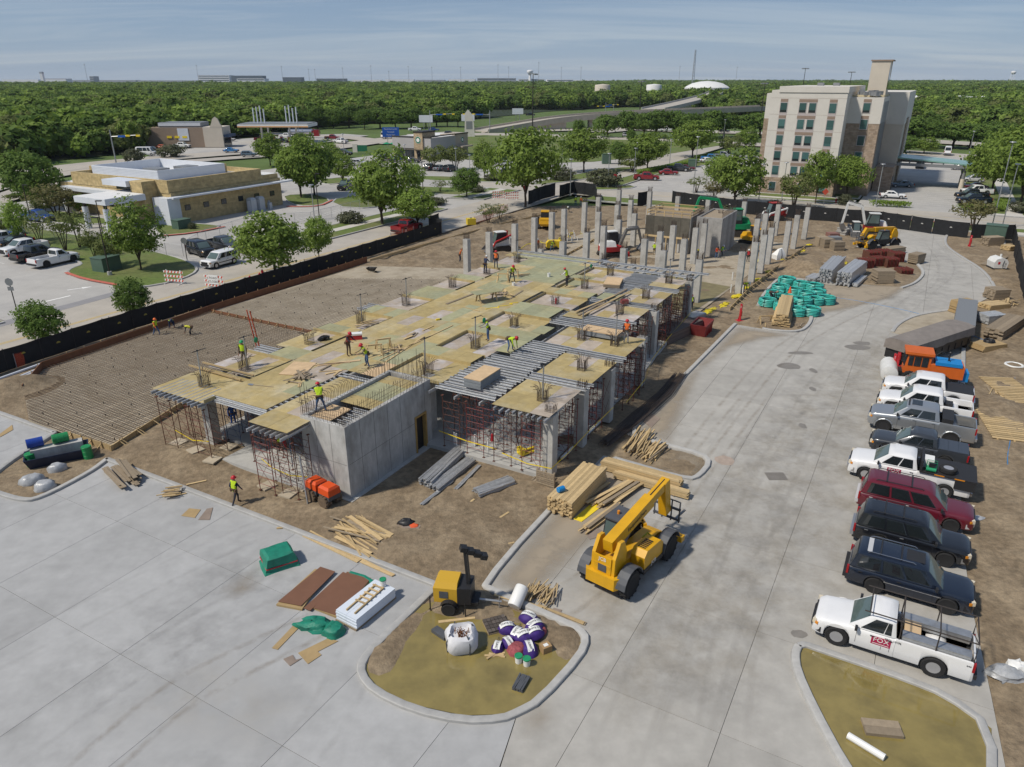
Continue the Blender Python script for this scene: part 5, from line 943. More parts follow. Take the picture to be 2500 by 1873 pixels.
for a in[(SED,PK,'',38,600,A4,'black car parked fourth from the lawn corner in the left lot','car'),(SED,PB,'',18,592,A4,'dark blue car near the left frame edge in the left lot','car'),(PKU,PW,'',8,578,A1,'white pickup at the left frame edge of the left lot','pickup'),(PKU,PB,'',95,540,-20,'dark blue pickup behind the lawn trees left of the clinic','pickup'),(PKU,PW,'',2,597,A4,'white pickup cut by the left frame edge','pickup'),(SED,PG,'',606,618,A3,'dark green-grey car beside the pickup, half behind the round tree','car'),(PKU,PRED,'',995,565,A1,'red pickup on the street behind the black fence','pickup'),(PKU,PK,'',845,462,-100,'black pickup in the clinic lot behind the big tree','pickup'),(XUV,PK,'',945,392,-10,'black SUV left of the café entrance','SUV'),(SED,PLB,'',970,394,40,'light blue car parked at the café','car'),(SED,PG,'',1008,397,-15,'dark grey car parked right of the café door','car'),(XUV,PLG,'',876,404,0,'silver SUV crossing the café lot','SUV'),(SED,PLB,'',820,397,10,'pale blue car between the trees left of the café','car'),(PKU,PK,'',838,380,-15,'black pickup left of the café sign','pickup'),(XUV,PG,'',1050,415,70,'dark SUV under the small trees before the café','SUV'),(SED,PW,'',1075,416,60,'white car between two dark SUVs before the café','car'),(XUV,PK,'',1100,418,60,'black SUV right of the white car before the café','SUV'),(SED,PW,'',1235,405,20,'white car behind the tall tree right of the café','car'),(XUV,PK,'',1245,428,-30,'dark vehicle half hidden behind the tall tree trunk','SUV'),(PKU,PRED,'',1578,440,-10,'red pickup nearest the corner in the lot left of the hotel','pickup'),(SED,PRED,'',1632,427,-10,'red car behind the red pickup left of the hotel','car'),(PKU,PG,'',1655,418,-15,'dark grey pickup behind the red car left of the hotel','pickup'),(SED,PR_,'',1675,416,-15,'maroon car at the end of the row left of the hotel','car'),(PKU,PBRT,'',1735,393,-15,'bright blue pickup near the hotel left side','pickup'),(PKU,PW,'',1765,386,-15,'white pickup behind the bright blue one by the hotel','pickup'),(SED,PW,'',1728,397,10,'white car in front of the bright blue pickup','car'),(SED,PG,'',1775,382,-15,'dark car behind the white pickup left of the hotel','car'),(SED,PLB,'',2200,457,A2+20,'slate blue car near the hotel canopy column','car'),(SED,PW,'',2178,484,-20,'white car behind the hedge at the hotel drive','car'),(PKU,PN,'',2375,497,A2+20,'navy pickup nearest the hedge right of the hotel drive','pickup'),(PKU,PK,'',2370,485,A2+20,'black pickup second from the hedge right of the hotel drive','pickup'),(PKU,PW,'',2382,475,A2+20,'white pickup with dark bed third from the hedge at the hotel drive','pickup'),(SED,PR_,'',2378,463,A2+15,'maroon car fourth from the hedge at the hotel drive','car'),(XUV,PLG,'',2372,445,A2+15,'silver SUV under the right canopy end','SUV'),(XUV,PK,'',2345,415,A2,'dark SUV beyond the canopy on the right','SUV'),(PKU,PK,'',2245,410,A1,'dark pickup beyond the canopy on the left','pickup'),(VAN,PW,'',2312,378,A1,'white van behind the hotel canopy roof','van'),(VAN,PW,'',948,338,A1-20,'white passenger van beside the blue road sign','van'),(PKU,PW,'',832,350,A2,'white pickup on the road left of the blue sign','pickup'),(PKU,PRED,'',812,341,0,'red pickup at the far road bend','pickup'),(PKU,PW,'',1013,320,-5,'white pickup above the café roof','pickup'),(SED,PB,'',1060,320,0,'blue car above the café tower','car'),(XUV,PG,'',1098,330,0,'dark SUV at the signal right of the café','SUV'),(XUV,PW,'',1348,294,10,'white SUV crossing the bridge','SUV'),(SED,PW,'',1412,336,5,'white car on the lower road behind the big tree','car'),(XUV,PW,'',1525,334,80,'white SUV on the lower road between trees','SUV'),(XUV,PW,'',1608,321,0,'white SUV on the highway behind the tree row','SUV'),(PKU,PW,'',1636,321,0,'white pickup behind the tree row left of the hotel','pickup'),(SED,PG,'',1768,323,0,'dark car on the highway behind the trees by the hotel','car'),(SED,PLG,'',2200,334,0,'pale car on the highway right of the hotel','car'),(PKU,PK,'',1295,283,0,'dark pickup on the ramp beyond the bridge','pickup'),(SED,PORG,'',398,364,-5,'orange car at the taco restaurant','car'),(PKU,PW,'',445,361,-5,'white pickup at the taco restaurant','pickup'),(XUV,PK,'',372,370,0,'black SUV left of the orange car at the taco restaurant','SUV'),(VAN,PW,'',358,380,0,'white van in front of the black SUV','van'),(XUV,PK,'',470,352,60,'dark SUV at the taco restaurant corner','SUV'),(XUV,PLG,'',541,352,0,'white crossover in the filling station lot','SUV'),(SED,PBRT,'',565,372,0,'bright blue car below the filling station lot','car'),(XUV,PLB,'',608,382,10,'blue-grey SUV on the road behind the clinic roof','SUV'),(SED,PLG,'',560,344,0,'silver car in the filling station lot','car'),(PKU,PRED,'',640,344,20,'red pickup under the station canopy left','pickup'),(PKU,PK,'',660,345,0,'black pickup under the station canopy','pickup'),(SED,PG,'',690,347,0,'dark car right of the station pumps','car'),(PKU,PW,'',700,337,-5,'white pickup right of the station canopy','pickup'),(PKU,PRED,'',765,327,0,'red pickup on the road behind the station','pickup'),(SED,PLG,'',520,345,50,'grey car behind the taco restaurant corner','car'),(XUV,PTAN,'',575,333,0,'dark SUV by the forest edge at the filling station','SUV')]:far(*a)
# ==== BUILDINGS
def brick_mat(name,c1,c2,mort,bw,bh,rough=.85,axis_rot=TH):
 m=bpy.data.materials.new(name);m.use_nodes=True;t=m.node_tree;N=t.nodes;L=t.links;b_=N['Principled BSDF'];b_.inputs['Roughness'].default_value=rough
 tcn=N.new('ShaderNodeTexCoord');sp=N.new('ShaderNodeSeparateXYZ');L.new(tcn.outputs['Object'],sp.inputs[0]);ad_=N.new('ShaderNodeMath');ad_.operation='ADD';L.new(sp.outputs[0],ad_.inputs[0]);L.new(sp.outputs[1],ad_.inputs[1])
 cbn=N.new('ShaderNodeCombineXYZ');L.new(ad_.outputs[0],cbn.inputs[0]);L.new(sp.outputs[2],cbn.inputs[1])
 br=N.new('ShaderNodeTexBrick');br.inputs['Color1'].default_value=(*c1,1);br.inputs['Color2'].default_value=(*c2,1);br.inputs['Mortar'].default_value=(*mort,1);br.inputs['Scale'].default_value=1;br.inputs['Mortar Size'].default_value=.012;br.inputs['Brick Width'].default_value=bw;br.inputs['Row Height'].default_value=bh;br.inputs['Bias'].default_value=0
 L.new(cbn.outputs[0],br.inputs['Vector']);q=N.new('ShaderNodeTexNoise');q.inputs['Scale'].default_value=1.5;q.inputs['Detail'].default_value=6;L.new(tcn.outputs['Object'],q.inputs['Vector'])
 mr=N.new('ShaderNodeMapRange');mr.inputs[1].default_value=.3;mr.inputs[2].default_value=.7;mr.inputs[3].default_value=.75;mr.inputs[4].default_value=1.2;L.new(q.outputs[0],mr.inputs[0]);x=N.new('ShaderNodeMixRGB');x.blend_type='MULTIPLY';x.inputs[0].default_value=1;L.new(br.outputs[0],x.inputs[1]);L.new(mr.outputs[0],x.inputs[2]);L.new(x.outputs[0],b_.inputs['Base Color'])
 bn=N.new('ShaderNodeBump');bn.inputs['Distance'].default_value=.02;L.new(br.outputs['Fac'],bn.inputs['Height']);bn.invert=True;L.new(bn.outputs[0],b_.inputs['Normal']);return m
M_STONE_H=brick_mat('hotel_stone',(.30,.22,.155),(.40,.31,.235),(.24,.19,.15),.75,.32)
M_STONE_C=brick_mat('clinic_stone',(.52,.40,.20),(.43,.325,.155),(.33,.26,.14),1.6,.22)
M_STUC=mat('hotel_stucco',(.60,.57,.52),.9,ns=.6,na=.06);M_STUC2=mat('hotel_stucco_warm',(.53,.475,.40),.9,ns=.6,na=.06);M_SPAN=mat('spandrel_tan',(.27,.20,.155),.8,ns=2,na=.1);M_MAUVE=mat('window_surround',(.44,.39,.38),.8)
M_TEAL=mat('hotel_glass',(.05,.11,.11),.1,spec=.7,rnd=.4);M_DGLASS=mat('dark_glass',(.02,.028,.032),.08,spec=.7);M_METW=mat('white_metal_panel',(.60,.63,.68),.5,ns=1,na=.05);M_ROOFW=mat('white_roof',(.66,.66,.65),.7,ns=1,na=.08);M_GREYM=mat('grey_metal',(.24,.25,.26),.5,.3);M_BRONZE=mat('dark_bronze',(.04,.035,.03),.5,.3)
def P(o,nm,m,*boxes,**k):
 mb=MB()
 for b_ in boxes:mb.box(*b_)
 return mb.build(nm,m,o,**k)
ho=thing('hotel','tall pale stucco and stone hotel with tower fin at right','building',W(134.8,6.0,0),TH-pi/2)
P(ho,'base_wall',M_STONE_H,(-.9,14.2,-.1,30,0,3.3));P(ho,'wall',M_STUC,(0,14,0,30,3.301,19.9));P(ho,'corner_pier',M_STONE_H,(-.9,-.001,.02,6,3.3,14.6));P(ho,'wall',M_STUC,(-.9,-.001,.02,30,14.601,19.3));P(ho,'parapet',M_STUC,(1.4,14.15,-.15,30.2,19.5,20.6))
P(ho,'wing_wall',M_STONE_H,(14.001,20,5.5,44,0,13.8));P(ho,'wing_wall',M_STUC,(14.001,20.05,5.45,44,13.801,18.6));P(ho,'wing_wall',M_STUC2,(14.001,23.5,22,52,0,13));P(ho,'wing_wall',M_STUC,(14.002,23.6,21.9,52,13.001,19.4));P(ho,'side_pier',M_STONE_H,(20.001,23.8,30,36,0,14));P(ho,'roof_deck',mat('roof_cream',(.50,.43,.28),.8),(.2,19.8,8,43.8,18.65,19.0))
for y in(9,12,15,18):P(ho,'side_recess',M_GREYM,(20.01,20.12,y-.7,y+.7,3.4,17.8))
mb=MB();mb.prism([(16.2,12),(19.6,12),(19.6,18),(16.2,18)],18.6,25.2);t_=mb.build('tower_fin',M_STUC2,ho);mb=MB();mb.add([(19.61,12.3,25.1),(19.61,18,20),(19.61,12.3,20)],[(0,1,2)]);mb.add([(19.66,12.3,25.1),(19.66,18,20),(19.66,12.3,20)],[(0,1,2)]);mb.build('glass_triangle',M_DGLASS,t_);mb=MB();mb.box(16,20,11.8,18.2,25.21,25.45);mb.build('cap',M_SPAN,t_)
def hwin(x,z,y=0,w_=1.25,h_=1.75):
 f=P(ho,'window',M_MAUVE,(x-w_/2-.12,x+w_/2+.12,y-.05,y+.05,z-h_/2-.12,z+h_/2+.12));P(f,'pane',M_TEAL,(x-w_/2,x+w_/2,y-.075,y-.051,z-h_/2+.45,z+h_/2));P(f,'lower_sash',M_DGLASS if RN.random()<.55 else M_TEAL,(x-w_/2,x+w_/2,y-.073,y-.051,z-h_/2,z-h_/2+.44))
for k,z in enumerate((16.7,13.65,10.6,7.55,4.7)):
 for x in(2.6,6.2,8.0,11.7):hwin(x,z)
 for x0,x1 in((1.9,3.3),(5.4,8.8),(11,12.4)):P(ho,'spandrel',M_SPAN,(x0,x1,-.04,.02,z+1.05,z+1.6));
 for x0,x1 in((1.9,3.3),(5.4,8.8),(11,12.4)):P(ho,'apron',M_MAUVE,(x0,x1,-.03,.02,z-1.45,z-1.02))
 P(ho,'floor_joint',M_SPAN,(0,14.01,-.012,.01,z+1.75,z+1.78))
 hwin(17.2,z,5.44);P(ho,'spandrel',M_SPAN,(16.5,17.9,5.40,5.5,z+1.05,z+1.6))
for x in(2.4,8,12):hwin(x,1.5,-.1)
mb=MB();
for k in range(16):mb.bc((15.0+RN.random()*4,7+RN.random()*4,19.2+RN.random()*.3),(.5+RN.random(),.4+RN.random()*.6,.5+RN.random()*.6),RN.random())
mb.build('roof_plant',M_GREYM,ho)
for k in range(2):P(ho,'roof_unit',M_GREYM,(6+k*3.1,7.2+k*3.1,16,17.5,19.9,21.2))
P(ho,'entrance_block',M_STONE_H,(20.2,23.6,14,22,0,5));P(ho,'entrance_door',M_DGLASS,(23.61,23.68,16,18.5,0,3))
cn=thing('entrance_canopy','green glass canopy spanning the drive right of the hotel','canopy',W(160,-12.4,0),TH-pi/2)
mb=MB();mb.side([(0,6.2),(20,4.9),(20,5.15),(0,6.5)],0,9);mb.build('glass_roof',mat('green_glass',(.20,.36,.32),.25,ns=.6,na=.1,spec=.5),cn)
P(cn,'fascia_beam',M_GREYM,(0,20,-.3,-.05,4.4,5.0),(0,20,9.05,9.3,4.4,5.0))
for x in(3,18.3):
 for y in(.6,8.4):mb=MB();mb.cyl((x,y,0),(x,y,2.2),.5,.42,n=12);q=mb.build('column',M_STUC2,cn);mb=MB();mb.cyl((x,y,2.2),(x,y,4.9),.34,n=12);mb.build('shaft',M_GREYM,q)
for k in range(9):P(cn,'rafter',M_GREYM,(.8+k*2.2,1.0+k*2.2,0,9,4.65,4.85))
P(cn,'side_roof',M_STUC2,(-4.5,-.2,1,7,4.2,4.8))
cl=thing('clinic','low yellow stone clinic with white roof screen and entry canopy','building',W(51.3,81.4,0),TH)
P(cl,'wall',M_STONE_C,(0,23.6,0,30,0,4.9));P(cl,'parapet',M_STONE_C,(-.1,.4,.3,26,4.901,6.9),(.401,19.5,.3,.8,4.901,6.9),(.401,19.5,25.5,26,4.901,6.9),(19.0,19.5,.801,25.499,4.901,6.9));P(cl,'parapet',M_STONE_C,(19.501,23.4,.3,20,4.901,5.7));P(cl,'roof',M_ROOFW,(19.6,23.3,.4,19.6,5.71,5.75),(.6,19.0,26.05,29.7,4.9,4.98))
P(cl,'raised_wall',M_STONE_C,(3.2,17.4,24.9,25.6,6.91,7.6),(17.12,17.7,7,24.89,6.15,7.6));P(cl,'roof',M_ROOFW,(.401,18.999,.801,25.499,4.9,6.1))
for a in((3.4,16.9,6.8,7.0),(3.4,16.9,24.6,24.85)):P(cl,'roof_screen',M_METW,(a[0],a[1],a[2],a[3],6.101,7.75))
for a in((3.2,3.39),(16.91,17.1)):P(cl,'roof_screen',M_METW,(a[0],a[1],6.8,24.85,6.101,7.75))
for k in range(6):P(cl,'screen_rib',M_METW,(3.3,17,6.76,6.79,6.3+k*.24,6.4+k*.24),(3.15,3.19,6.9,24.8,6.3+k*.24,6.4+k*.24))
P(cl,'roof_unit',M_GREYM,(7,9.5,12,16,6.101,7.4));P(cl,'roof_unit',M_GREYM,(11,14,10,13,6.101,7.5))
P(cl,'awning',M_METW,(-.6,25.5,-1.3,-.02,4.15,4.4));P(cl,'white_panel',M_METW,(-1.4,-.02,-.8,2.9,0,4.3));P(cl,'white_panel',M_METW,(-.05,1.2,-.35,-.02,0,4.1))
P(cl,'pylon',M_STONE_C,(-2.6,-.02,3.2,6.2,0,6.8));P(cl,'canopy',M_METW,(-9.6,-2.7,2.6,10.5,4.1,5.0),(-2.69,-.02,6.25,10.5,4.1,5.0));P(cl,'canopy_roof',M_ROOFW,(-9.5,-2.8,2.7,10.4,5.001,5.05));P(cl,'upper_canopy',M_METW,(-3.2,-.12,6.3,12.5,5.9,6.8));P(cl,'clerestory',M_DGLASS,(-1.2,-.12,6.4,12,5.06,5.88))
for y in(3.9,9.2):mb=MB();mb.cyl((-8.9,y,0),(-8.9,y,3.4),.45,n=14);mb.build('canopy_column',M_METW,cl,smooth=40);P(cl,'column_cap',M_BRONZE,(-9.1,-8.7,y-.2,y+.2,3.4,4.1))
f=P(cl,'entry_glazing',M_DGLASS,(-1.3,-.03,6.25,11.5,0,4.05))
for k in range(6):P(f,'mullion',M_METW,(-1.38,-1.28,6.3+k*1.0,6.36+k*1.0,0,4.05))
for z in(1.1,2.3,3.3):P(f,'transom',M_METW,(-1.37,-1.29,6.3,11.45,z,z+.06))
for k in range(6):f=P(cl,'window',M_BRONZE,(2.2+k*3.7,3.3+k*3.7,-.06,.03,1.9,2.8));P(f,'pane',M_DGLASS,(2.27+k*3.7,3.23+k*3.7,-.075,-.061,1.97,2.73))
for k in range(3):P(cl,'window',M_DGLASS,(-.06,.02,13.5+k*2,14.8+k*2,1.6,2.6))
P(cl,'left_frame',M_METW,(-1.6,.3,14,27.5,3.9,4.5),(-1.6,.3,26.9,27.5,0,3.89));P(cl,'left_wall',M_STONE_C,(-.03,.6,14,29.9,.0,3.88))
def box_thing(nm,lab,cat,pos,rz,d,m,group=None,parts=()):
 o=thing(nm,lab,cat,pos,rz,group);x,y,z=d;mb=MB();mb.box(-x/2,x/2,-y/2,y/2,.02,z);mb.build('body',m,o)
 for pn,pm_,b_ in parts:P(o,pn,pm_,b_)
 return o
M_UTIL=mat('utility_green',(.075,.125,.095),.55,ns=2,na=.1);M_PORTA=mat('portable_grey',(.40,.43,.46),.5)
def util(u,v,rz,d,lab):x,y,z=d;return box_thing('utility_cabinet',lab,'utility box',Ge(u,v),rz,d,M_UTIL,'green utility cabinets',[('lid',M_UTIL,(-x/2-.06,x/2+.06,-y/2-.06,y/2+.06,z+.001,z+.1)),('pad',M_KERB,(-x/2-.25,x/2+.25,-y/2-.25,y/2+.25,-.1,.018)),('door',M_UTIL,(-x*.48,x*.48,-y/2-.025,-y/2-.002,.15,z-.1))])
util(263,660,TH+.1,(2.6,2.0,1.7),'large green utility cabinet on the lawn by the black lamp post');util(445,558,TH,(2.4,1.6,1.4),'green utility cabinet in front of the clinic corner');util(2425,590,-.6,(2.6,2.0,2.3),'large green utility cabinet inside the far right fence corner');util(1480,400,0,(2.4,1.8,2.6),'green utility cabinet beside the lawn left of the hotel lot');util(1690,408,-.3,(2.2,1.8,1.9),'green utility cabinet at the hotel lot hedge');util(1228,390,0,(2,1.6,1.8),'green utility cabinet right of the café')
for k,(u,v)in enumerate(((617,517),(637,513))):
 o=thing('portable_toilet',['left','right'][k]+' grey portable toilet against the clinic wall','toilet',G(u,v),TH-pi/2,'portable toilets');P(o,'cabin',M_PORTA,(-.6,.6,-.6,.6,0,2.1));mb=MB();mb.loft([[(-.63,-.63,2.1),(.63,-.63,2.1),(.63,.63,2.1),(-.63,.63,2.1)],[(-.4,-.4,2.45),(.4,-.4,2.45),(.4,.4,2.45),(-.4,.4,2.45)]]);mb.build('roof',M_PORTA,o);P(o,'door',M_METW,(-.4,.4,-.63,-.601,.1,1.95))
o=thing('hand_wash_station','small grey wash station right of the portable toilets','wash station',G(660,511),TH);P(o,'tank',M_PORTA,(-.3,.3,-.3,.3,0,1.2));P(o,'back',M_GREYM,(-.25,.25,.1,.2,1.2,1.6))
cf_=thing('cafe','grey and tan café with round green emblems on its tower','building',W(156,118.2,0),TH-pi/2)
M_CGREY=mat('cafe_stucco',(.36,.35,.345),.9,ns=.6,na=.05);M_CTAN=mat('cafe_tan',(.40,.34,.27),.9,ns=.6,na=.06);M_CSTONE=brick_mat('cafe_stone',(.46,.35,.22),(.38,.29,.18),(.3,.24,.16),.6,.2)
P(cf_,'wall',M_CGREY,(0,8.3,0,20,2.9,6));P(cf_,'wall',M_CTAN,(0,8.3,.02,20,0,2.899));P(cf_,'tower',M_CSTONE,(8.301,11.4,-.5,6,0,7.4));P(cf_,'cap',M_BRONZE,(8.2,11.5,-.6,6.1,7.401,7.8));P(cf_,'wall',M_CGREY,(11.401,14,0,13,0,6.0));P(cf_,'wall',M_CTAN,(8.301,14.0,13.001,20,0,6.3));P(cf_,'coping',M_BRONZE,(-.1,8.29,-.1,.4,6.001,6.3),(11.41,14.1,-.1,.4,6.001,6.3),(13.7,14.15,.41,20.1,6.301,6.6));P(cf_,'roof',M_ROOFW,(.4,13.6,6.2,19.8,6.005,6.05));P(cf_,'band',M_BRONZE,(0,8.29,-.08,-.01,2.8,2.98))
for k in range(7):f=P(cf_,'window',M_BRONZE,(.7+k*1.08,1.7+k*1.08,-.05,.01,.3,2.6));P(f,'pane',M_DGLASS,(.76+k*1.08,1.64+k*1.08,-.065,-.051,.36,2.54))
P(cf_,'door',M_DGLASS,(9.3,10.6,-.56,-.51,0,2.4));P(cf_,'awning',M_BRONZE,(8.6,11.2,-1.8,-.51,2.6,2.75))
M_SIREN=mat('emblem_green',(.012,.14,.075),.6)
def emblem(par,loc,rot,r):
 e=link('round_emblem',None,par,loc,rot=rot);mb=MB();mb.cyl((0,0,0),(0,0,.06),r,n=28);mb.build('disc',M_WHITEP,e);mb=MB();mb.cyl((0,0,.061),(0,0,.08),r*.93,n=28);mb.build('field',M_SIREN,e);mb=MB();mb.cyl((0,0,.081),(0,0,.095),r*.55,n=24);mb.build('centre',M_WHITEP,e)
emblem(cf_,(9.85,-.5,5.4),(pi/2,0,0),1.0);emblem(cf_,(14.0,16.8,4.6),(pi/2,0,pi/2),.85)
P(cf_,'drive_window',M_BRONZE,(14.01,14.8,8,12,2.4,2.7));P(cf_,'side_canopy',M_CTAN,(14.01,16.5,13,19,2.6,3.0))
for k in range(2):
 o=thing('patio_umbrella',['left','right'][k]+' green patio umbrella at the café end wall','umbrella',G(945+k*16,368),0,'café umbrellas');mb=MB();mb.cyl((0,0,0),(0,0,2.3),.03,n=5);mb.build('pole',M_GREYM,o);mb=MB();mb.cyl((0,0,2.2),(0,0,2.7),1.3,.05,n=8);mb.build('canopy',M_GREENP,o)
M_TACO=mat('taco_tan',(.27,.205,.155),.9,ns=.6,na=.06)
tb=thing('restaurant','brown flat-roofed restaurant with curved gable by the wood','building',G(362,360),radians(3));P(tb,'wall',M_TACO,(0,19.5,0,10,0,6.4));P(tb,'parapet',M_GREYM,(4,18.6,1.5,9.5,6.401,8.0));P(tb,'roof_screen',M_METW,(4.2,18.4,1.2,1.49,6.9,7.8));P(tb,'panel',M_METW,(10.8,14.4,-.15,-.01,2.2,6.2));P(tb,'store',M_STUC,(-6,-.02,1,6,0,3))
mb=MB();mb.side([(19.5,0),(25,0),(25,6.6),(24.2,6.8),(23.6,8.2),(22.4,9.2),(21.2,8.2),(20.6,6.8),(19.5,6.6)],-.6,-.1)if False else mb.prism([(19.501,-.3),(26,-.3),(26,9),(19.501,9)],0,6.6);mb.build('gable_block',M_STUC2,tb);mb=MB();mb.side([(22,6.61),(26.2,6.61),(25.6,7.6),(25.0,9.2),(24.1,9.9),(23.2,9.2),(22.6,7.6)],-.35,.2);mb.build('curved_gable',M_STUC2,tb);P(tb,'awning',M_FBLUE,(26.01,28,.5,8,3.2,4.0));P(tb,'glazing',M_DGLASS,(26.01,26.1,.5,8,.3,3))
for k in range(3):P(tb,'yellow_sign',M_TAPE,(7+k*2.6,8.6+k*2.6,-.2,-.02,3.0,3.7))
gs=thing('filling_station','filling station canopy with white masts and orange stripe','canopy',G(682,346),radians(0));P(gs,'canopy',M_ROOFW,(-13,13,-6,8,5.4,6.4));P(gs,'stripe',mat('station_orange',(.62,.27,.02),.6),(-13.05,13.05,-6.06,-6.01,5.5,5.8));P(gs,'canopy_roof',M_GREYM,(-12.6,12.6,-5.6,7.6,6.41,6.7))
for x in(-6,-3.5,4.5,7):P(gs,'column',M_ROOFW,(x-.3,x+.3,-1,-.4,0,5.4));
for x in(-8.5,-7.2,-5.9,-4.6,3.6,4.9,6.2,7.5):
 mb=MB();mb.cyl((x,0,6.7),(x,0,11.5+.3*x%1.5),.22,n=6);mb.build('mast',M_METW,gs)
for k in range(4):o=box_thing('fuel_pump',ORD[k]+' fuel pump from the left under the station canopy','fuel pump',G(652+k*18,347),0,(.8,.5,1.9),M_REDP,'fuel pumps',[('top_sign',M_ROOFW,(-.45,.45,-.3,.3,1.91,2.3))])
o=thing('tank_truck','silver tank truck behind the filling station canopy','truck',G(735,336),0);mb=MB();mb.lathe([(.4,-5),(1.2,-4.7),(1.25,0),(1.2,4.7),(.4,5)],14,(0,0,2.1),'x');mb.build('tank',M_CHROME,o,smooth=40);P(o,'chassis',M_UNDER,(-5,5.5,-1,1,.5,1.0));P(o,'cab',PRED,(5.6,7.6,-1.1,1.1,.6,3))
M_BRC=mat('bridge_concrete',(.44,.39,.32),.9,ns=.6,na=.15);
br=thing('overpass','tan concrete overpass curving above the lower road','bridge',(0,0,0))
bp=[G(1123,320),G(1190,318),G(1250,325),G(1330,330),G(1440,335),G(1530,334)];bp=[Vector((-14,352,0)),Vector((2,362,2.0)),Vector((22,372,4.6)),Vector((48,384,6.0)),Vector((78,398,6.6)),Vector((112,420,6.8)),Vector((150,455,6.8))]
bp=chaikin(bp,2);mb=MB();ribbon(mb,bp,[(-6,-.9),(-6,.0),(6,.0),(6,-.9)]);mb.build('deck',M_STREET,br)
for sy in(-1,1):mb=MB();ribbon(mb,bp,[(sy*6.2-.25,-1.6),(sy*6.2-.25,.85),(sy*6.2+.25,.85),(sy*6.2+.25,-1.6)]);mb.build('parapet',M_BRC,br)
mb=MB();ribbon(mb,[Vector((p.x,p.y,0))for p in bp if p.z<4.4],[(-6.0,-.5),(-6.0,.1),(6.0,.1),(6.0,-.5)]);
mb=MB();pl_=[p for p in bp if p.z<4.7];mb.loft([[(p.x+.2,p.y-6.2,-.5),(p.x+.2,p.y-6.2,p.z-.6),(p.x-.2,p.y+6.2,p.z-.6),(p.x-.2,p.y+6.2,-.5)]for p in pl_]);mb.build('abutment',M_BRC,br)
for k,q in enumerate((12,14,16,18,20)):
 p=bp[min(q,len(bp)-2)];mb=MB();mb.bc((p.x,p.y-3.5,p.z/2-.6),(1.6,1.6,p.z));mb.build('pier',M_BRC,br);mb=MB();mb.bc((p.x,p.y+3.5,p.z/2-.6),(1.6,1.6,p.z));mb.build('pier',M_BRC,br)
M_SCREEN=mat('black_screen',(.012,.013,.015),.8,ns=2,na=.4,bump=.02,bs=1.5)
def fence(pts,lab,h=1.85,step=3.0,m=M_SCREEN,raw=True,vent=None,wave=.12,postm=M_BLACKP,nm='site_fence',base=0.0):
 o=thing(nm,lab,'fence',(0,0,0));P_=[Vector(p)for p in pts]
 for i in range(len(P_)-1):
  d=P_[i+1]-P_[i];n=max(1,round(d.length/step));nn=Vector((-d.y,d.x,0)).normalized()
  for k in range(n):
   a=P_[i]+d*(k/n);c=P_[i]+d*((k+1)/n);rings=[];ph=RN.uniform(0,6)
   for q in range(7):
    f=q/6;p=a+(c-a)*f;w_=sin(f*pi)*wave*sin(ph+i+k)+.03*sin(f*9+ph);sag=-.06*sin(f*pi)
    rings.append([p+nn*(w_*.6)+Vector((0,0,base+.04)),p+nn*w_+Vector((0,0,base+h*.5)),p+nn*w_*.4+Vector((0,0,base+h+sag))])
   mb=MB();mb.loft(rings,False,False);mb.build('screen_panel',m,o,smooth=60)
   mb=MB();mb.cyl(a+Vector((0,0,base)),a+Vector((0,0,base+h+.06)),.035,n=6);mb.build('post',postm,o)
   if vent:
    p=a+(c-a)*.5;w0=.1*0+wave*sin(ph+i+k);mb=MB();d1=d.normalized()
    for sd_ in(1,-1):mb.add([p+nn*(w0+sd_*.05)+d1*(.18*cos(t*pi/6))+Vector((0,0,base+h*.55+.16*sin(t*pi/6)))for t in range(7)],[tuple(range(7))])
    mb.build('wind_vent',vent,o)
 mb=MB();mb.cyl(P_[-1],P_[-1]+Vector((0,0,h+.06)),.035,n=6);mb.build('post',postm,o);return o
M_VENTY=mat('vent_yellow',(.33,.28,.05),.8);M_VENTW=mat('vent_pale',(.45,.44,.42),.8)
fence([W(-22,33.5),W(-6,36.6),W(1.6,37.6),W(13.5,38.4),W(33,38.6),W(59,39.0),W(66,39.1)],'long black screened fence between the street and the rebar mats',vent=M_VENTY)
fence([W(66.2,39.1),W(67.5,42.4),W(70.5,42.6)],'short black fence return at the street gap',2.2)
fence([G(1290,500),G(1330,485),G(1355,478)],'leaning black screen panel beside the tall tree at the corner',2.6,wave=.3);fence([G(1366,482),G(1400,472),G(1450,478),G(1456,492)],'black screen around the far earth pile',2.4)
fence([G(1556,505),G(1582,500)],'scrap of black screen beside the ribbed rear columns',2.6)
fence([G(1640,496),G(1796,520),G(1985,538),G(2150,552),G(2219,563)],'dark screened fence along the cross street left of the gate',2.3,vent=M_VENTW);fence([G(2221,563),G(2272,571)],'black gate leaf in the far fence, left leaf',2.3,4,vent=M_VENTW,nm='site_gate');fence([G(2275,571),G(2360,582)],'sagging black gate leaf in the far fence, right leaf',2.3,7,vent=M_VENTW,nm='site_gate',wave=.3);fence([G(2368,583),G(2470,585)],'black screened fence behind the green cabinet',2.2);fence([G(2470,585),G(2478,640),G(2500,740),G(2560,900)],'black screened fence running down the right frame edge',2.2)
M_NET=mat('orange_net',(.75,.12,.05),.8,alpha=.38)
for k,(a,c,lab)in enumerate([((42,900),(70,888),'orange safety net round the leftmost street tree'),((272,805),(345,783),'orange safety net round the small street tree behind the fence'),((600,705),(655,688),'orange safety net beside the red hydrants'),((745,658),(815,640),'pink safety net around the slim street tree'),((1158,548),(1205,532),'bright orange safety net at the street gap'),((1180,532),(1240,515),'orange net behind the low bushes at the street gap'),((955,590),(1010,573),'red safety net behind the red pickup')]):
 fence([G(*a),G(*c)],lab,1.25,3,M_NET,postm=M_GREYM,nm='safety_net')
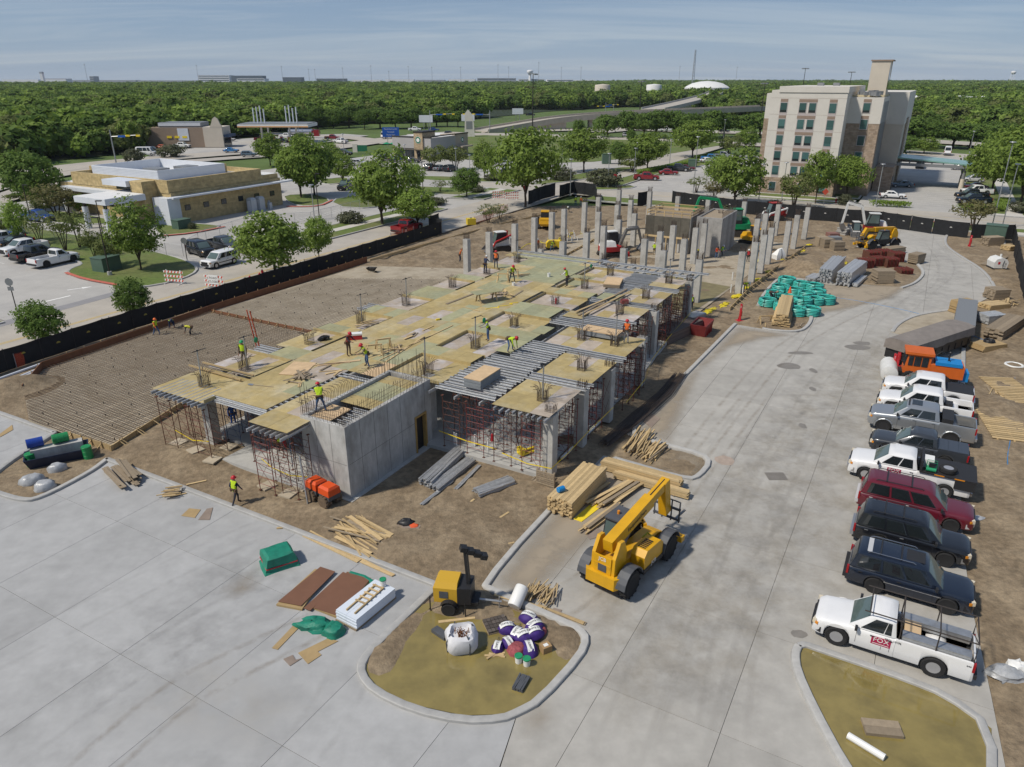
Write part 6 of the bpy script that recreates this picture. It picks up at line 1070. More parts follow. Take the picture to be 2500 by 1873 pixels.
def chain(pts,lab,h=1.8,step=3.0):
 o=thing('chain_fence',lab,'fence',(0,0,0));P_=gl(pts)
 for i in range(len(P_)-1):
  d=P_[i+1]-P_[i];n=max(1,round(d.length/step))
  for k in range(n):a=P_[i]+d*(k/n);mb=MB();mb.cyl(a,a+Vector((0,0,h)),.03,n=5);mb.build('post',M_GAL,o)
  mb=MB();mb.cyl(P_[i]+Vector((0,0,h)),P_[i+1]+Vector((0,0,h)),.022,n=4);mb.build('top_rail',M_GAL,o)
  mb=MB();mb.quad(P_[i],P_[i+1],P_[i+1]+Vector((0,0,h)),P_[i]+Vector((0,0,h)));mb.build('wire_mesh',M_WIRE,o)
M_WIRE=mat('chain_wire',(.35,.35,.35),.6,.5,alpha=.13)
chain([(-20,560),(200,590),(330,612),(448,632)],'chain-link fence along the lawn trees left of the clinic drive');chain([(448,625),(505,590),(600,560),(640,552)],'chain-link fence behind the parked black SUV');chain([(640,552),(760,545),(900,508),(1000,480)],'chain-link fence crossing the clinic parking stalls')
M_BARR=mat('barricade_red',(.55,.08,.04),.6)
def barricade(u,v,rz,lab,w_=2.6,h=1.5,sign=None,rows=3):
 o=thing('road_barricade',lab,'barricade',G(u,v),rz,'striped road barricades')
 for x in(-w_*.36,w_*.36):mb=MB();mb.box(x-.04,x+.04,-.04,.04,0,h+.1);mb.box(x-.05,x+.05,-.7,.7,0,.08);mb.build('upright',M_WHITEP,o)
 for r in range(rows):
  z=h-.25-r*.5;p=P(o,'rail',M_WHITEP,(-w_/2,w_/2,-.07,-.045,z,z+.24));n=int(w_/.4)
  for k in range(n):mb=MB();x=-w_/2+.1+k*w_/n;mb.add([(x,-.074,z),(x+.2,-.074,z),(x+.32,-.074,z+.24),(x+.12,-.074,z+.24)],[(0,1,2,3)]);mb.build('stripe',M_BARR,p)
 if sign:
  s_=P(o,'sign_board',M_WHITEP,(-.62,.62,-.13,-.1,h-1.0,h+.05))
  for k,t in enumerate(sign):link('lettering',text_mesh(t,.36,M_BLACKP),s_,(0,-.135,h-.28-k*.42),rot=(pi/2,0,0))
 return o
barricade(428,692,-.25,'striped barricade at the lawn edge left of the road closed sign');barricade(526,704,-.3,'striped barricade carrying a white road closed sign',sign=('ROAD','CLOSED'));barricade(1217,486,.1,'striped barricade beyond the bushes at the far corner, left one');barricade(1250,488,.1,'striped barricade with blank white board at the far corner',sign=())
P_=None
def hydrant(u,v,lab,hh=1.0):o=thing('fire_hydrant',lab,'hydrant',Ge(u,v),.3);mb=MB();mb.lathe([(.2,0),(.2,.08),(.13,.1),(.13,hh*.7),(.17,hh*.72),(.15,hh*.85),(.05,hh)],10);mb.build('barrel',M_REDP,o,smooth=40);mb=MB();mb.cyl((-.25,0,hh*.55),(.25,0,hh*.55),.07,n=8);mb.cyl((0,-.22,hh*.5),(0,0,hh*.5),.09,n=8);mb.build('outlets',M_REDP,o);return o
hydrant(612,694,'left red hydrant behind the black street fence');hydrant(636,686,'right red hydrant behind the black street fence');hydrant(643,684,'tall dark-capped hydrant behind the fence',1.3);hydrant(2040,497,'red hydrant on the lawn before the hotel');
def stopsign(u,v,h,lab,rz=0,m=M_GREYM,plate=True,col=None):
 o=thing('road_sign',lab,'sign',Ge(u,v),rz);mb=MB();mb.cyl((0,0,0),(0,0,h),.05,n=6);mb.build('pole',M_BRONZE,o);mb=MB();mb.cyl((0,-.06,h-.35),(0,-.03,h-.35),.42,n=8);mb.build('plate',col or m,o)
 if plate:P(o,'lower_plate',m,(-.3,.3,-.06,-.03,h-1.25,h-.85))
stopsign(40,754,3.2,'grey back of a stop sign at the left lot exit');stopsign(457,635,2.9,'grey back of a stop sign beside the black SUV',plate=False);stopsign(1500,458,2.8,'red stop sign at the hotel lot corner',col=M_REDP,plate=False);stopsign(1282,492,3.0,'red stop sign beside the tall tree trunk',col=M_REDP,plate=False)
o=thing('work_sign','orange diamond work sign before the hotel','sign',G(2008,514),0);mb=MB();mb.cyl((0,0,0),(0,0,3.0),.04,n=5);mb.build('pole',M_GAL,o);mb=MB();mb.bc((0,-.05,3.3),(.85,.03,.85),0,pi/4);mb.build('plate',M_BARR,o)
M_BLUE=mat('sign_blue',(.01,.09,.42),.5)
o=thing('highway_sign','blue service road sign left of the café','sign',G(956,358),.1);mb=MB();
for x in(-1.2,1.2):mb.cyl((x,0,0),(x,0,6.2),.09,n=6)
mb.build('posts',M_GREYM,o);s_=P(o,'board',M_BLUE,(-2.9,2.9,-.12,-.04,3.2,6.4))
for k,t in enumerate(('North Service Rd','Terminals','Rental Cars')):link('lettering',text_mesh(t,.62,M_WHITEP),s_,(0,-.13,5.8-k*.95),rot=(pi/2,0,0))
def lamp(u,v,h,lab,kind='black',rz=0.0):
 m=M_BRONZE if kind=='black' else M_GAL;o=thing('lamp_post',lab,'lamp post',Ge(u,v),rz,'lamp posts');mb=MB();mb.cyl((0,0,0),(0,0,h),.09,.06,n=7);mb.build('pole',m,o);mb=MB();mb.cyl((0,0,0),(0,0,.5 if kind=='black' else .3),.28,n=10);mb.build('footing',M_KERB,o)
 if kind=='black':mb=MB();mb.bc((-.35,0,h-.05),(.75,.32,.12));mb.build('lamp_head',m,o)
 elif kind=='disc':mb=MB();mb.lathe([(.06,h),(.45,h+.12),(.42,h+.2),(.05,h+.22)],12);mb.build('lamp_head',m,o,smooth=30)
for a in[(269,673,7.0,'black lamp post standing before the large green cabinet'),(262,622,7.2,'black lamp post behind the large green cabinet','black',pi),(80,552,6.5,'black lamp post left of the clinic lawn trees','black',pi),(780,535,7.5,'dark lamp post in the clinic stalls','black',pi),(768,537,5.6,'grey lamp post beside the dark one in the clinic stalls','disc'),(1005,522,6.3,'grey lamp post behind the light green street tree','disc'),(1033,470,6.3,'dark lamp post left of the small round tree','black',pi),(1114,425,6,'grey lamp post in front of the café','disc'),(1147,420,4,'short grey lamp post right of the café cars','disc'),(1392,478,7.0,'grey lamp post at the black screened corner pile','disc'),(1484,458,7.0,'grey lamp post at the hedge by the hotel lot','disc'),(1548,432,6.5,'grey lamp post behind the red pickup, left','disc'),(1553,420,7,'grey lamp post behind the red pickup, right','disc'),(1372,410,7,'grey lamp post behind the tall leaning tree','disc'),(1634,408,7,'grey lamp post left of the hotel trees','disc'),(1692,472,11,'tall grey lamp post at the hotel lot exit','disc'),(1850,505,7.5,'grey lamp post before the hotel corner','disc'),(1908,490,7.0,'grey lamp post before the hotel front','disc'),(2137,505,7.5,'grey lamp post beside the hedge at the hotel drive','disc'),(2420,560,13,'tall pale lamp post at the far right corner','disc'),(2446,556,9.5,'pale lamp post right of the tall one','disc'),(1880,400,7,'lamp post behind the hotel left edge','disc'),(2365,380,7,'lamp post right of the canopy','disc'),(1765,350,8,'lamp post by the highway left of the hotel','disc'),(990,400,5,'short lamp post before the café window','disc'),(842,392,7.2,'grey lamp post left of the café','disc'),(735,378,12,'tall lamp post right of the filling station','disc')]:lamp(*a)
def mast(u,v,h,lab,r=.28,heads=True,m=M_BRONZE):
 o=thing('light_mast',lab,'light mast',G(u,v),0,'tall light masts');mb=MB();mb.cyl((0,0,0),(0,0,h),r,r*.5,n=8);mb.build('pole',m,o)
 if heads:
  mb=MB()
  for k in range(5):mb.bc((1.6*cos(k*1.26),1.6*sin(k*1.26),h-.4),(.9,.9,.5),k)
  mb.tube([(1.6*cos(k*.63),1.6*sin(k*.63),h-.2)for k in range(10)],.1,4,closed=True);mb.build('lamp_ring',M_GREYM,o)
mast(1300,330,24,'tallest dark light mast in the middle of the far lawn');mast(1560,300,21,'tall light mast above the tree row left of the hotel');mast(1856,300,20,'light mast behind the hotel left edge');mast(1950,285,28,'light mast rising above the hotel roof, left');mast(2062,285,26,'light mast rising above the hotel roof, right')
def signal(u,v,h,arm,lab,rz=0.0):
 o=thing('traffic_signal',lab,'traffic signal',G(u,v),rz);mb=MB();mb.cyl((0,0,0),(0,0,h),.2,.15,n=8);mb.cyl((0,0,h*.8),(arm,0,h*.85),.12,.08,n=6);mb.build('mast_arm',M_GAL,o)
 for k in range(2):mb=MB();mb.bc((arm*(.6+.35*k),-.1,h*.83),(1.1,.4,.45));mb.build('signal_head',M_TAPE,o)
 P(o,'street_sign',M_BLUE,(arm*.25,arm*.5,-.15,-.1,h*.78,h*.84))
signal(1051,322,9,11,'traffic signal above the café tower');signal(1196,322,9,-12,'traffic signal right of the café with long arm');signal(284,400,9,8,'traffic signal behind the clinic roof');signal(1497,288,8,-10,'traffic signal beyond the bridge');signal(1478,283,8,8,'second traffic signal beyond the bridge')
for u,v,lab in((1143,318,'white billboard back above the café'),(1041,322,'grey sign back left of the café tower'),(1264,298,'ribbed grey sign back beside the bridge')):
 o=thing('billboard',lab,'billboard',G(u,v),0);mb=MB();mb.cyl((-1,0,0),(-1,0,7),.15,n=6);mb.cyl((1,0,0),(1,0,7),.15,n=6);mb.build('posts',M_GREYM,o);P(o,'board',M_METW,(-3,3,-.15,.1,4,7))
o=thing('pylon_sign','curved stone pylon sign right of the café','sign',G(1146,334),0);mb=MB();mb.side([(-2,0),(2.2,0),(2.0,5),(1.0,9),(-.4,10.5),(-1.6,9),(-1.8,4)],-.4,.4);mb.build('slab',M_STUC,o);P(o,'panel',M_GREYM,(-1.2,1.3,-.45,-.41,3,6))
o=thing('monument_sign','low stone café sign at the lot entrance','sign',G(880,372),0);P(o,'base',M_STUC,(-2.4,-.9,-.3,.3,0,2.6));P(o,'panel',M_SIREN,(-.89,2.2,-.2,.2,.3,2.2))
# ==== TREES
def leaf_mat(name,c,c2):
 m=mat(name,c,.75,rnd=.16,spec=.25);t=m.node_tree;N=t.nodes;L=t.links;b_=N['Principled BSDF']
 g_=N.new('ShaderNodeNewGeometry');cur=b_.inputs['Base Color'].links[0].from_socket
 x=N.new('ShaderNodeMixRGB');x.inputs[2].default_value=(*c2,1);L.new(g_.outputs['Random Per Island'],x.inputs[0]);L.new(cur,x.inputs[1]);L.new(x.outputs[0],b_.inputs['Base Color'])
 tr=N.new('ShaderNodeBsdfTranslucent');L.new(x.outputs[0],tr.inputs['Color']);ms=N.new('ShaderNodeMixShader');ms.inputs[0].default_value=.42
 o_=N['Material Output'];L.new(b_.outputs[0],ms.inputs[1]);L.new(tr.outputs[0],ms.inputs[2]);L.new(ms.outputs[0],o_.inputs[0]);return m
LF={'green':leaf_mat('leaves_green',(.15,.225,.038),(.225,.31,.065)),'dark':leaf_mat('leaves_dark',(.095,.165,.032),(.15,.225,.05)),'olive':leaf_mat('leaves_olive',(.14,.175,.05),(.195,.225,.075)),'light':leaf_mat('leaves_light',(.20,.30,.05),(.27,.37,.08)),'brown':leaf_mat('leaves_brown',(.16,.15,.06),(.21,.20,.09)),'grey':leaf_mat('leaves_grey',(.11,.12,.065),(.14,.15,.09))}
M_BARK=mat('bark',(.075,.055,.04),.95,ns=6,na=.3,bump=.01)
def crown_mesh(seed,n_cl,per,leaf,shape,m,top_bias=.0):
 r_=random.Random(seed);vs=[];fs=[]
 lob=[(Vector((r_.gauss(0,1),r_.gauss(0,1),r_.gauss(0,.8))).normalized(),r_.uniform(.12,.34))for _ in range(9)]
 k=0
 while k<n_cl:
  d=Vector((r_.gauss(0,1),r_.gauss(0,1),r_.gauss(0,1))).normalized();rad=r_.uniform(.35,1)**.45
  bump_=1-.16+sum(a*max(0,d.dot(l))**4 for l,a in lob)
  zf=.8 if d.z<-.35 else 1
  c=Vector((d.x*shape[0],d.y*shape[1],d.z*shape[2]*zf))*rad*bump_
  if r_.random()<.12:c*=1.12
  k+=1;cr=r_.uniform(.22,.42)*shape[0]*.55
  for _ in range(per):
   p=c+Vector((r_.gauss(0,1),r_.gauss(0,1),r_.gauss(0,.7)))*cr*.6
   nrm=(d*1.1+Vector((r_.gauss(0,.6),r_.gauss(0,.6),r_.gauss(.25,.6)))).normalized();u=nrm.orthogonal().normalized();a=r_.uniform(0,6.28);u=Matrix.Rotation(a,3,nrm)@u;v_=nrm.cross(u);s_=leaf*r_.uniform(.6,1.25)
   i=len(vs);vs+=[p-u*s_,p-v_*s_*.55,p+u*s_,p+v_*s_*.55];fs.append((i,i+1,i+2,i+3))
 me=bpy.data.meshes.new('crown');me.from_pydata([tuple(v_)for v_ in vs],[],fs);me.materials.append(m);return me
def trunk_mesh(seed,h,r,split,spread):
 r_=random.Random(seed);mb=MB();z1=h*split;mb.tube([(0,0,-.1),(r_.uniform(-.05,.05)*h*.3,0,z1*.5),(r_.uniform(-.03,.03)*h,r_.uniform(-.03,.03)*h,z1)],[r*1.25,r,r*.85],7)
 for k in range(6):
  a=k*1.05+r_.uniform(-.3,.3);e=spread*r_.uniform(.5,.95);b0=(0,0,z1*r_.uniform(.75,1));mb.tube([b0,(cos(a)*e*.45,sin(a)*e*.45,z1+(h-z1)*.3),(cos(a)*e,sin(a)*e,z1+(h-z1)*r_.uniform(.55,.8))],[r*.55,r*.36,r*.12],5)
 mb.tube([(0,0,z1),(0,0,z1+(h-z1)*.75)],[r*.75,r*.15],5);return mb.mesh('trunk',M_BARK,50)
TREES={}
def tree_kind(key,seed,lm,n_cl,per,leaf,ratio,trunk_r,split,multi=False):
 cm=crown_mesh(seed,n_cl,per,leaf,(1,1,ratio),LF[lm]);TREES[key]=(cm,ratio,trunk_mesh(seed,1.0,trunk_r,split,.55)if not multi else None,split,multi)
tree_kind('round',3,'green',330,16,.075,.88,.035,.2);tree_kind('round2',4,'dark',340,16,.072,.9,.035,.2);tree_kind('oval',5,'green',310,16,.075,1.08,.03,.18);tree_kind('light',6,'light',270,15,.075,1.0,.03,.18);tree_kind('olive',7,'olive',150,12,.085,.78,.03,.28);tree_kind('brown',8,'brown',120,10,.085,.7,.03,.36);tree_kind('bush',9,'grey',140,12,.10,.62,.02,.1);tree_kind('oak',10,'dark',240,15,.09,.72,.05,.24);tree_kind('wind',12,'green',310,16,.075,1.0,.03,.18);tree_kind('slim',13,'olive',90,9,.085,.8,.025,.4)
def multi_trunk(seed):
 r_=random.Random(seed);mb=MB()
 for k in range(4):a=k*1.57+r_.uniform(-.4,.4);e=r_.uniform(.18,.36);mb.tube([(cos(a)*.03,sin(a)*.03,-.05),(cos(a)*e*.5,sin(a)*e*.5,.35),(cos(a)*e,sin(a)*e,.72)],[.03,.022,.01],5)
 return mb.mesh('trunk',M_BARK,50)
MT=multi_trunk(2)
def tree(u,v,hp,wpx,kind,lab,group='street and lot trees',lean=0.0):
 """base pixel, height and crown width in photograph pixels"""
 p=Ge(u,v);fwd=p.y*cos(PIT)+(CH-p.z)*sin(PIT);k=fwd/FPX;Hh=hp*k/cos(PIT)*.985;R_=wpx*k/2
 cm,ratio,tm,split,_=TREES[kind];o=thing('tree' if kind!='bush' else 'shrub',lab,'tree' if kind!='bush' else 'shrub',p,RN.uniform(0,6.28),group)
 if kind=='bush':
  link('crown',cm,o,(0,0,Hh*.5),scale=(R_,R_,Hh*.55/.62));link('trunk',MT,o,(0,0,0),scale=(R_*.8,R_*.8,Hh*.6));return o
 ch=Hh*(1-split)/2;link('crown',cm,o,(0,0,Hh-ch*.98),scale=(R_,R_,ch/ratio))
 if kind in('olive','slim','brown'):link('trunk',MT,o,(0,0,0),scale=(R_*1.5,R_*1.5,Hh*1.0))
 else:link('trunk',tm,o,(0,0,0),scale=(R_*1.3,R_*1.3,Hh));
 return o
for a in[(110,842,98,102,'round2','small round tree behind the fence at the left frame edge'),(331,776,88,82,'round2','small round tree standing behind the middle of the street fence'),(672,668,128,150,'olive' if False else 'round','broad rounded tree behind the street fence beside the hydrants'),(780,640,104,66,'light','slim bright green tree right of the broad street tree'),(933,548,150,142,'round','large full tree on the verge left of the red pickup'),(1020,560,92,94,'light','bright yellow-green tree beside the red pickup'),(1140,482,65,68,'round2','compact dark tree right of the driveway beyond the street'),(1283,505,172,142,'wind','tallest street tree at the intersection corner'),(345,660,138,110,'light' if False else 'oval','leafy tree on the lawn behind the black lamp post'),(272,650,70,66,'olive','small tree behind the large green cabinet'),(160,612,85,62,'slim','multi-stem slender tree on the lawn, third from left'),(195,605,80,70,'slim','multi-stem slender tree on the lawn, fourth from left'),(100,597,68,60,'slim','multi-stem slender tree on the lawn, second from left'),(50,592,95,52,'light','thin light tree at the left of the lawn strip'),(232,628,62,50,'olive','small bushy tree left of the large green cabinet'),(2,585,55,45,'olive','tree cut by the left frame edge'),(88,510,125,128,'round2','big dark tree left of the clinic'),(140,528,70,95,'brown','sparse brownish tree before the clinic left wing'),(168,528,55,60,'brown','second sparse tree before the clinic left wing'),(198,524,48,44,'light','small tree right of the brownish pair at the clinic'),(110,530,50,50,'olive','small olive tree left of the brownish pair'),(735,482,120,108,'round','left tree of the pair behind the clinic right end'),(768,478,110,96,'round2','right tree of the pair behind the clinic right end'),(838,450,62,58,'oval','rounded tree behind the clinic stalls'),(660,402,62,66,'round','tree above the clinic roof near the filling station'),(735,392,60,44,'round2','tree behind the clinic pair, farther off'),(800,420,60,70,'oval','tree between the clinic pair and the café lot'),(1060,417,56,62,'olive','left olive tree before the café'),(1112,415,52,60,'olive','right olive tree before the café'),(1183,438,75,56,'oval','upright tree right of the café'),(1012,475,70,48,'light','yellowish young tree beyond the driveway'),(1075,468,26,40,'slim','low spreading young tree near the driveway'),(1425,420,95,100,'wind','windblown tree left of the hotel lot drive'),(1512,400,48,52,'round2','round tree behind the green cabinet near the far lawn'),(1580,418,84,86,'wind','tree behind the red pickup left of the hotel'),(1690,385,80,92,'wind','tree in the hotel lot beyond the bright blue pickup'),(1780,385,50,55,'olive','olive tree left of the hotel rear'),(1820,365,45,50,'round','tree beside the hotel rear left corner'),(1792,498,112,116,'round','full green tree in front of the hotel left corner'),(1700,470,34,52,'slim','low multi-stem tree in the hotel lot island'),(1742,490,42,55,'brown','reddish sparse tree left of the full tree at the hotel'),(1752,462,78,62,'light','pale young tree left of the hotel corner'),(1937,508,80,76,'olive','olive tree before the hotel front'),(1990,497,115,68,'wind','windblown tree before the hotel recess'),(2065,485,95,76,'light' if False else 'wind','dark windblown tree at the hotel right corner'),(2140,425,95,86,'round2','dark tree between hotel and canopy'),(2376,560,62,88,'brown','brownish spreading tree behind the gate'),(2420,470,115,130,'wind','left windblown tree right of the hotel drive'),(2490,500,150,150,'wind','large windblown tree at the right frame edge'),(2470,430,110,120,'wind','tree behind the windblown pair at right'),(2210,372,36,60,'round2','tree behind the canopy roof, left'),(2255,374,32,56,'round','tree behind the canopy roof, right'),(1192,545,42,52,'slim','low orange-netted tree at the street gap, left'),(1220,540,38,44,'slim','low orange-netted tree at the street gap, right'),(1412,340,42,30,'round2','small tree on the far lawn below the bridge'),(1540,355,34,24,'round2','thin tree beside the lower road'),(1545,418,30,70,'olive','low trees at the hotel lot hedge corner'),(2060,500,22,34,'bush','dark shrub at the hotel recess')]:tree(*a)
for k,(u,v,h,w_,lab)in enumerate([(1475,455,36,80,'large rounded hedge at the hotel lot corner'),(855,545,24,60,'grey shrub clump on the verge behind the big tree'),(1060,500,16,60,'grey shrubs along the sidewalk left of the compact tree'),(1165,470,14,40,'shrubs at the compact tree foot'),(1210,440,14,60,'shrub bed right of the café cars'),(1370,440,26,60,'grey shrub bed left of the hotel lot drive'),(470,560,14,18,'small shrub at the clinic corner lawn'),(650,470,30,60,'pale green bush at the clinic rear corner'),(330,395,26,46,'bush by the signal behind the clinic roof'),(420,382,24,60,'round bush before the taco restaurant'),(1780,515,14,50,'low shrubs along the hotel street'),(1890,500,10,30,'spiky shrub before the hotel lamp'),(700,575,18,50,'low shrub on the verge beside the slim tree'),(2495,520,22,60,'clipped shrub at the right frame edge')]):tree(u,v,h,w_,'bush',lab,'shrubs and hedges')
def hedge(pts,lab,h=1.0,w_=1.6,lm='light'):
 r_=random.Random(len(lab));vs=[];fs=[];P_=gl(pts)
 for i in range(len(P_)-1):
  d=P_[i+1]-P_[i]
  for k in range(int(d.length*230)):
   p=P_[i]+d*r_.random()+Vector((r_.uniform(-w_/2,w_/2),r_.uniform(-w_/2,w_/2),h*r_.random()**.4));n_=Vector((r_.gauss(0,1),r_.gauss(0,1),r_.gauss(.4,1))).normalized();u=n_.orthogonal().normalized()*.16;v_=n_.cross(u);j=len(vs);vs+=[p-u,p-v_*.6,p+u,p+v_*.6];fs.append((j,j+1,j+2,j+3))
 me=bpy.data.meshes.new('hedge');me.from_pydata([tuple(q)for q in vs],[],fs);me.materials.append(LF[lm]);tag(link('hedge',me),lab,'hedge')
hedge([(2130,502),(2215,507)],'clipped hedge in front of the white car at the hotel drive');hedge([(2345,512),(2440,517),(2450,495)],'clipped hedge right of the hotel drive');hedge([(1560,425),(1640,410),(1700,398)],'long clipped hedge along the hotel lot');hedge([(1700,388),(1760,378)],'clipped hedge farther along the hotel lot');hedge([(20,490),(150,468)],'hedge behind the big dark tree at left',lm='olive')
k=0
for u,v,h,w_,kd in[(700+i*38,312-i*.2,44,46,('oak','round2')[i%2])for i in range(9)]+[(1040+i*26,306,34,40,'oak')for i in range(4)]:tree(u,v+RN.uniform(-3,3),h*RN.uniform(.85,1.15),w_*RN.uniform(.9,1.3),kd,f'{ORD[k]} roadside tree from the left in the row behind the café and filling station','roadside trees');k+=1
k=0
for u in(1480,1530,1575,1600,1640,1680,1730,1770,1815,1850):tree(u+RN.uniform(-6,6),334+RN.uniform(-3,3),50*RN.uniform(.9,1.2),66*RN.uniform(.85,1.2),'oak',f'{ORD[k]} highway oak from the left between bridge and hotel','highway oaks');k+=1
k=0
for u in(2150,2185,2230,2280,2325,2370,2420,2460,2500):tree(u+RN.uniform(-6,6),352+(u-2150)*.035,56*RN.uniform(.9,1.2),86*RN.uniform(.85,1.2),'oak',f'{ORD[k]} highway oak from the left right of the hotel','highway oaks');k+=1
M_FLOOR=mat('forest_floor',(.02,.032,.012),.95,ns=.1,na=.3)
pc=bpy.data.collections.new('wood_tree_kinds')
for i,(lm,ratio,sd_)in enumerate((('green',.85,21),('dark',.8,22),('olive',.85,23),('green',1.0,24),('dark',.95,25),('light',.85,26))):
 me=crown_mesh(sd_,70,9,.22,(1,1,ratio),LF[lm]);ob=bpy.data.objects.new('wood_tree',me);pc.objects.link(ob)
edge=[(-700,500),(-200,428),(0,402),(180,386),(300,374),(345,366),(480,345),(620,333),(700,316),(860,302),(1040,298),(1130,292),(1250,281),(1330,272),(1500,262),(1620,258),(1700,268),(1760,285),(1900,300),(2150,318),(2300,322),(2500,340),(2700,360),(3400,420)]
ep=gl(edge);pts=[];r_=random.Random(77)
wood=[(p.x,p.y)for p in ep];ang=[atan2(p[0],p[1])for p in wood];rd=[hypot(*p)for p in wood]
def edge_r(a):
 for i in range(len(ang)-1):
  if ang[i]<=a<=ang[i+1]:f=(a-ang[i])/(ang[i+1]-ang[i]+1e-9);return rd[i]+(rd[i+1]-rd[i])*f
 return 1e9
clear_=[(G(1250,275).xy,60),(Vector((130,440)),40),(G(1800,262).xy,60)]
rcur=190.0
while rcur<4600:
 stp=5.2+rcur*.0034;a=-.72
 while a<.72:
  aa=a+r_.uniform(-.4,.4)*stp/rcur;rr_=rcur+r_.uniform(-.5,.5)*stp
  if rr_>edge_r(aa)and rr_<2300+2300*min(1,max(0,(aa-.06)/.12)):
   x,y=rr_*sin(aa),rr_*cos(aa)
   if all((Vector((x,y))-c).length>q for c,q in clear_):pts.append((x,y,rr_))
  a+=stp/rcur
 rcur+=stp
me=bpy.data.meshes.new('wood');zz=[];
me.from_pydata([(x,y,r_.gauss(4.9,1.3)+2.2*noise.noise(Vector((x*.008,y*.008,0))))for x,y,q in pts],[],[])
at=me.attributes.new('sz','FLOAT','POINT');at.data.foreach_set('value',[(3.7+min(q,2500)*.0012)*r_.uniform(.6,1.45)*(1+.25*noise.noise(Vector((x*.01,y*.01,4))))for x,y,q in pts])
wo=link('wood',me);wo['kind']='stuff'
gn_=bpy.data.node_groups.new('scatter_wood','GeometryNodeTree');gn_.interface.new_socket('Geometry',in_out='INPUT',socket_type='NodeSocketGeometry');gn_.interface.new_socket('Geometry',in_out='OUTPUT',socket_type='NodeSocketGeometry')
N=gn_.nodes;L=gn_.links;gi=N.new('NodeGroupInput');go=N.new('NodeGroupOutput');ip_=N.new('GeometryNodeInstanceOnPoints');ci=N.new('GeometryNodeCollectionInfo');ci.inputs['Collection'].default_value=pc;ci.inputs['Separate Children'].default_value=True;ci.inputs['Reset Children'].default_value=True
rv=N.new('FunctionNodeRandomValue');rv.data_type='FLOAT_VECTOR';rv.inputs[1].default_value=(.12,.12,6.28);na_=N.new('GeometryNodeInputNamedAttribute');na_.data_type='FLOAT';na_.inputs['Name'].default_value='sz'
ip_.inputs['Pick Instance'].default_value=True;ri=N.new('FunctionNodeRandomValue');ri.data_type='INT';ri.inputs[4].default_value=0;ri.inputs[5].default_value=5
L.new(gi.outputs[0],ip_.inputs['Points']);L.new(ci.outputs[0],ip_.inputs['Instance']);L.new(rv.outputs[0],ip_.inputs['Rotation']);L.new(na_.outputs[0],ip_.inputs['Scale']);L.new(ri.outputs[2],ip_.inputs['Instance Index']);L.new(ip_.outputs[0],go.inputs[0])
md=wo.modifiers.new('scatter','NODES');md.node_group=gn_
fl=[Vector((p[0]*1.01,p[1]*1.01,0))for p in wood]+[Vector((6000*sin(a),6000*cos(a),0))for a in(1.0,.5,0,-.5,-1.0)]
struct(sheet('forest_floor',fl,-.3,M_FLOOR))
# ==== FAR HORIZON
M_FARW=mat('far_white',(.80,.80,.80),.8);M_FARG=mat('far_grey',(.33,.35,.38),.8);M_FARD=mat('far_dark',(.10,.13,.16),.6);M_FARB=mat('far_brick',(.30,.12,.09),.8)
def at_az(u,dist):a=(u-1250)/(FPX*cos(PIT)+(936.5-HZ)*sin(PIT));return Vector((a*dist,dist,0))
def far_b(u0,u1,dist,h,lab,m=M_FARW,bands=0,dep=60,roof=None):
 p,q=at_az(u0,dist),at_az(u1,dist);o=thing('distant_building',lab,'building',(p+q)/2,0,'buildings on the horizon');w_=(q.x-p.x)/2;P(o,'block',m,(-w_,w_,0,dep,0,h))
 for k in range(bands):P(o,'window_band',M_FARD,(-w_*.96,w_*.96,-.6,-.1,h*(k+.45)/bands,h*(k+.8)/bands))
 if roof:P(o,'roof',roof,(-w_*1.01,w_*1.01,-.5,dep+.5,h+.01,h+1.2))
 return o
for a in[(4,92,4300,17,'leftmost long white warehouse on the horizon'),(110,160,4200,20,'white hall with red roof right of the pale tower',M_FARW,0,60,M_FARB),(165,330,4500,14,'long pale industrial hall left on the horizon',M_FARG),(335,480,4300,13,'long grey hall before the office blocks',M_FARG),(484,560,3600,36,'large glassy office block left on the horizon',M_FARW,4),(565,640,3500,34,'second glassy office block with stepped roof',M_FARD,4),(578,645,3300,22,'white low wing before the second office block',M_FARW,2),(690,735,3800,28,'third blue glass office block',M_FARD,3),(772,842,4000,22,'low dark office block right of the third',M_FARD,2),(860,930,4200,16,'row of pale houses left of centre horizon'),(940,1010,4200,18,'row of pale houses at centre left'),(1015,1085,4000,16,'pale long block at centre horizon',M_FARG),(1095,1160,3900,20,'cluster of pale flats left of the water tower'),(1165,1260,3700,24,'stacked pale flats left below the water tower',M_FARG,2),(1265,1330,3600,20,'white flats right below the water tower',M_FARW,2),(1335,1400,3600,18,'white flats farther right of the water tower',M_FARW,2),(1405,1455,3700,16,'last pale flats right of the water tower'),(219,228,4400,34,'thin dark tower block on the left horizon',M_FARG,3)]:far_b(*a)
far_b(2308,2520,560,9.5,'long white warehouse right of the hotel behind the trees',M_FARW,0,70)
o=thing('pale_tower','pale slanted tower on the left horizon','tower',at_az(102,4200),0,None,.55);mb=MB();mb.side([(-14,0),(14,0),(12,85),(-12,95)],0,30);mb.build('shaft',M_FARW,o);P(o,'cap',M_FARG,(-13,13,-1,31,86,100))
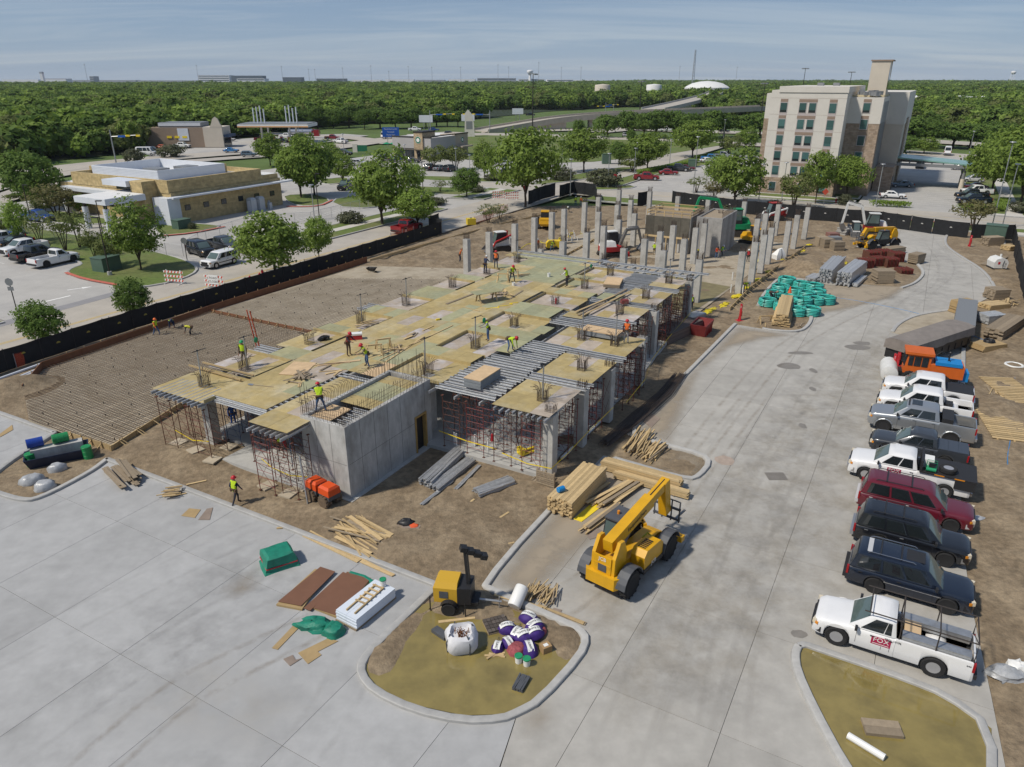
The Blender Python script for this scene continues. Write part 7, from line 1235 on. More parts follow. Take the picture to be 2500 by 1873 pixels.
def water_tower(u,dist,h,r,lab,legs):
 o=thing('water_tower',lab,'water tower',at_az(u,dist),0);mb=MB();mb.lathe([(r*.3,h-r*1.3),(r*.85,h-r*.9),(r,h-r*.5),(r*.95,h-r*.15),(r*.5,h),(.1,h+.5)],16);mb.build('bowl',M_FARW,o,smooth=40);mb=MB()
 if legs:
  for k in range(6):mb.cyl((r*.9*cos(k*1.047),r*.9*sin(k*1.047),0),(r*.8*cos(k*1.047),r*.8*sin(k*1.047),h-r*.7),r*.06,n=5)
 else:mb.cyl((0,0,0),(0,0,h-r*1.2),r*.55,r*.35,n=10)
 mb.build('stem',M_FARW,o)
water_tower(1294,3600,58,15,'mushroom water tower at the centre horizon',False);water_tower(2471,3000,48,9,'legged white water tower on the right horizon',True)
for k,(u,dist,h)in enumerate([(213,2600,64),(484,2600,62),(690,2600,58),(755,2600,50),(770,2600,50),(838,2600,54),(907,2600,60),(950,2600,44),(998,2600,58),(1055,2600,56),(1125,2600,56),(1216,2400,60),(1242,2400,54),(1315,2400,66),(1370,2600,56),(1418,2600,56),(1658,2600,58),(1797,2600,56)]):
 o=thing('horizon_mast',f'{ORD[k]} thin mast from the left along the horizon','mast',at_az(u,dist),0,'thin masts on the horizon');mb=MB();mb.cyl((0,0,0),(0,0,h),.75,.4,n=5);mb.bc((0,0,h),(3,3,1.5));mb.build('pole',M_FARG,o)
o=thing('lattice_mast','lattice radio mast left of the hotel','mast',at_az(1692,1500),0);mb=MB()
for k in range(3):
 a,c=2*pi*k/3,2*pi*(k+1)/3;mb.cyl((3*cos(a),3*sin(a),0),(1.2*cos(a),1.2*sin(a),72),.35,n=5)
 for z in range(12):f=1-z/12*.6;g_=1-(z+1)/12*.6;mb.cyl((3*f*cos(a),3*f*sin(a),z*6),(3*g_*cos(c),3*g_*sin(c),z*6+6),.22,n=4)
mb.build('lattice',M_FARG,o)
o=thing('domed_hall','white domed hall rising from the wood left of the hotel','building',at_az(1728,900),0);mb=MB();mb.lathe([(25,0),(25,12.5),(23,14),(17,17),(9,18.8),(.5,19.5)],32);mb.build('dome',M_ROOFW,o,smooth=40);P(o,'door',M_FARG,(-3,3,-25.4,-24.9,0,4))
for k,(u,dist,lab)in enumerate([(1472,820,'tan storage tank in the wood left of the bridge end'),(1598,830,'white storage tank in the wood left of the domed hall')]):
 o=thing('storage_tank',lab,'tank',at_az(u,dist),0);mb=MB();mb.lathe([(8,0),(8,15.5),(7.6,16),(.3,16.8)],20);mb.build('shell',[M_STUC2,M_ROOFW][k],o,smooth=40)
hw=thing('elevated_highway','curving elevated highway in the wood left of the domed hall','highway',(0,0,0));q=chaikin([Vector((at_az(u,d).x,d,z))for u,d,z in[(1600,470,5),(1640,500,6),(1700,560,8),(1740,640,9.5),(1752,760,10)]],2);mb=MB();ribbon(mb,q,[(-7,-1),(-7,0),(7,0),(7,-1)]);mb.build('deck',M_STREET,hw)
for sy in(-1,1):mb=MB();ribbon(mb,q,[(sy*7.2-.2,-1.2),(sy*7.2-.2,.9),(sy*7.2+.2,.9),(sy*7.2+.2,-1.2)]);mb.build('parapet',M_KERB,hw)
for k in(3,7,11,15):mb=MB();p=q[k];mb.bc((p.x,p.y,p.z/2-.6),(3,2,p.z-.9));mb.build('pier',M_BRC,hw)
hb=MB();hb.box(-9400,9400,-9400,9400,-1.6,108);hm_=bpy.data.materials.new('haze');hm_.use_nodes=True;N=hm_.node_tree.nodes;L=hm_.node_tree.links
for n in list(N):N.remove(n)
vo=N.new('ShaderNodeOutputMaterial');vp=N.new('ShaderNodeVolumePrincipled');vp.inputs['Color'].default_value=(.80,.90,1,1);vp.inputs['Density'].default_value=0.00005;L.new(vp.outputs[0],vo.inputs['Volume']);ho_=hb.build('haze',hm_);ho_['kind']='stuff'
# ==== MACHINES
M_JCB=mat('machine_yellow',(.62,.33,.008),.45,ns=1.5,na=.12,coat=.2);M_MBLK=mat('machine_black',(.02,.02,.022),.5,ns=3,na=.25);M_MGRY=mat('machine_grey',(.075,.08,.09),.55,ns=2,na=.2);M_MWHT=mat('machine_white',(.62,.62,.60),.5,ns=2,na=.12);M_MRED=mat('machine_red',(.33,.02,.02),.45,ns=2,na=.15);M_MGRN=mat('machine_green',(.008,.24,.09),.45,ns=2,na=.15);M_TRACK=mat('rubber_track',(.035,.03,.026),.9,ns=5,na=.4);M_STEEL=mat('worn_steel',(.22,.21,.20),.5,.6,ns=4,na=.3);M_CBLUE=mat('machine_blue',(.01,.20,.50),.45);M_CORG=mat('machine_orange',(.55,.115,.015),.5,ns=2,na=.12);M_MUD=mat('caked_mud',(.14,.10,.065),.95,ns=6,na=.3,bump=.03)
def wheel(o,x,y,r,w_,m=None,n=14,rimc=M_MBLK,lugs=True):
 wv=link('wheel',None,o,(x,y,r));t=MB();t.lathe([(r*.55,-w_*.45),(r*.85,-w_*.5),(r,-w_*.35),(r,w_*.35),(r*.85,w_*.5),(r*.55,w_*.45)],20,axis='y')
 if lugs:
  for k in range(n):
   for sy in(-1,1):a=2*pi*(k+.25*sy)/n;t.bc((r*1.0*cos(a),sy*w_*.24,r*1.0*sin(a)),(r*.09,w_*.44,r*.13),0,-a)
 t.build('tyre',M_TYRER,wv);q=MB();q.lathe([(r*.56,-w_*.4),(r*.3,-w_*.3),(.05,-w_*.3),(.05,w_*.3),(r*.3,w_*.3),(r*.56,w_*.4)],14,axis='y');q.build('rim',rimc,wv);return wv
def PB_(o,nm,m,*bcs):
 mb=MB()
 for c in bcs:mb.bc(*c)
 return mb.build(nm,m,o)
def telehandler(lab,loc,rz,b0,b1,head):
 o=thing('telehandler',lab,'telehandler',loc,rz)
 for x in(-1.84,1.84):
  for sy in(1,-1):wheel(o,x,sy*1.02,.68,.46)
 for sy in(1,-1):
  for x in(-1.84,1.84):
   mb=MB();mb.loft([[(x+.86*cos(radians(a)),sy*1.02+q*.26,.72+.86*sin(radians(a)))for q in(-1,1)]+[(x+.81*cos(radians(a)),sy*1.02+q*.26,.72+.81*sin(radians(a)))for q in(1,-1)]for a in range(15,176,20)]);mb.build('mudguard',M_MGRY,o)
 mb=MB();mb.side([(-2.5,.62),(2.3,.62),(2.5,.95),(2.0,1.15),(-1.2,1.25),(-1.6,1.7),(-2.6,1.7)],-.42,.42);mb.build('chassis',M_JCB,o)
 mb=MB();mb.prism([(-2.75,-.75),(-2.35,-1.0),(-2.2,-1.0),(-2.2,1.0),(-2.35,1.0),(-2.75,.75)],.62,1.22);mb.build('counterweight',M_JCB,o)
 mb=MB();mb.side([(-2.55,1.2),(-1.6,1.2),(-1.5,2.1),(-1.75,2.75),(-2.1,2.8),(-2.5,2.1)],-.62,-.45);mb.side([(-2.55,1.2),(-1.6,1.2),(-1.5,2.1),(-1.75,2.75),(-2.1,2.8),(-2.5,2.1)],.45,.62);mb.box(-2.58,-2.5,-.45,.45,1.25,2.1);q=mb.build('rear_tower',M_JCB,o);link('lettering',text_mesh('JCB',.26,M_WHITEP),q,(-2.6,0,1.95),rot=(pi/2,0,-pi/2));P(q,'recess',M_MGRY,(-2.6,-2.585,-.22,.22,1.3,1.68))
 mb=MB();mb.side([(-.75,.75),(1.0,.75),(1.0,1.5),(.75,1.72),(-.55,1.78),(-.8,1.5)],-1.18,-.45);q=mb.build('engine_cover',M_JCB,o);P(q,'skirt',M_MBLK,(-.8,1.05,-1.2,-.46,.6,.86));link('lettering',text_mesh('JCB',.3,M_WHITEP),q,(.1,-1.21,.9),rot=(pi/2,0,0))
 for k in range(6):P(q,'louvre',M_MBLK,(-.45+k*.14,-.38+k*.14,-1.0,-.6,1.76,1.79))
 mb=MB();mb.side([(-.65,.8),(.95,.8),(1.1,1.5),(.75,2.55),(-.45,2.6),(-.7,1.5)],.46,1.22);q=mb.build('cab',M_MBLK,o);P(q,'roof',M_MGRY,(-.5,.8,.44,1.24,2.601,2.68));mb=MB();mb.add([(1.105,.52,1.5),(1.105,1.16,1.5),(.775,1.16,2.5),(.775,.52,2.5)],[(0,1,2,3)]);mb.add([(-.5,1.225,1.5),(.9,1.225,1.5),(.62,1.225,2.45),(-.4,1.225,2.45)],[(0,1,2,3)]);mb.add([(-.705,.52,1.55),(-.705,1.16,1.55),(-.49,1.16,2.5),(-.49,.52,2.5)],[(0,1,2,3)]);mb.build('glass',M_WIND,q);mb=MB();mb.cyl((.1,.84,2.68),(.1,.84,2.85),.07,n=8);mb.build('beacon',M_AMBER,q)
 b0=Vector(b0);b1=Vector(b1);d=(b1-b0);mb=MB();mb.beam(b0,b0+d*.72,.50,.60);q=mb.build('boom',M_JCB,o);mb=MB();mb.beam(b0+d*.70,b1,.38,.44);mb.build('inner_boom',M_JCB,o);mb=MB();mb.cyl(b0+d*.3+Vector((0,0,.25)),b1+Vector((0,0,.22)),.03,n=5);mb.build('hose',M_MBLK,o)
 ang_=atan2(d.z,hypot(d.x,d.y));link('lettering',text_mesh('EquipmentShare',.26,M_MBLK),q,b0+d*.42+Vector((0,-.258,0)),rot=(pi/2,-ang_,0))
 mb=MB();mb.cyl((-1.2,0,1.3),b0+d*.45-Vector((0,0,.25)),.09,n=8);mb.build('lift_ram',M_STEEL,o)
 h0=b1;h1=Vector(head);mb=MB();mb.beam(h0+Vector((-.1,0,.2)),h1,.44,.5);mb.build('boom_head',M_JCB,o)
 mb=MB();x=h1.x+.25
 for z in(h1.z-.35,h1.z+.25):mb.bc((x,0,z),(.1,1.5,.1))
 for y in(-.7,-.25,.25,.7):mb.bc((x,y,h1.z+.1),(.06,.06,1.2))
 mb.bc((x,0,h1.z+.7),(.05,1.4,.05));mb.build('fork_carriage',M_MGRY,o)
 for y in(-.45,.45):mb=MB();mb.bc((x+.6,y,h1.z-.42),(1.2,.12,.05));mb.build('fork',M_STEEL,o)
 for sy in(-1,1):mb=MB();mb.beam((2.3,sy*.5,.95),(2.95,sy*1.1,.75),.2,.3);mb.bc((3.0,sy*1.15,.6),(.35,.3,.3));mb.build('stabiliser',M_JCB,o)
 mb=MB();
 for k in range(9):mb.tube([(.95+RN.uniform(-.3,.3),-.5+RN.uniform(-.3,.3),1.25+RN.uniform(0,.3))for _ in range(4)],.05,5)
 mb.build('strap_bundle',mat('lime_strap',(.42,.42,.03),.7),o);return o
telehandler('yellow telehandler with raised boom on the driveway in the foreground',(5.72,29.35,0),radians(51),(-2.2,0,2.45),(3.0,0,3.35),(3.35,0,1.5))
telehandler('yellow telehandler with level boom among the material stacks at the far end',G(2142,606),radians(196),(-2.2,0,2.6),(2.4,0,2.7),(3.0,0,1.6))
def tracks(o,L_,w_,g,h=.5):
 for sy in(1,-1):
  mb=MB();mb.side([(-L_/2,h*.5),(-L_/2+h*.3,.03),(L_/2-h*.3,.03),(L_/2,h*.5),(L_/2-h*.3,h),(-L_/2+h*.3,h)],sy*g-w_/2,sy*g+w_/2);t=mb.build('track',M_TRACK,o)
  mb=MB();n=int(L_/.16)
  for k in range(n):mb.box(-L_/2+h*.3+k*(L_-h*.6)/n,-L_/2+h*.3+k*(L_-h*.6)/n+.06,sy*g-w_/2-.005,sy*g+w_/2+.005,h,h+.025)
  mb.build('grousers',M_TRACK,t)
def excavator(lab,loc,rz,k,mh,mc,boom,arm=None,hz=0.0,glass=True):
 """k scale, mh house, mc counter colour, boom = list of x,z joints from the pivot"""
 o=thing('excavator',lab,'excavator',loc,rz,scale=k);tracks(o,2.6,.42,.8,.62);P(o,'undercarriage',M_MBLK,(-.7,.7,-.6,.6,.25,.72));arm=arm or mh
 h=link('house',None,o,(0,0,.72),hz);mb=MB();mb.prism([(.9,-.95),(.9,.95),(-.6,.98),(-1.25,.7),(-1.4,.3),(-1.4,-.3),(-1.25,-.7),(-.6,-.98)],.05,.55);mb.build('deck',mc,h,smooth=30);mb=MB();mb.loft([[(.1,-.95,.551),(.1,.1,.551),(-1.2,.68,.551),(-1.36,.3,.551),(-1.36,-.3,.551),(-1.15,-.72,.551)],[(0,-.8,1.1),(0,.05,1.1),(-1.0,.55,1.05),(-1.15,.2,1.0),(-1.15,-.25,1.0),(-.95,-.6,1.05)]]);mb.build('engine_hood',mh,h)
 mb=MB();mb.loft([[(-.35,.12,.552),(.95,.12,.552),(.95,.93,.552),(-.35,.93,.552)],[(-.3,.15,1.9),(.7,.15,1.9),(.7,.9,1.9),(-.3,.9,1.9)]]);q=mb.build('cab',mh if not glass else M_MBLK,h);P(q,'roof',mh,(-.36,.76,.1,.95,1.901,1.98));mb=MB();mb.add([(.955,.18,.75),(.955,.87,.75),(.72,.85,1.8),(.72,.2,1.8)],[(0,1,2,3)]);mb.add([(-.25,.945,.9),(.85,.945,.9),(.6,.915,1.8),(-.22,.915,1.8)],[(0,1,2,3)]);mb.build('glass',M_WIND,q)
 pts=[Vector((x,-.1,z))for x,z in boom]
 for i,nm in((0,'boom'),(1,'boom'),(2,'stick')):mb=MB();mb.beam(pts[i],pts[i+1],.24 if i<2 else .2,.34 if i<2 else .26,up=(0,1,0));mb.build(nm,arm,h)
 for i in(1,2):mb=MB();mb.cyl(pts[i-1]+Vector((.15,.0,.28)),pts[i]+Vector((0,0,.2)),.06,n=6);mb.build('ram',M_STEEL,h)
 p=pts[3];mb=MB();mb.side([(p.x-.1,p.z+.1),(p.x+.25,p.z-.05),(p.x+.1,p.z-.6),(p.x-.35,p.z-.7),(p.x-.5,p.z-.45)],p.y-.35,p.y+.35);mb.build('bucket',M_STEEL,h)
 mb=MB();mb.bc((1.65,0,.35),(.1,1.9,.5));mb.bc((1.2,.5,.35),(.9,.1,.14));mb.bc((1.2,-.5,.35),(.9,.1,.14));mb.build('dozer_blade',mc,o);return o
B1=[(.9,.6),(1.9,2.7),(3.7,2.9),(4.4,.6)];B2=[(.9,.5),(1.6,2.1),(3.0,2.2),(3.6,.4)]
excavator('green excavator digging beside the rear columns',Ge(1793,575),radians(172),1.55,M_MGRN,M_MGRN,B1,hz=.1);excavator('white and red excavator with folded arm before the gate',Ge(2128,578),radians(150),1.35,M_MWHT,M_MRED,[(.9,.6),(1.5,2.5),(3.0,2.9),(3.3,.6)],hz=.3);excavator('small white and red excavator with grey arm behind the deck',Ge(1492,628),radians(20),1.25,M_MWHT,M_MRED,B2,arm=M_STEEL);excavator('yellow mini excavator among the right columns',Ge(1830,597),radians(-60),1.0,M_JCB,M_JCB,[(.9,.5),(1.3,1.7),(2.2,1.9),(2.6,.6)])
def loader(lab,loc,rz,m,m2,k=1.0,arm_up=.3,lift=1.0):
 o=thing('skid_loader',lab,'loader',loc,rz,scale=k);tracks(o,1.9,.38,.72,.62);mb=MB();mb.side([(-1.25,.5),(1.0,.45),(1.05,.8),(.3,1.0),(-.5,1.25),(-1.3,1.3)],-.52,.52);mb.build('body',m,o);mb=MB();mb.side([(-1.35,.75),(-.9,.75),(-.85,1.45),(-1.25,1.4)],-.65,.65);mb.build('engine_hood',m,o)
 mb=MB();mb.loft([[(.85,-.5,.85),(.85,.5,.85),(-.55,.5,1.0),(-.55,-.5,1.0)],[(.55,-.45,2.05),(.55,.45,2.05),(-.5,.45,2.05),(-.5,-.45,2.05)]]);q=mb.build('cab',M_MBLK,o);P(q,'roof',m,(-.55,.65,-.5,.5,2.06,2.13));mb=MB();mb.add([(.855,-.42,.95),(.855,.42,.95),(.575,.4,1.95),(.575,-.4,1.95)],[(0,1,2,3)]);mb.build('glass',M_WIND,q)
 for sy in(1,-1):mb=MB();mb.beam((-1.15,sy*.78,1.5*lift),(.9,sy*.78,.95*lift),.12,.28,up=(0,1,0));mb.beam((.9,sy*.78,.95*lift),(1.35,sy*.7,.35),.12,.22,up=(0,1,0));mb.beam((-1.1,sy*.7,.9),(-1.15,sy*.78,1.6*lift),.1,.3,up=(0,1,0));mb.build('lift_arm',m2,o)
 mb=MB();mb.side([(1.3,.1),(2.05,.06),(2.07,.1),(1.42,.16),(1.32,.72),(1.25,.72)],-.92,.92);mb.build('bucket',M_STEEL,o)
 for y in(-.92,.92):mb=MB();mb.side([(1.3,.1),(2.05,.06),(1.35,.72)],y-.02,y+.02);mb.build('bucket_cheek',M_STEEL,o)
loader('white and red track loader on the churned earth by the street',Ge(1222,612),radians(205),M_MWHT,M_MRED,1.25,lift=1.25);loader('yellow and black track loader behind the row of columns',Ge(1330,558),radians(85),M_JCB,M_MBLK,1.3);loader('small white loader facing the camera by the brick pallets',Ge(2085,575),radians(-100),M_MWHT,M_MGRY,1.0);loader('red and white loader behind the rear right columns',Ge(1888,538),radians(190),M_MRED,M_MWHT,1.4)
o=thing('trench_roller','orange twin-drum trench roller at the foot of the stair core','roller',Ge(792,1224),radians(-38))
for x,L_ in((-.55,.8),(.55,.8)):
 for y in(-.36,.36):
  w2=link('drum',None,o,(x,y,.38));mb=MB();mb.cyl((0,-.2,0),(0,.2,0),.36,n=16);mb.build('shell',M_MUD,w2);mb=MB()
  for k in range(12):
   for q in(-.12,.12):mb.bc((.37*cos(k*.524),q,.37*sin(k*.524)),(.06,.12,.1),0,-k*.524)
  mb.build('pads',M_MUD,w2)
 P(o,'frame',M_MGRY,(x-.42,x+.42,-.4,.4,.5,.78));mb=MB();mb.loft([[(x-.46,-.42,.781),(x+.46,-.42,.781),(x+.46,.42,.781),(x-.46,.42,.781)],[(x-.44,-.40,1.15),(x+.44,-.40,1.15),(x+.44,.40,1.15),(x-.44,.40,1.15)],[(x-.34,-.28,1.28),(x+.34,-.28,1.28),(x+.34,.28,1.28),(x-.34,.28,1.28)]]);mb.build('hood',mat('roller_orange',(.62,.075,.012),.45),o,smooth=30)
P(o,'joint',M_MBLK,(-.12,.12,-.22,.22,.4,1.1));
o=thing('light_tower','yellow and black towable light tower beside the muddy pond','light tower',Ge(1118,1478),radians(-8))
mb=MB();mb.loft([[(-.95,-.55,.55),(.1,-.55,.55),(.1,.55,.55),(-.95,.55,.55)],[(-.98,-.56,1.3),(.1,-.56,1.3),(.1,.56,1.3),(-.98,.56,1.3)],[(-.85,-.4,1.55),(.1,-.4,1.55),(.1,.4,1.55),(-.85,.4,1.55)]]);mb.build('engine_cover',mat('lamp_yellow',(.55,.33,.03),.5),o);mb=MB();mb.prism([(.101,-.56),(.7,-.5),(.7,.5),(.101,.56)],.5,1.35);mb.build('tank',M_MBLK,o);P(o,'frame',M_MBLK,(-1.0,1.0,-.4,.4,.42,.55));P(o,'grille',M_MGRY,(-.7,-.3,-.572,-.561,.8,1.15))
for sy in(1,-1):wheel(o,-.25,sy*.72,.34,.2,rimc=M_RIM,lugs=False);mb=MB();mb.loft([[(-.25+.42*cos(radians(a)),sy*.72+q*.13,.36+.42*sin(radians(a)))for q in(-1,1)]for a in range(5,176,17)],False,False);mb.build('mudguard',M_MBLK,o)
mb=MB();mb.cyl((.7,0,.48),(2.0,0,.45),.05,n=6);mb.cyl((1.9,0,.02),(1.9,0,.7),.03,n=6);mb.build('drawbar',M_GAL,o)
for y in(-.1,.1):mb=MB();mb.beam((.55,y,1.0),(.42,y,3.0),.13,.13);mb.build('mast',M_MBLK,o)
for k in range(4):mb=MB();mb.bc((.35+.28*k,-.05+.08*k,3.15-.16*k),(.3,.34,.22),.4,.3);mb.build('floodlight',M_MBLK,o)
for x,y in((-1.15,-.5),(.5,-.75)):mb=MB();mb.cyl((x,y,0),(x,y,.8),.03,n=6);mb.bc((x,y,.02),(.16,.16,.03));mb.build('jack_leg',M_BLACKP,o)
o=thing('broom_tractor','orange sweeper tractor with glazed cab and white broom hood','tractor',W(35.6,-27.4,0),RZF+.1)
for sy in(1,-1):wheel(o,1.0,sy*.8,.5,.35);wheel(o,-1.3,sy*.8,.5,.35)
P(o,'frame',M_MBLK,(-2.4,2.0,-.5,.5,.45,.8));P(o,'rear_cover',M_CORG,(-2.6,-.3,-.85,.85,.801,1.75));mb=MB();mb.loft([[(-.29,-.8,.8),(1.5,-.8,.8),(1.5,.8,.8),(-.29,.8,.8)],[(-.29,-.75,2.35),(1.3,-.75,2.35),(1.3,.75,2.35),(-.29,.75,2.35)]]);q=mb.build('cab',M_CORG,o);P(q,'roof',M_CORG,(-.45,1.55,-.9,.9,2.36,2.55))
for sy in(1,-1):
 for x0,x1 in((-.1,.32),(.4,.85),(.93,1.25)):P(q,'window',M_DGLASS,(x0,x1,sy*.79-.03,sy*.79+.03,1.45,2.2))
P(q,'windscreen',M_DGLASS,(1.36,1.5,-.6,.6,1.3,2.2));mb=MB();mb.lathe([(.3,-1.3),(.62,-1.2),(.65,0),(.62,1.2),(.3,1.3)],16,(2.4,0,.65),'y');mb.build('broom_hood',M_MWHT,o,smooth=40);P(o,'engine',M_CBLUE,(-2.4,-.6,-.5,-.86+1.76,1.751,2.0));P(o,'hitch',M_CBLUE,(-3.0,-2.61,-.6,.6,.6,1.3));mb=MB();mb.cyl((-1.5,.2,1.75),(-1.5,.2,2.6),.06,n=6);mb.sph((-1.5,.2,2.65),.11,8,5);mb.tube([(-.5,.4,2.3),(-.9,.4,2.75),(-1.4,.4,2.4),(-1.6,.4,2.0)],.03,5);mb.build('exhaust',M_MBLK,o)
M_TARPG=mat('grey_tarpaulin',(.21,.185,.165),.75,ns=1.5,na=.2,bump=.03,bs=2.5)
o=thing('covered_container','black roll-off container under a grey tarpaulin beside the driveway','container',G(2262,866),radians(33))
P(o,'steel_body',M_MBLK,(-4.6,4.6,-1.15,1.15,.45,2.0));mb=MB();rg=[]
for i,x in enumerate([-4.75+k*.5 for k in range(20)]):rg.append([(x,-1.3+RN.uniform(-.03,.03),1.35+RN.uniform(-.08,.08)),(x,-1.24,2.0),(x,-.6,2.2+RN.uniform(-.04,.04)),(x,.6,2.22+RN.uniform(-.04,.04)),(x,1.24,2.0),(x,1.3,1.35+RN.uniform(-.08,.08))])
mb.loft(rg,False,False);mb.add([rg[0][k]for k in range(6)],[tuple(range(6))]);mb.add([rg[-1][k]for k in range(6)],[tuple(range(6))]);mb.build('tarpaulin',M_TARPG,o,smooth=35)
for x in(-4.2,4.2):
 for sy in(1,-1):mb=MB();mb.cyl((x,sy*.8,.22),(x,sy*1.1,.22),.2,n=10);mb.build('roller',M_MBLK,o)
for k in range(9):P(o,'rib',M_MBLK,(-4.2+k*1.05,-4.1+k*1.05,-1.2,1.2,.46,1.0))
# ==== STACKS AND SITE MATERIAL
BCH={}
def bmesh_box(L_,w_,h,m,nm):
 k=(round(L_,2),round(w_,3),round(h,3),m.name,nm)
 if k not in BCH:BCH[k]=MB().box(-L_/2,L_/2,-w_/2,w_/2,0,h).mesh(nm,m)
 return BCH[k]
def stack(a,c,wd,nx,nz,th,lab,m=M_LUM,nm='lumber_stack',piece='board',cat='lumber',z=0.0,jit=.02,bearers=True,jr=0.0,group=None,ljit=.03,taper=0.0):
 p,q=(Ge(*a)if isinstance(a,tuple)and len(a)==2 else Vector(a)),(Ge(*c)if isinstance(c,tuple)and len(c)==2 else Vector(c));zz_=max(p.z,q.z,0)+z;p.z=q.z=0;d=q-p;L_=d.length;o=thing(nm,lab,cat,(p+q)/2+Vector((0,0,zz_)),atan2(d.y,d.x),group);b0=0
 if bearers:
  for x in(-L_*.32,L_*.32):link('bearer',bmesh_box(wd*1.05,.09,.09,M_LUMO,'bearer'),o,(x,0,0),pi/2)
  b0=.09
 w1=wd/nx
 for k in range(nz):
  nn_=max(1,nx-int(taper*k))
  for i in range(nn_):
   ls=L_*(1-RN.random()*ljit*2);link(piece,bmesh_box(round(ls,1),w1-.006,th-.004,m,piece),o,(RN.uniform(-jit,jit)*L_*.5,-wd/2*(nn_/nx)+(i+.5)*w1+RN.uniform(-jit,jit)*.2,b0+k*th),RN.gauss(0,jr))
 return o
def heap(u,v,n,L_,sp,ang,jang,lab,m=M_LUM,nm='lumber_heap',wd=(.09,.2),th=.04,cat='lumber',dz=.012,z=None,lj=.3,piece='board'):
 c=Ge(u,v);c.z+=0 if z is None else z;o=thing(nm,lab,cat,c,ang);
 for k in range(n):
  l=L_*RN.uniform(1-lj,1);w_=RN.choice([wd[0],wd[0],wd[1]]);ob=link(piece,bmesh_box(round(l,1),w_,th,m if RN.random()<.8 else M_LUMO,piece),o,(RN.gauss(0,sp*.35),RN.uniform(-sp,sp),.02+k*dz*RN.uniform(.6,1)),RN.gauss(0,jang));ob.rotation_euler.y=RN.gauss(0,.01)
 return o
stack((1364,1262),(1452,1170),1.5,9,10,.095,'largest bundle of pale timber left of the telehandler',ljit=.04);stack((1470,1142),(1664,1196),.75,5,8,.07,'long low bundle of boards along the middle island kerb',M_LUM);stack((1500,1165),(1682,1218),.5,3,5,.07,'second long bundle in front of the island bundle')
heap(1515,1205,26,4.4,.5,atan2(1,.95),.05,'loose timber heap between bundle and telehandler');heap(1470,1270,16,3.6,.3,atan2(1,.9),.05,'loose boards sliding toward the telehandler cab',dz=.02);heap(1440,1215,6,4.4,.2,.92,.02,'single row of boards leaning on the largest bundle',dz=.05)
heap(1560,1085,24,3.4,.55,atan2(1,.55),.07,'left heap of pale sticks on the middle island',wd=(.07,.09),th=.07,dz=.02);heap(1590,1105,22,2.6,.6,atan2(1,.6),.1,'right heap of pale sticks on the middle island',wd=(.07,.09),th=.07,dz=.02)
heap(885,1310,26,3.6,1.0,-.72,.18,'scattered pale boards in front of the trench roller',dz=.012);heap(815,1335,5,4.2,.25,-.62,.03,'long boards at the left of the scattered pile',dz=.01);heap(300,1165,20,3.3,.6,-.78,.06,'weathered plank pile on the apron left of the walking worker',M_LUMO,wd=(.15,.24),dz=.025);heap(420,1210,26,.9,.4,.35,.1,'short stubby stake pile on the apron',wd=(.06,.09),dz=.014);heap(1320,1455,60,.95,.7,1.15,.18,'large heap of survey stakes on the driveway near the pond',wd=(.04,.05),th=.04,dz=.006,lj=.1,nm='stake_heap',piece='stake');heap(1262,1470,5,2.6,.12,-.5,.05,'few long sticks lying along the pond kerb',dz=.02);heap(1370,1500,3,2.6,.1,-.55,.04,'sticks lying on the kerb right of the white barrel',dz=.02);heap(920,1388,3,2.2,.08,-.62,.04,'two thin battens lying along the apron kerb')
def flat(pts,lab,m,th=.02,z=.008,nm='plywood_offcut',cat='plywood',zoff=0):
 P_=[Ge(*p)for p in pts];c=sum(P_,Vector())/len(P_);zz_=max(p.z for p in P_);mb=MB();mb.prism([(p.x-c.x,p.y-c.y)for p in P_],0,th);return tag(mb.build(nm,m,None,(c.x,c.y,zz_+z)),lab,cat)
M_PLYB=mat('brown_film_plywood',(.175,.085,.05),.55,ns=1.5,na=.1);M_PLYT=mat('tan_plywood',(.36,.255,.125),.8,ns=2,na=.15);M_MUDP=mat('muddy_plywood',(.24,.19,.155),.85,ns=2,na=.2)
flat([(680,1475),(783,1390),(819,1402),(736,1486)],'left brown plywood sheet of the stack on the apron',M_PLYB,z=.14);flat([(675,1480),(770,1393),(800,1400),(738,1492)],'tan plywood sheets under the left brown sheet',M_PLYT,.1);flat([(742,1490),(838,1401),(849,1406),(758,1496)],'narrow brown sheet in the middle of the apron stack',M_PLYB,z=.1);flat([(766,1490),(848,1402),(907,1417),(828,1510)],'right brown plywood sheet of the apron stack',M_PLYB,z=.12);flat([(765,1488),(848,1400),(905,1420),(826,1512)],'sheets under the right brown plywood',M_PLYT,.1)
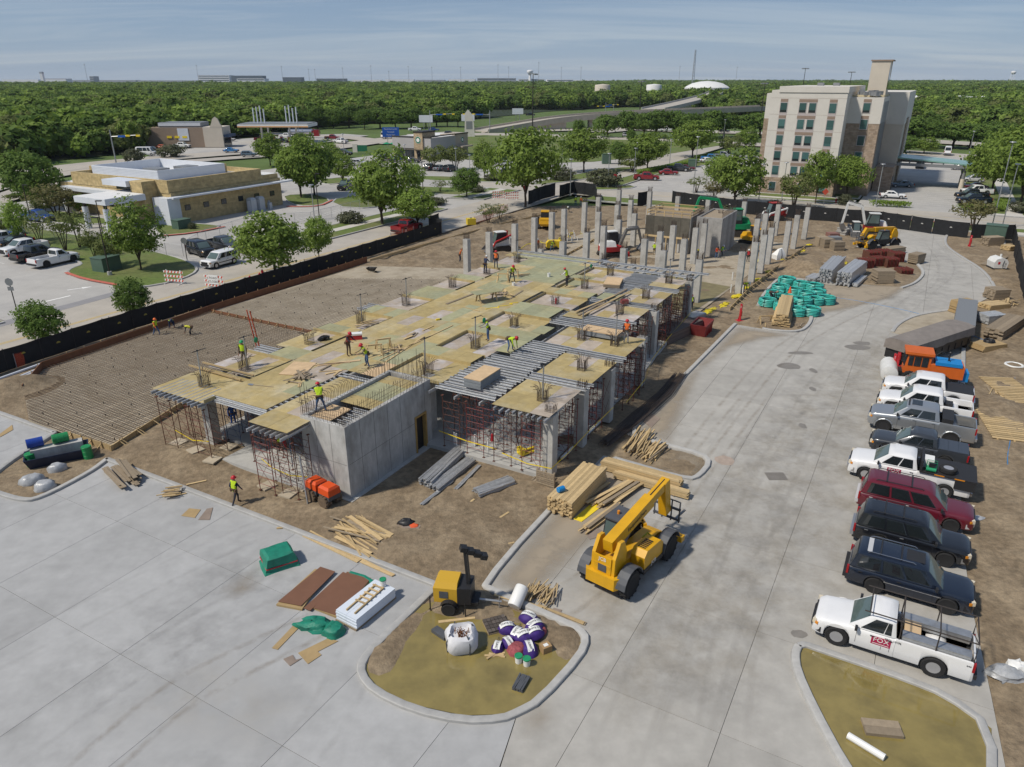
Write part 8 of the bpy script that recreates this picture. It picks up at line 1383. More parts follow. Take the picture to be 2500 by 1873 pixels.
for a in[([(664,1583),(724,1520),(735,1528),(678,1587)],'long tan plywood strip below the apron stack',M_PLYT),([(728,1595),(800,1560),(826,1566),(776,1592),(785,1600),(752,1622)],'notched tan plywood offcut on the apron',M_PLYT),([(692,1610),(715,1600),(722,1612),(738,1608),(708,1627)],'small grey notched offcut left of the tan one',M_MUDP),([(443,1260),(462,1242),(490,1245),(476,1265)],'tan square of plywood on the apron edge',M_PLYT),([(484,1270),(505,1243),(520,1240),(512,1270)],'grey plywood square beside the tan one',M_MUDP),([(0,1060),(30,1038),(32,1050),(0,1068)],'plywood scrap at the left frame edge',M_PLYT),([(975,1160),(1042,1105),(1070,1118),(1010,1168)],'brown plywood sheets in front of the stair core door',M_PLYB),([(1326,1515),(1352,1485),(1372,1490),(1348,1538)],'muddy board leaning on the pond kerb',M_MUDP),([(1425,1295),(1455,1288),(1485,1305),(1440,1318)],'muddy plywood by the telehandler front wheel',M_MUDP),([(1528,1035),(1565,1003),(1582,1008),(1552,1040)],'weathered sheet across the driveway kerb',M_MUDP),([(1570,1030),(1590,1010),(1612,1022),(1590,1045)],'pale sheet lying over the driveway kerb',M_MUDP),([(1275,1650),(1310,1650),(1330,1672),(1282,1670)],'muddy plywood in the pond corner',M_MUDP),([(1372,1120),(1392,1118),(1402,1128),(1385,1135)],'small brown plywood near the outer column',M_PLYB)]:flat(*a)
o=thing('foam_board_stack','tall stack of white foam boards on the apron','foam boards',G(895,1488),1.0)
M_FOAM=mat('white_foam',(.60,.65,.72),.6,ns=1,na=.05);P(o,'pallet',M_LUMO,(-1.3,1.3,-.62,.62,0,.09))
for k in range(2):
 for j in range(6):P(o,'board',M_FOAM,(-1.25+.03*(j%2),1.25+.03*(j%2),-.61+k*.615,-.004+k*.615,.091+j*.08,.168+j*.08))
o=thing('timber_ladder','home-made timber ladder lying on the white foam boards','ladder',G(895,1488)+Vector((0,0,.575)),1.06)
for y in(-.23,.23):P(o,'rail',M_LUM,(-1.0,1.0,y-.03,y+.03,0,.07))
for k in range(5):P(o,'rung',M_LUM,(-.35+k*.3,-.28+k*.3,-.3,.3,.071,.11))
p=G(938,1455);bucket(Vector((p.x,p.y,.58)),'white pail with green lid on the foam boards',M_GREENP,.15,.36)
M_GTARP=mat('green_tarpaulin',(.012,.19,.125),.5,ns=2.5,na=.25,bump=.04,bs=3)
def lump(pos,rx,ry,h,seed,m,nm,lab,cat,n=16,rough=.25,rz=0.0,base=.05):
 mb=MB();r_=random.Random(seed);rings=[];off=r_.random()*50
 for i in range(7):
  f=i/6;z=h*sin(f*pi/2);s_=cos(f*pi/2*.96)**.6;rings.append([(rx*s_*cos(2*pi*j/n)*(1+rough*noise.noise(Vector((cos(2*pi*j/n)*2+off,sin(2*pi*j/n)*2,f*2)))+rough*.5*noise.noise(Vector((cos(2*pi*j/n)*5+off,sin(2*pi*j/n)*5,f*5)))),ry*s_*sin(2*pi*j/n)*(1+rough*noise.noise(Vector((cos(2*pi*j/n)*2+off,sin(2*pi*j/n)*2,f*2+9)))),z*(1+rough*.6*noise.noise(Vector((j*.9+off,i*.7,1)))))for j in range(n)])
 mb.loft(rings);return tag(mb.build(nm,m,None,pos,rz,smooth=50),lab,cat)if lab else mb.build(nm,m,None,pos,rz,smooth=50)
o=thing('covered_pallet','pallet wrapped in green tarpaulin with red strap on the apron','covered pallet',G(682,1375),.55);mb=MB();rg=[]
for z,k in((0,1.12),(.1,1.0),(.45,.96),(.72,.9),(.8,.7)):rg.append([(x*k*.75+RN.uniform(-.05,.05),y*k*.62+RN.uniform(-.05,.05),z+RN.uniform(-.02,.03))for x,y in((-1,-1),(-.3,-1.02),(.4,-1),(1,-1),(1.03,0),(1,1),(.3,1),(-.4,1.02),(-1,1),(-1.02,0))])
mb.loft(rg);mb.build('tarpaulin',M_GTARP,o,smooth=30);mb=MB();mb.tube([(x*.99*.75,y*.99*.62,.25)for x,y in((-1,-1),(1,-1),(1,1),(-1,1))],.035,5,closed=True);mb.build('strap',M_REDP,o)
lump(G(770,1530),.75,.45,.35,5,M_GTARP,'tarpaulin','crumpled green tarpaulin below the brown plywood','tarpaulin',rough=.6);lump(G(815,1545),.5,.5,.4,8,M_GTARP,'tarpaulin','bundled green tarpaulin near the foam boards','tarpaulin',rough=.5)
mb=MB();mb.tube([G(u,v,.06)for u,v in((855,1400),(890,1410),(925,1432),(935,1440))],.12,6);tag(mb.build('tarpaulin',M_GTARP),'rolled green tarpaulin behind the brown plywood','tarpaulin')
p=Ge(1265,1475);o=tag(MB().lathe([(.28,-.5),(.31,-.46),(.31,.46),(.28,.5)],16,axis='x').build('barrel',M_WHITEP,None,p+Vector((0,0,.42)),1.1,smooth=40),'white plastic barrel lying on the pond kerb','barrel');o.rotation_euler=(0,-.5,1.1)
o=thing('bulk_bag','open white bulk bag full of rusty ties in the pond','bulk bag',Ge(1127,1578),.2,None,1.3);mb=MB();rg=[]
for z,k,f in((0,.42,.02),(.2,.5,.03),(.45,.5,.05),(.6,.44,.06),(.66,.34,.04),(.5,.27,.02)):rg.append([(k*math.copysign(abs(cos(2*pi*j/18))**.55,cos(2*pi*j/18))*(1+f*RN.uniform(-2,2)),k*math.copysign(abs(sin(2*pi*j/18))**.55,sin(2*pi*j/18))*(1+f*RN.uniform(-2,2)),z+RN.uniform(-f,f)*.6)for j in range(18)])
mb.loft(rg);mb.build('sack',mat('white_woven',(.60,.60,.62),.75,ns=4,na=.12),o,smooth=40);mb=MB()
for k in range(40):a=RN.uniform(0,6.28);q=RN.uniform(0,.25);mb.cyl((q*cos(a),q*sin(a),.48),(q*cos(a)+RN.uniform(-.1,.1),q*sin(a)+RN.uniform(-.1,.1),.62),.012,n=4)
mb.build('rusty_ties',mat('rust',(.16,.065,.025),.9),o);mb=MB()
for k in range(4):a=k*1.57+.4;mb.tube([(.51*cos(a),.51*sin(a),.0),(.55*cos(a),.55*sin(a),.4),(.4*cos(a),.4*sin(a),.7)],.025,5)
mb.build('straps',M_MGRY,o)
o=thing('paver_pallet','pallet of dark brick pavers at the pond edge','pavers',Ge(1212,1530),.35);P(o,'pallet',M_LUMO,(-.5,.5,-.45,.45,0,.1));M_PAV=mat('dark_paver',(.09,.075,.065),.85,rnd=.3)
for i in range(6):
 for j in range(4):link('paver',bmesh_box(.15,.2,.09,M_PAV,'paver'),o,(-.42+i*.168,-.34+j*.225,.101+RN.uniform(0,.01)))
M_PURP=mat('purple_sack',(.045,.018,.16),.65,ns=5,na=.25,bump=.02,bs=6);M_PINKS=mat('red_net_sack',(.28,.07,.08),.8,ns=9,na=.5);nb=0
for k,(u,v,s_,dz)in enumerate([(1238,1540,.42,0),(1290,1518,.42,.1),(1262,1555,.4,.05),(1305,1542,.44,.15),(1240,1575,.36,0),(1280,1565,.45,.1),(1292,1590,.45,0),(1215,1585,.34,0),(1305,1560,.4,.2)]):
 b_=lump(Ge(u,v)+Vector((0,0,dz)),s_,s_*.78,s_*.85,30+k,M_PURP,'sack',f'{ORD[k]} purple printed sack counted from the left rear of the pond pile','sack',14,.3,RN.uniform(0,3));b_['group']='purple printed sacks'
 nb+=1;lb=link('label_band',MB().loft([[(s_*.98*sin(a),-y,s_*.86*cos(a)+.05)for y in(-.14,.14)]for a in[-.9+q*.3 for q in range(7)]],False,False).mesh('label_band',M_WHITEP),b_);link('lettering',text_mesh('WHITE CAP',.13,M_BLACKP,.002),lb,(0,0,s_*.86+.055),rot=(0,0,.0))
for k,(u,v,s_)in enumerate([(1262,1592,.42),(1318,1548,.36)]):lump(Ge(u,v),s_,s_*.85,s_*.9,50+k,M_PINKS,'sack',['red netted sack at the front of the purple sacks','red netted sack right of the purple sacks'][k],'sack',14,.35)
o=box_thing('carton','brown cardboard carton right of the purple sacks','carton',Ge(1332,1590),.5,(.42,.36,.34),mat('cardboard',(.33,.21,.10),.85),None,[('label',M_WHITEP,(-.1,.1,-.08,.08,.341,.344))])
bucket(Ge(1266,1618),'left white pail with green lid in the pond',M_GREENP);bucket(Ge(1286,1625),'right white pail with green lid in the pond',M_GREENP)
stack((1262,1690),(1282,1655),.45,6,3,.06,'small grey bundle of boards in the pond corner',M_MGRY,bearers=False,jr=.06);stack((1060,1540),(1092,1562),.35,2,1,.2,'dark steel trough beside the bulk bag',M_MGRY,'steel_trough','plate','trough',bearers=False);flat([(1070,1518),(1160,1508),(1160,1513),(1071,1524)],'thin plank lying behind the bulk bag',M_LUM,.06);heap(1210,1605,4,.9,.15,.3,.6,'few sticks floating before the purple sacks')
o=thing('trough_bin','dark blue steel trough bin holding drums on the left island','bin',Ge(145,1125),.52);mb=MB();mb.loft([[(-1.5,-.55,.0),(1.5,-.55,0),(1.5,.55,0),(-1.5,.55,0)],[(-1.75,-.75,.75),(1.75,-.75,.75),(1.75,.75,.75),(-1.75,.75,.75)],[(-1.68,-.68,.75),(1.68,-.68,.75),(1.68,.68,.75),(-1.68,.68,.75)],[(-1.45,-.5,.1),(1.45,-.5,.1),(1.45,.5,.1),(-1.45,.5,.1)]]);mb.build('shell',mat('navy_steel',(.012,.02,.045),.5,ns=2,na=.3),o);P(o,'concrete_block',M_WALLC,(-1.35,1.45,-.1,.5,.11,1.05))
M_GDRUM=mat('green_drum',(.015,.22,.07),.45,ns=2,na=.2);M_BDRUM=mat('blue_drum',(.01,.045,.28),.45,ns=2,na=.2)
def drum(pos,m,lab,lying=None):
 o=thing('drum',lab,'drum',pos,0,'steel drums');mb=MB();mb.lathe([(.285,0),(.295,.01),(.29,.29),(.3,.3),(.29,.31),(.29,.58),(.3,.59),(.29,.6),(.295,.87),(.285,.88)],18);mb.build('shell',m,o,smooth=40);mb=MB();mb.cyl((0,0,.881),(0,0,.885),.26,n=16);mb.build('lid',m if m is not M_BDRUM else M_BLACKP,o);P(o,'label',M_WHITEP,(-.31,-.285,-.1,.1,.5,.68))
 if lying is not None:o.rotation_euler=(pi/2*.98,0,lying)
 return o
drum(Ge(217,1120),M_GDRUM,'green drum standing right of the trough bin');drum(Ge(80,1138),M_GDRUM,'green drum standing left of the trough bin');c=Ge(145,1125);drum(c+Vector((-.75,.1,1.35)),M_BDRUM,'blue drum lying on the trough bin',-.9);drum(c+Vector((.45,.75,1.35)),M_GDRUM,'green drum lying on the trough bin',-.9)
M_WRAP=mat('clear_wrap',(.36,.37,.38),.25,ns=3,na=.3,bump=.03,bs=5,spec=.6)
for k,(u,v,a,c)in enumerate([(80,1178,.7,.5),(112,1192,.6,.45),(140,1150,.55,.35)]):lump(Ge(u,v),a,c,.5,70+k,M_WRAP,'wrapped_pallet',['plastic-wrapped stone pallet at the left island, rear left','plastic-wrapped stone pallet at the left island, front','small wrapped stone pile at the left island, right'][k],'wrapped pallet',14,.3,.5)
for k,(a,c,n,nz,lab)in enumerate([((1035,1190),(1120,1112),7,3,'largest bundle of silver joists before the stair core'),((1060,1200),(1148,1128),6,2,'second bundle of silver joists before the stair core'),((1025,1238),(1100,1180),2,1,'pair of joists sliding off the near bundle'),((1110,1200),(1168,1140),2,1,'two joists right of the bundles'),((1162,1210),(1250,1178),7,2,'flat bundle of silver joists near the timber pallets')]):
 p,q=Ge(*a),Ge(*c);d=q-p;o=thing('joist_bundle',lab,'joists',(p+q)/2,atan2(d.y,d.x),'bundles of aluminium joists')
 for j in range(nz):
  for i in range(n):link('joist',joist_mesh(round(d.length,1)),o,(RN.uniform(-.1,.1),(i-n/2)*.12,j*.17),RN.gauss(0,.012))
stack((718,1230),(745,1225),.1,1,1,.1,'short block beside the trench roller',M_LUMO,bearers=False);o=tag(MB().beam((0,0,0),(-.25,.35,2.9),.16,.06).build('leaning_joist',M_ALU,None,Ge(752,1232)),'grey joist leaning against the stair core wall','joist')
for k,(a,c,lab)in enumerate([((1312,1180),(1352,1192),'front grey timber pallet standing near the near driveway corner'),((1310,1168),(1345,1178),'rear grey pallet lying near the near driveway corner')]):
 p,q=Ge(*a),Ge(*c);d=q-p;o=thing('pallet',lab,'pallet',(p+q)/2,atan2(d.y,d.x),'timber pallets')
 for j in range(7):P(o,'slat',M_LUMO,(-.6,.6,-.08,-.05,.08+j*.13,.17+j*.13))if k==0 else P(o,'slat',M_LUMO,(-.6+j*.18,-.48+j*.18,-.5,.5,.1,.13))
 for x in(-.55,0,.55):P(o,'bearer',M_LUMO,(x-.05,x+.05,-.049,.06,.05,1.0))if k==0 else P(o,'bearer',M_LUMO,(-.6,.6,x*.8-.05,x*.8+.05,0,.099))
lump(Ge(992,1282),.45,.3,.35,91,M_BLACKP,'bag','black plastic bag on a grey slab before the stair core','plastic bag',14,.5);lump(Ge(1010,1288),.3,.25,.2,92,mat('orange_cloth',(.65,.10,.03),.8),'cloth_heap','orange safety cloth beside the black bag','cloth',12,.5);flat([(960,1300),(978,1278),(1030,1285),(1012,1310)],'grey slab under the black bag',M_MUDP,.12)
o=tag(MB().cyl((0,-1.6,.1),(0,1.6,.1),.07,n=8).build('pipe',M_WHITEP,None,Ge(1500,990),TH-pi/2),'white pipe lying along the floor slab edge','pipe')if False else tag(MB().cyl(W(10,-8.35,.18),W(17,-8.35,.18),.11,n=8).build('pipe',M_WHITEP),'long white pipe lying along the floor slab edge','pipe')
p=Ge(1368,1240);tag(MB().lathe([(.13,-.22),(.16,-.2),(.16,.2),(.13,.22)],12,axis='x').build('water_jug',M_CBLUE,None,Vector((p.x,p.y,1.2)),.6),'blue jug lying on top of the largest timber bundle','jug');flat([(1400,1268),(1450,1225),(1468,1238),(1420,1275)],'yellow plastic sheet rolled out beside the largest timber bundle',M_TAPE,.03,nm='plastic_sheet',cat='sheet')
stack((1605,838),(1690,800),2.2,1,12,.08,'dark plywood stack under the far driveway side of the deck',mat('dark_plywood',(.13,.10,.085),.8,rnd=.3),'plywood_stack','sheet','plywood');heap(1585,860,14,3.0,.7,.9,.1,'brown boards beside the dark plywood stack',M_LUMO);heap(1630,870,10,1.8,.7,.2,.2,'short grey boards in front of the dark plywood stack',M_LUMO,wd=(.2,.3))
mb=MB()
for k in range(36):
 o1=(k/36-.5)*2.2;mb.tube([W(13.2+RN.uniform(-.5,.5),-10.0+o1*.35,.15+RN.uniform(0,.22)),W(18,-10.4+o1*.55,.15+RN.uniform(0,.25)),W(23,-10.7+o1*.5,.15+RN.uniform(0,.22)),W(27.2+RN.uniform(-.6,.6),-10.5+o1*.42,.12+RN.uniform(0,.2))],.022,4)
o=thing('rebar_bundle','long dark bundle of loose rebar beside the driveway kerb','rebar',(0,0,0));struct(mb.build('bars',M_REBAR,o),'stuff')
o=thing('skip_bin','red steel skip bin beside the deck','skip',Ge(1712,815),1.05);mb=MB();mb.loft([[(-1.0,-.6,0),(1.0,-.6,0),(1.0,.6,0),(-1.0,.6,0)],[(-1.4,-.75,1.2),(1.3,-.75,1.2),(1.3,.75,1.2),(-1.4,.75,1.2)],[(-1.33,-.68,1.2),(1.23,-.68,1.2),(1.23,.68,1.2),(-1.33,.68,1.2)],[(-.95,-.55,.1),(.95,-.55,.1),(.95,.55,.1),(-.95,.55,.1)]]);mb.build('shell',mat('skip_red',(.20,.03,.03),.6,ns=3,na=.25),o)
for k in range(4):P(o,'rib',M_MRED,(-.9+k*.55,-.82+k*.55,-.74,-.62,.1,1.1))
stack((1660,790),(1712,772),1.2,7,3,.16,'silver joists stacked beside the red skip',M_ALU,'joist_stack','joist','joists',bearers=False)
M_AQUA=mat('aqua_pipe',(.05,.40,.34),.45,ns=4,na=.1);cm=[]
for sd_ in(1,2):
 r_=random.Random(sd_);mb=MB()
 for j in range(5):
  for i in range(3):R_=.92-i*.12+r_.uniform(-.03,.03);mb.tube([(R_*cos(2*pi*k/16),R_*sin(2*pi*k/16),.08+j*.15+r_.uniform(-.03,.03))for k in range(16)],.066,5,closed=True)
 cm.append(mb.mesh('pipe_turns',M_AQUA,50))
sm_=MB()
for k in range(4):a=k*1.57+.4;sm_.tube([(.55*cos(a),.55*sin(a),.0),(1.02*cos(a),1.02*sin(a),.05),(1.02*cos(a),1.02*sin(a),.8),(.55*cos(a),.55*sin(a),.84)],.03,4)
smm=sm_.mesh('tie',M_BLACKP)
for k,(u,v)in enumerate([(1920,693),(1955,702),(1988,708),(1905,712),(1938,718),(1968,727),(1995,722),(1890,727),(1925,738),(1958,745),(1990,742),(1873,745),(1912,757),(1945,768),(1978,768),(2015,740)]):
 o=thing('pipe_coil',f'{ORD[k]} aqua pipe coil counted row by row from the far left of the coil field','pipe coil',G(u,v,.02),RN.uniform(0,6),'aqua pipe coils',RN.uniform(.92,1.06));link('pipe_turns',cm[k%2],o);link('tie',smm,o)
mb=MB();mb.cyl((0,0,0),(0,0,.7),.22,.03,n=8);tag(mb.build('traffic_cone',mat('cone_orange',(.75,.11,.03),.6),None,G(1928,715,.75)),'orange cone standing among the aqua coils','cone')
stack((1905,800),(1918,748),1.7,6,14,.085,'tall stack of yellow boards in front of the aqua coils',M_LUM,'board_stack','board','lumber',taper=.2);o=sawhorse(1868,790,.2,'rough timber trestle left of the tall yellow board stack',1.4,0);stack((1868,800),(1870,770),.12,1,1,.1,'upright-looking stick beside the trestle',M_LUM,bearers=False);heap(1955,795,10,1.2,.4,.4,.5,'dark broken timber right of the tall yellow board stack',M_LUMO)
for k,(a,c,wd,nx,nz,th,m,lab)in enumerate([((1975,690),(2015,670),1.2,7,3,.16,M_ALU,'low silver joist stack left of the tall ones'),((2010,692),(2045,655),1.5,9,9,.17,M_ALU,'tall silver joist stack, left one'),((2055,700),(2098,665),1.5,9,9,.17,M_ALU,'tall silver joist stack, right one'),((2085,702),(2110,680),.6,4,2,.17,M_ALU,'loose silver joists beside the right stack'),((1960,655),(2035,660),1.2,6,4,.17,M_ALU,'silver beams lying across behind the joist stacks'),((2130,690),(2175,690),1.6,1,16,.09,M_LUMO,'weathered board stack with uneven layers among the stored forms'),((2050,575),(2092,570),1.8,1,8,.12,mat('form_grey',(.34,.33,.31),.8,rnd=.15),'pale form panel stack behind the far telehandler'),((2160,620),(2200,615),1.5,1,6,.12,M_LUMO,'flat pallet stack right of the far telehandler'),((2225,645),(2245,640),1.3,1,12,.1,M_LUMO,'tan block stack at the kerb end of the storage island')]):
 o=stack(a,c,wd,nx,nz,th,lab,m,'material_stack','beam' if nx>1 else 'layer','material stack',ljit=.08)
for k,(u,v)in enumerate([(2110,655),(2140,650),(2170,652),(2125,635),(2155,632),(2185,638),(2205,668)]):
 o=thing('frame_rack',f'{ORD[k]} rack of red shoring frames from the left on the storage island','frame rack',Ge(u,v),.15,'racks of red frames')
 for j in range(9):P(o,'frame',M_FRED if j%3 else M_FRUST,(-.8+j*.19,-.76+j*.19,-.75,.75,.05,(1.25 if k<6 else .7)-.04*(j%2)))
for k,(u,v,m)in enumerate([(2005,600,M_LUMO),(2018,605,M_LUMO),(2042,612,M_LUMO),(2035,600,M_GREYM),(2030,590,mat('brick_red',(.22,.11,.09),.85))]):box_thing('crate',['left open timber crate by the small loader','second timber crate by the small loader','wide timber crate by the small loader','grey crate behind the wide timber crate','brick pallet behind the crates'][k],'crate',Ge(u,v),.1,(1.5,1.3,1.3),m,'crates by the small loader',[('slat',m,(-.78,.78,-.68,-.652,.3,.5)),('slat',m,(-.78,.78,-.68,-.652,.8,1.0))])
o=thing('bulk_bag','white bulk bag with black strap by the right columns','bulk bag',Ge(1900,634),.4);mb=MB();mb.loft([[(-.7,-.5,0),(.7,-.5,0),(.7,.5,0),(-.7,.5,0)],[(-.75,-.5,.7),(.7,-.5,.7),(.7,.5,.7),(-.75,.5,.7)],[(-.15,-.15,1.4),(.35,-.15,1.5),(.35,.15,1.5),(-.15,.15,1.4)]]);mb.build('sack',M_WHITEP,o,smooth=30);mb=MB();mb.tube([(.0,-.52,0),(.05,-.52,.7),(.15,-.17,1.45)],.04,4);mb.build('strap',M_BLACKP,o)
for a in[((2345,835),(2356,762),1.7,1,13,.11,mat('charcoal_board',(.17,.18,.19),.6,rnd=.2),'tall charcoal board stack beside the covered container'),((2325,765),(2368,760),1.2,1,10,.12,M_PLYT,'brown block stack behind the charcoal boards'),((2410,730),(2450,728),1.6,5,9,.12,M_LUMO,'strapped brown paver stack at the right verge, rear'),((2400,755),(2450,750),1.5,7,4,.12,M_LUM,'pale log bundle at the right verge'),((2395,790),(2440,785),1.4,4,6,.14,M_WRAP,'silver wrapped stack at the right verge'),((2420,830),(2480,790),1.6,4,8,.11,M_LUMO,'leaning grey-brown board stack at the right verge'),((2405,650),(2450,628),1.2,1,1,.1,M_LUMO,'low pallet at the right verge'),((2400,600),(2440,598),1.5,6,9,.13,M_LUMO,'grey block stack before the far green cabinet'),((2452,612),(2470,610),1.4,8,6,.1,M_LUM,'small yellow stick bundle by the far green cabinet'),((2380,858),(2440,850),1.5,1,4,.14,M_PLYT,'tan pallet box with black coil on top at the right verge')]:stack(a[0],a[1],a[2],a[3],a[4],a[5],a[7],a[6],'material_stack','board' if a[3]>1 else 'layer','material stack',ljit=.06)
heap(2462,745,22,2.4,.7,.9,.35,'tangled pale lumber at the right frame edge',wd=(.1,.2),dz=.03);heap(2450,690,5,2.5,.9,.05,.02,'row of thin boards lying across the right verge',M_LUM)
mb=MB()
for j in range(4):mb.tube([(.4*cos(2*pi*k/14),.4*sin(2*pi*k/14),.65+j*.06)for k in range(14)],.06,4,closed=True)
tag(mb.build('cable_coil',M_BLACKP,None,Ge(2410,852)),'black cable coil on the tan pallet box','cable')
for k,(cx,cy,sx_,n_,lab)in enumerate([(2468,955,1.0,16,'upper timber slat panel lying at the right frame edge'),(2450,1040,1.0,16,'lower timber slat panel lying at the right frame edge')]):
 o=thing('slat_panel',lab,'slat panel',Ge(cx,cy),1.45-.2*k,'timber slat panels',1.15)
 for j in range(n_):P(o,'slat',M_LUM,(-2.2+j*.28,-2.03+j*.28,-1.1,1.1,.09,.13))
 for y in(-.85,0,.85):P(o,'rail',M_LUM,(-2.3,2.3,y-.04,y+.04,0,.089))
heap(2425,955,7,1.8,.6,1.0,.12,'loose boards left of the upper slat panel')
mb=MB();mb.tube([(.62*cos(2*pi*k/20),.62*sin(2*pi*k/20),.1)for k in range(20)],.12,7,closed=True);tag(mb.build('white_ring',M_WHITEP,None,Ge(2475,895)),'white plastic ring lying on the right verge','ring')
mb=MB();mb.tube(chaikin([Ge(u,v)+Vector((0,0,.05))for u,v in((2360,815),(2400,830),(2440,855),(2465,880),(2480,905),(2470,1060),(2455,1130),(2475,1190))],2),.025,5);tag(mb.build('blue_hose',M_CBLUE),'blue hose trailing over the right verge','hose');mb=MB();mb.tube(chaikin([G(u,v,.02)for u,v in((2030,725),(2100,735),(2200,755),(2260,770))],2),.018,5);tag(mb.build('blue_hose',M_CBLUE),'thin dark hose across the upper driveway','hose')
lump(Ge(2455,1650),.7,.5,.35,95,M_WRAP,'plastic_heap','crumpled clear plastic at the lower right verge','plastic',14,.6);lump(Ge(2480,1635),.4,.35,.4,96,M_WHITEP,'plastic_heap','white and black plastic scraps at the lower right','plastic',12,.6);lump(Ge(2385,1265),.4,.25,.08,97,M_WRAP,'plastic_sheet','flat plastic sheet in front of the maroon SUV','plastic',12,.4)
stack((2105,1778),(2200,1788),.7,2,1,.15,'timber frame lying in the lower right pond',M_LUMO,bearers=False,z=.02);tag(MB().cyl(G(2070,1795,.15),G(2160,1850,.15),.13,n=10).build('pipe',M_WHITEP),'white pipe in the lower right pond','pipe')
o=thing('fuel_tank','white fuel tank with hose at the right verge','fuel tank',Ge(2432,655),-.1);mb=MB();mb.side([(-.75,.2),(.75,.2),(.85,.9),(.6,1.3),(0,1.5),(-.6,1.3),(-.85,.9)],-.9,.9);mb.build('tank',M_MWHT,o);P(o,'skid',M_MBLK,(-.8,-.6,-.9,.9,0,.2),(.6,.8,-.9,.9,0,.2));P(o,'warning_plate',M_REDP,(-.4,-.15,-.92,-.901,.7,1.0));mb=MB();mb.tube([(.3,-.92,1.2),(.1,-1.0,.5),(.35,-1.0,.4),(.5,-.95,.9)],.03,5);mb.build('hose',M_BLACKP,o);mb=MB();mb.cyl((.2,0,1.45),(.2,0,1.8),.12,n=8);mb.build('pump',M_MWHT,o)
def ext_stand(u,v,lab):o=thing('extinguisher_stand',lab,'stand',Ge(u,v),.3,'red extinguisher stands');mb=MB();mb.beam((0,0,0),(0,0,1.7),.3,.06);mb.bc((0,0,.03),(.7,.6,.05));mb.beam((0,.3,.05),(0,.03,.7),.08,.05);mb.build('board',M_REDP,o);P(o,'white_plate',M_WHITEP,(-.1,.1,-.045,-.031,1.3,1.5));mb=MB();mb.cyl((0,-.12,.55),(0,-.12,1.0),.09,n=8);mb.build('cylinder',M_MRED,o)
ext_stand(1806,783,'red extinguisher stand at the driveway kerb by the trestle');ext_stand(2366,604,'red extinguisher stand in the far right verge');ext_stand(2190,893,'red extinguisher stand beside the covered container');ext_stand(2178,912,'red extinguisher stand beside the broom tractor');ext_stand(1503,572,'red extinguisher stand among the rear columns')
o=thing('wheelbarrow','dark wheelbarrow standing on the far slab bed','wheelbarrow',Ge(908,668),-.4);mb=MB();mb.loft([[(-.35,-.2,.35),(.3,-.22,.32),(.3,.22,.32),(-.35,.2,.35)],[(-.6,-.38,.72),(.6,-.38,.78),(.6,.38,.78),(-.6,.38,.72)]],True,False);mb.build('tray',M_MBLK,o);mb=MB();mb.cyl((.6,-.05,.2),(.6,.05,.2),.2,n=12);mb.build('wheel',M_TYRER,o);mb=MB()
for sy in(1,-1):mb.cyl((.6,sy*.08,.2),(-1.0,sy*.32,.6),.025,n=5);mb.cyl((-.3,sy*.25,.35),(-.4,sy*.28,0),.025,n=5)
mb.build('handles',M_LUM,o)
o=thing('pallet_jack','yellow pallet jack on the floor slab under the near corner','pallet jack',W(9.2,-6.2,.33),.6);P(o,'fork',M_TAPE,(-.2,1.1,-.28,-.12,.08,.16),(-.2,1.1,.12,.28,.08,.16));P(o,'body',M_TAPE,(-.45,-.2,-.28,.28,.05,.5));mb=MB();mb.cyl((-.4,0,.4),(-.65,0,1.3),.03,n=6);mb.cyl((-.65,-.15,1.3),(-.65,.15,1.3),.025,n=5);mb.build('handle',M_BLACKP,o);fire_ext(W(8.2,-4.4,1.2),'red fire extinguisher hung on a shoring leg near the core door')
M_YSHEET=mat('yellow_sheet',(.62,.50,.02),.5,ns=5,na=.2,bump=.03,bs=5)
for k,(u,v,a,c)in enumerate([(1770,745,1.0,.4),(1800,725,.9,.4),(1730,762,1.4,.45),(1820,705,.8,.3),(1850,685,.8,.35),(1875,665,.7,.3),(1890,650,.6,.3),(1910,635,.6,.3),(1958,615,.8,.4),(1975,600,.6,.4),(2000,655,1.2,.4),(2060,645,1.0,.3),(1935,655,1.6,.3)]):lump(Ge(u,v),a,c,.2,110+k,M_YSHEET,'yellow_sheet',f'{ORD[k]} crumple of yellow plastic sheet along the driveway-side forms','plastic sheet',20,1.1,.9)['group']='yellow plastic crumples'
o=thing('yellow_compressor','yellow towable compressor behind the far deck corner','compressor',Ge(1355,610),.15);mb=MB();mb.side([(-1.2,.4),(1.2,.4),(1.2,1.1),(.9,1.3),(-.9,1.3),(-1.2,1.0)],-.6,.6);mb.build('hood',mat('compressor_yellow',(.72,.50,.02),.5),o);P(o,'frame',M_MBLK,(-1.3,1.3,-.5,.5,.25,.39));mb=MB();mb.cyl((1.2,0,.35),(2.2,0,.3),.05,n=6);mb.build('drawbar',M_MBLK,o)
for sy in(1,-1):wheel(o,0,sy*.68,.3,.2,lugs=False)
box_thing('yellow_tank','yellow cube tank behind the street gap','tank',Ge(1150,548),.3,(1.4,1.2,1.0),mat('tank_yellow',(.62,.46,.03),.5),None,[('cap',M_BLACKP,(-.15,.15,-.15,.15,1.001,1.08))])
mb=MB()
for k in range(7):mb.tube(chaikin([Ge(1290+k*22+RN.uniform(-20,20),602-k*5+RN.uniform(-8,8))+Vector((0,0,.1))for _ in range(4)],2),.05,5)
tag(mb.build('yellow_hose',M_YSHEET),'yellow hoses snaking between the left columns','hose')
for k in range(16):u,v=1385+RN.uniform(-10,45),590-RN.uniform(-6,22);tag(MB().cyl((0,0,0),(0,0,RN.uniform(.5,1.0)),.055,n=6).build('pipe_stub',M_WHITEP,None,Ge(u,v)),f'{ORD[k]} white pipe stub in the cluster between the left columns','pipe','white pipe stubs')
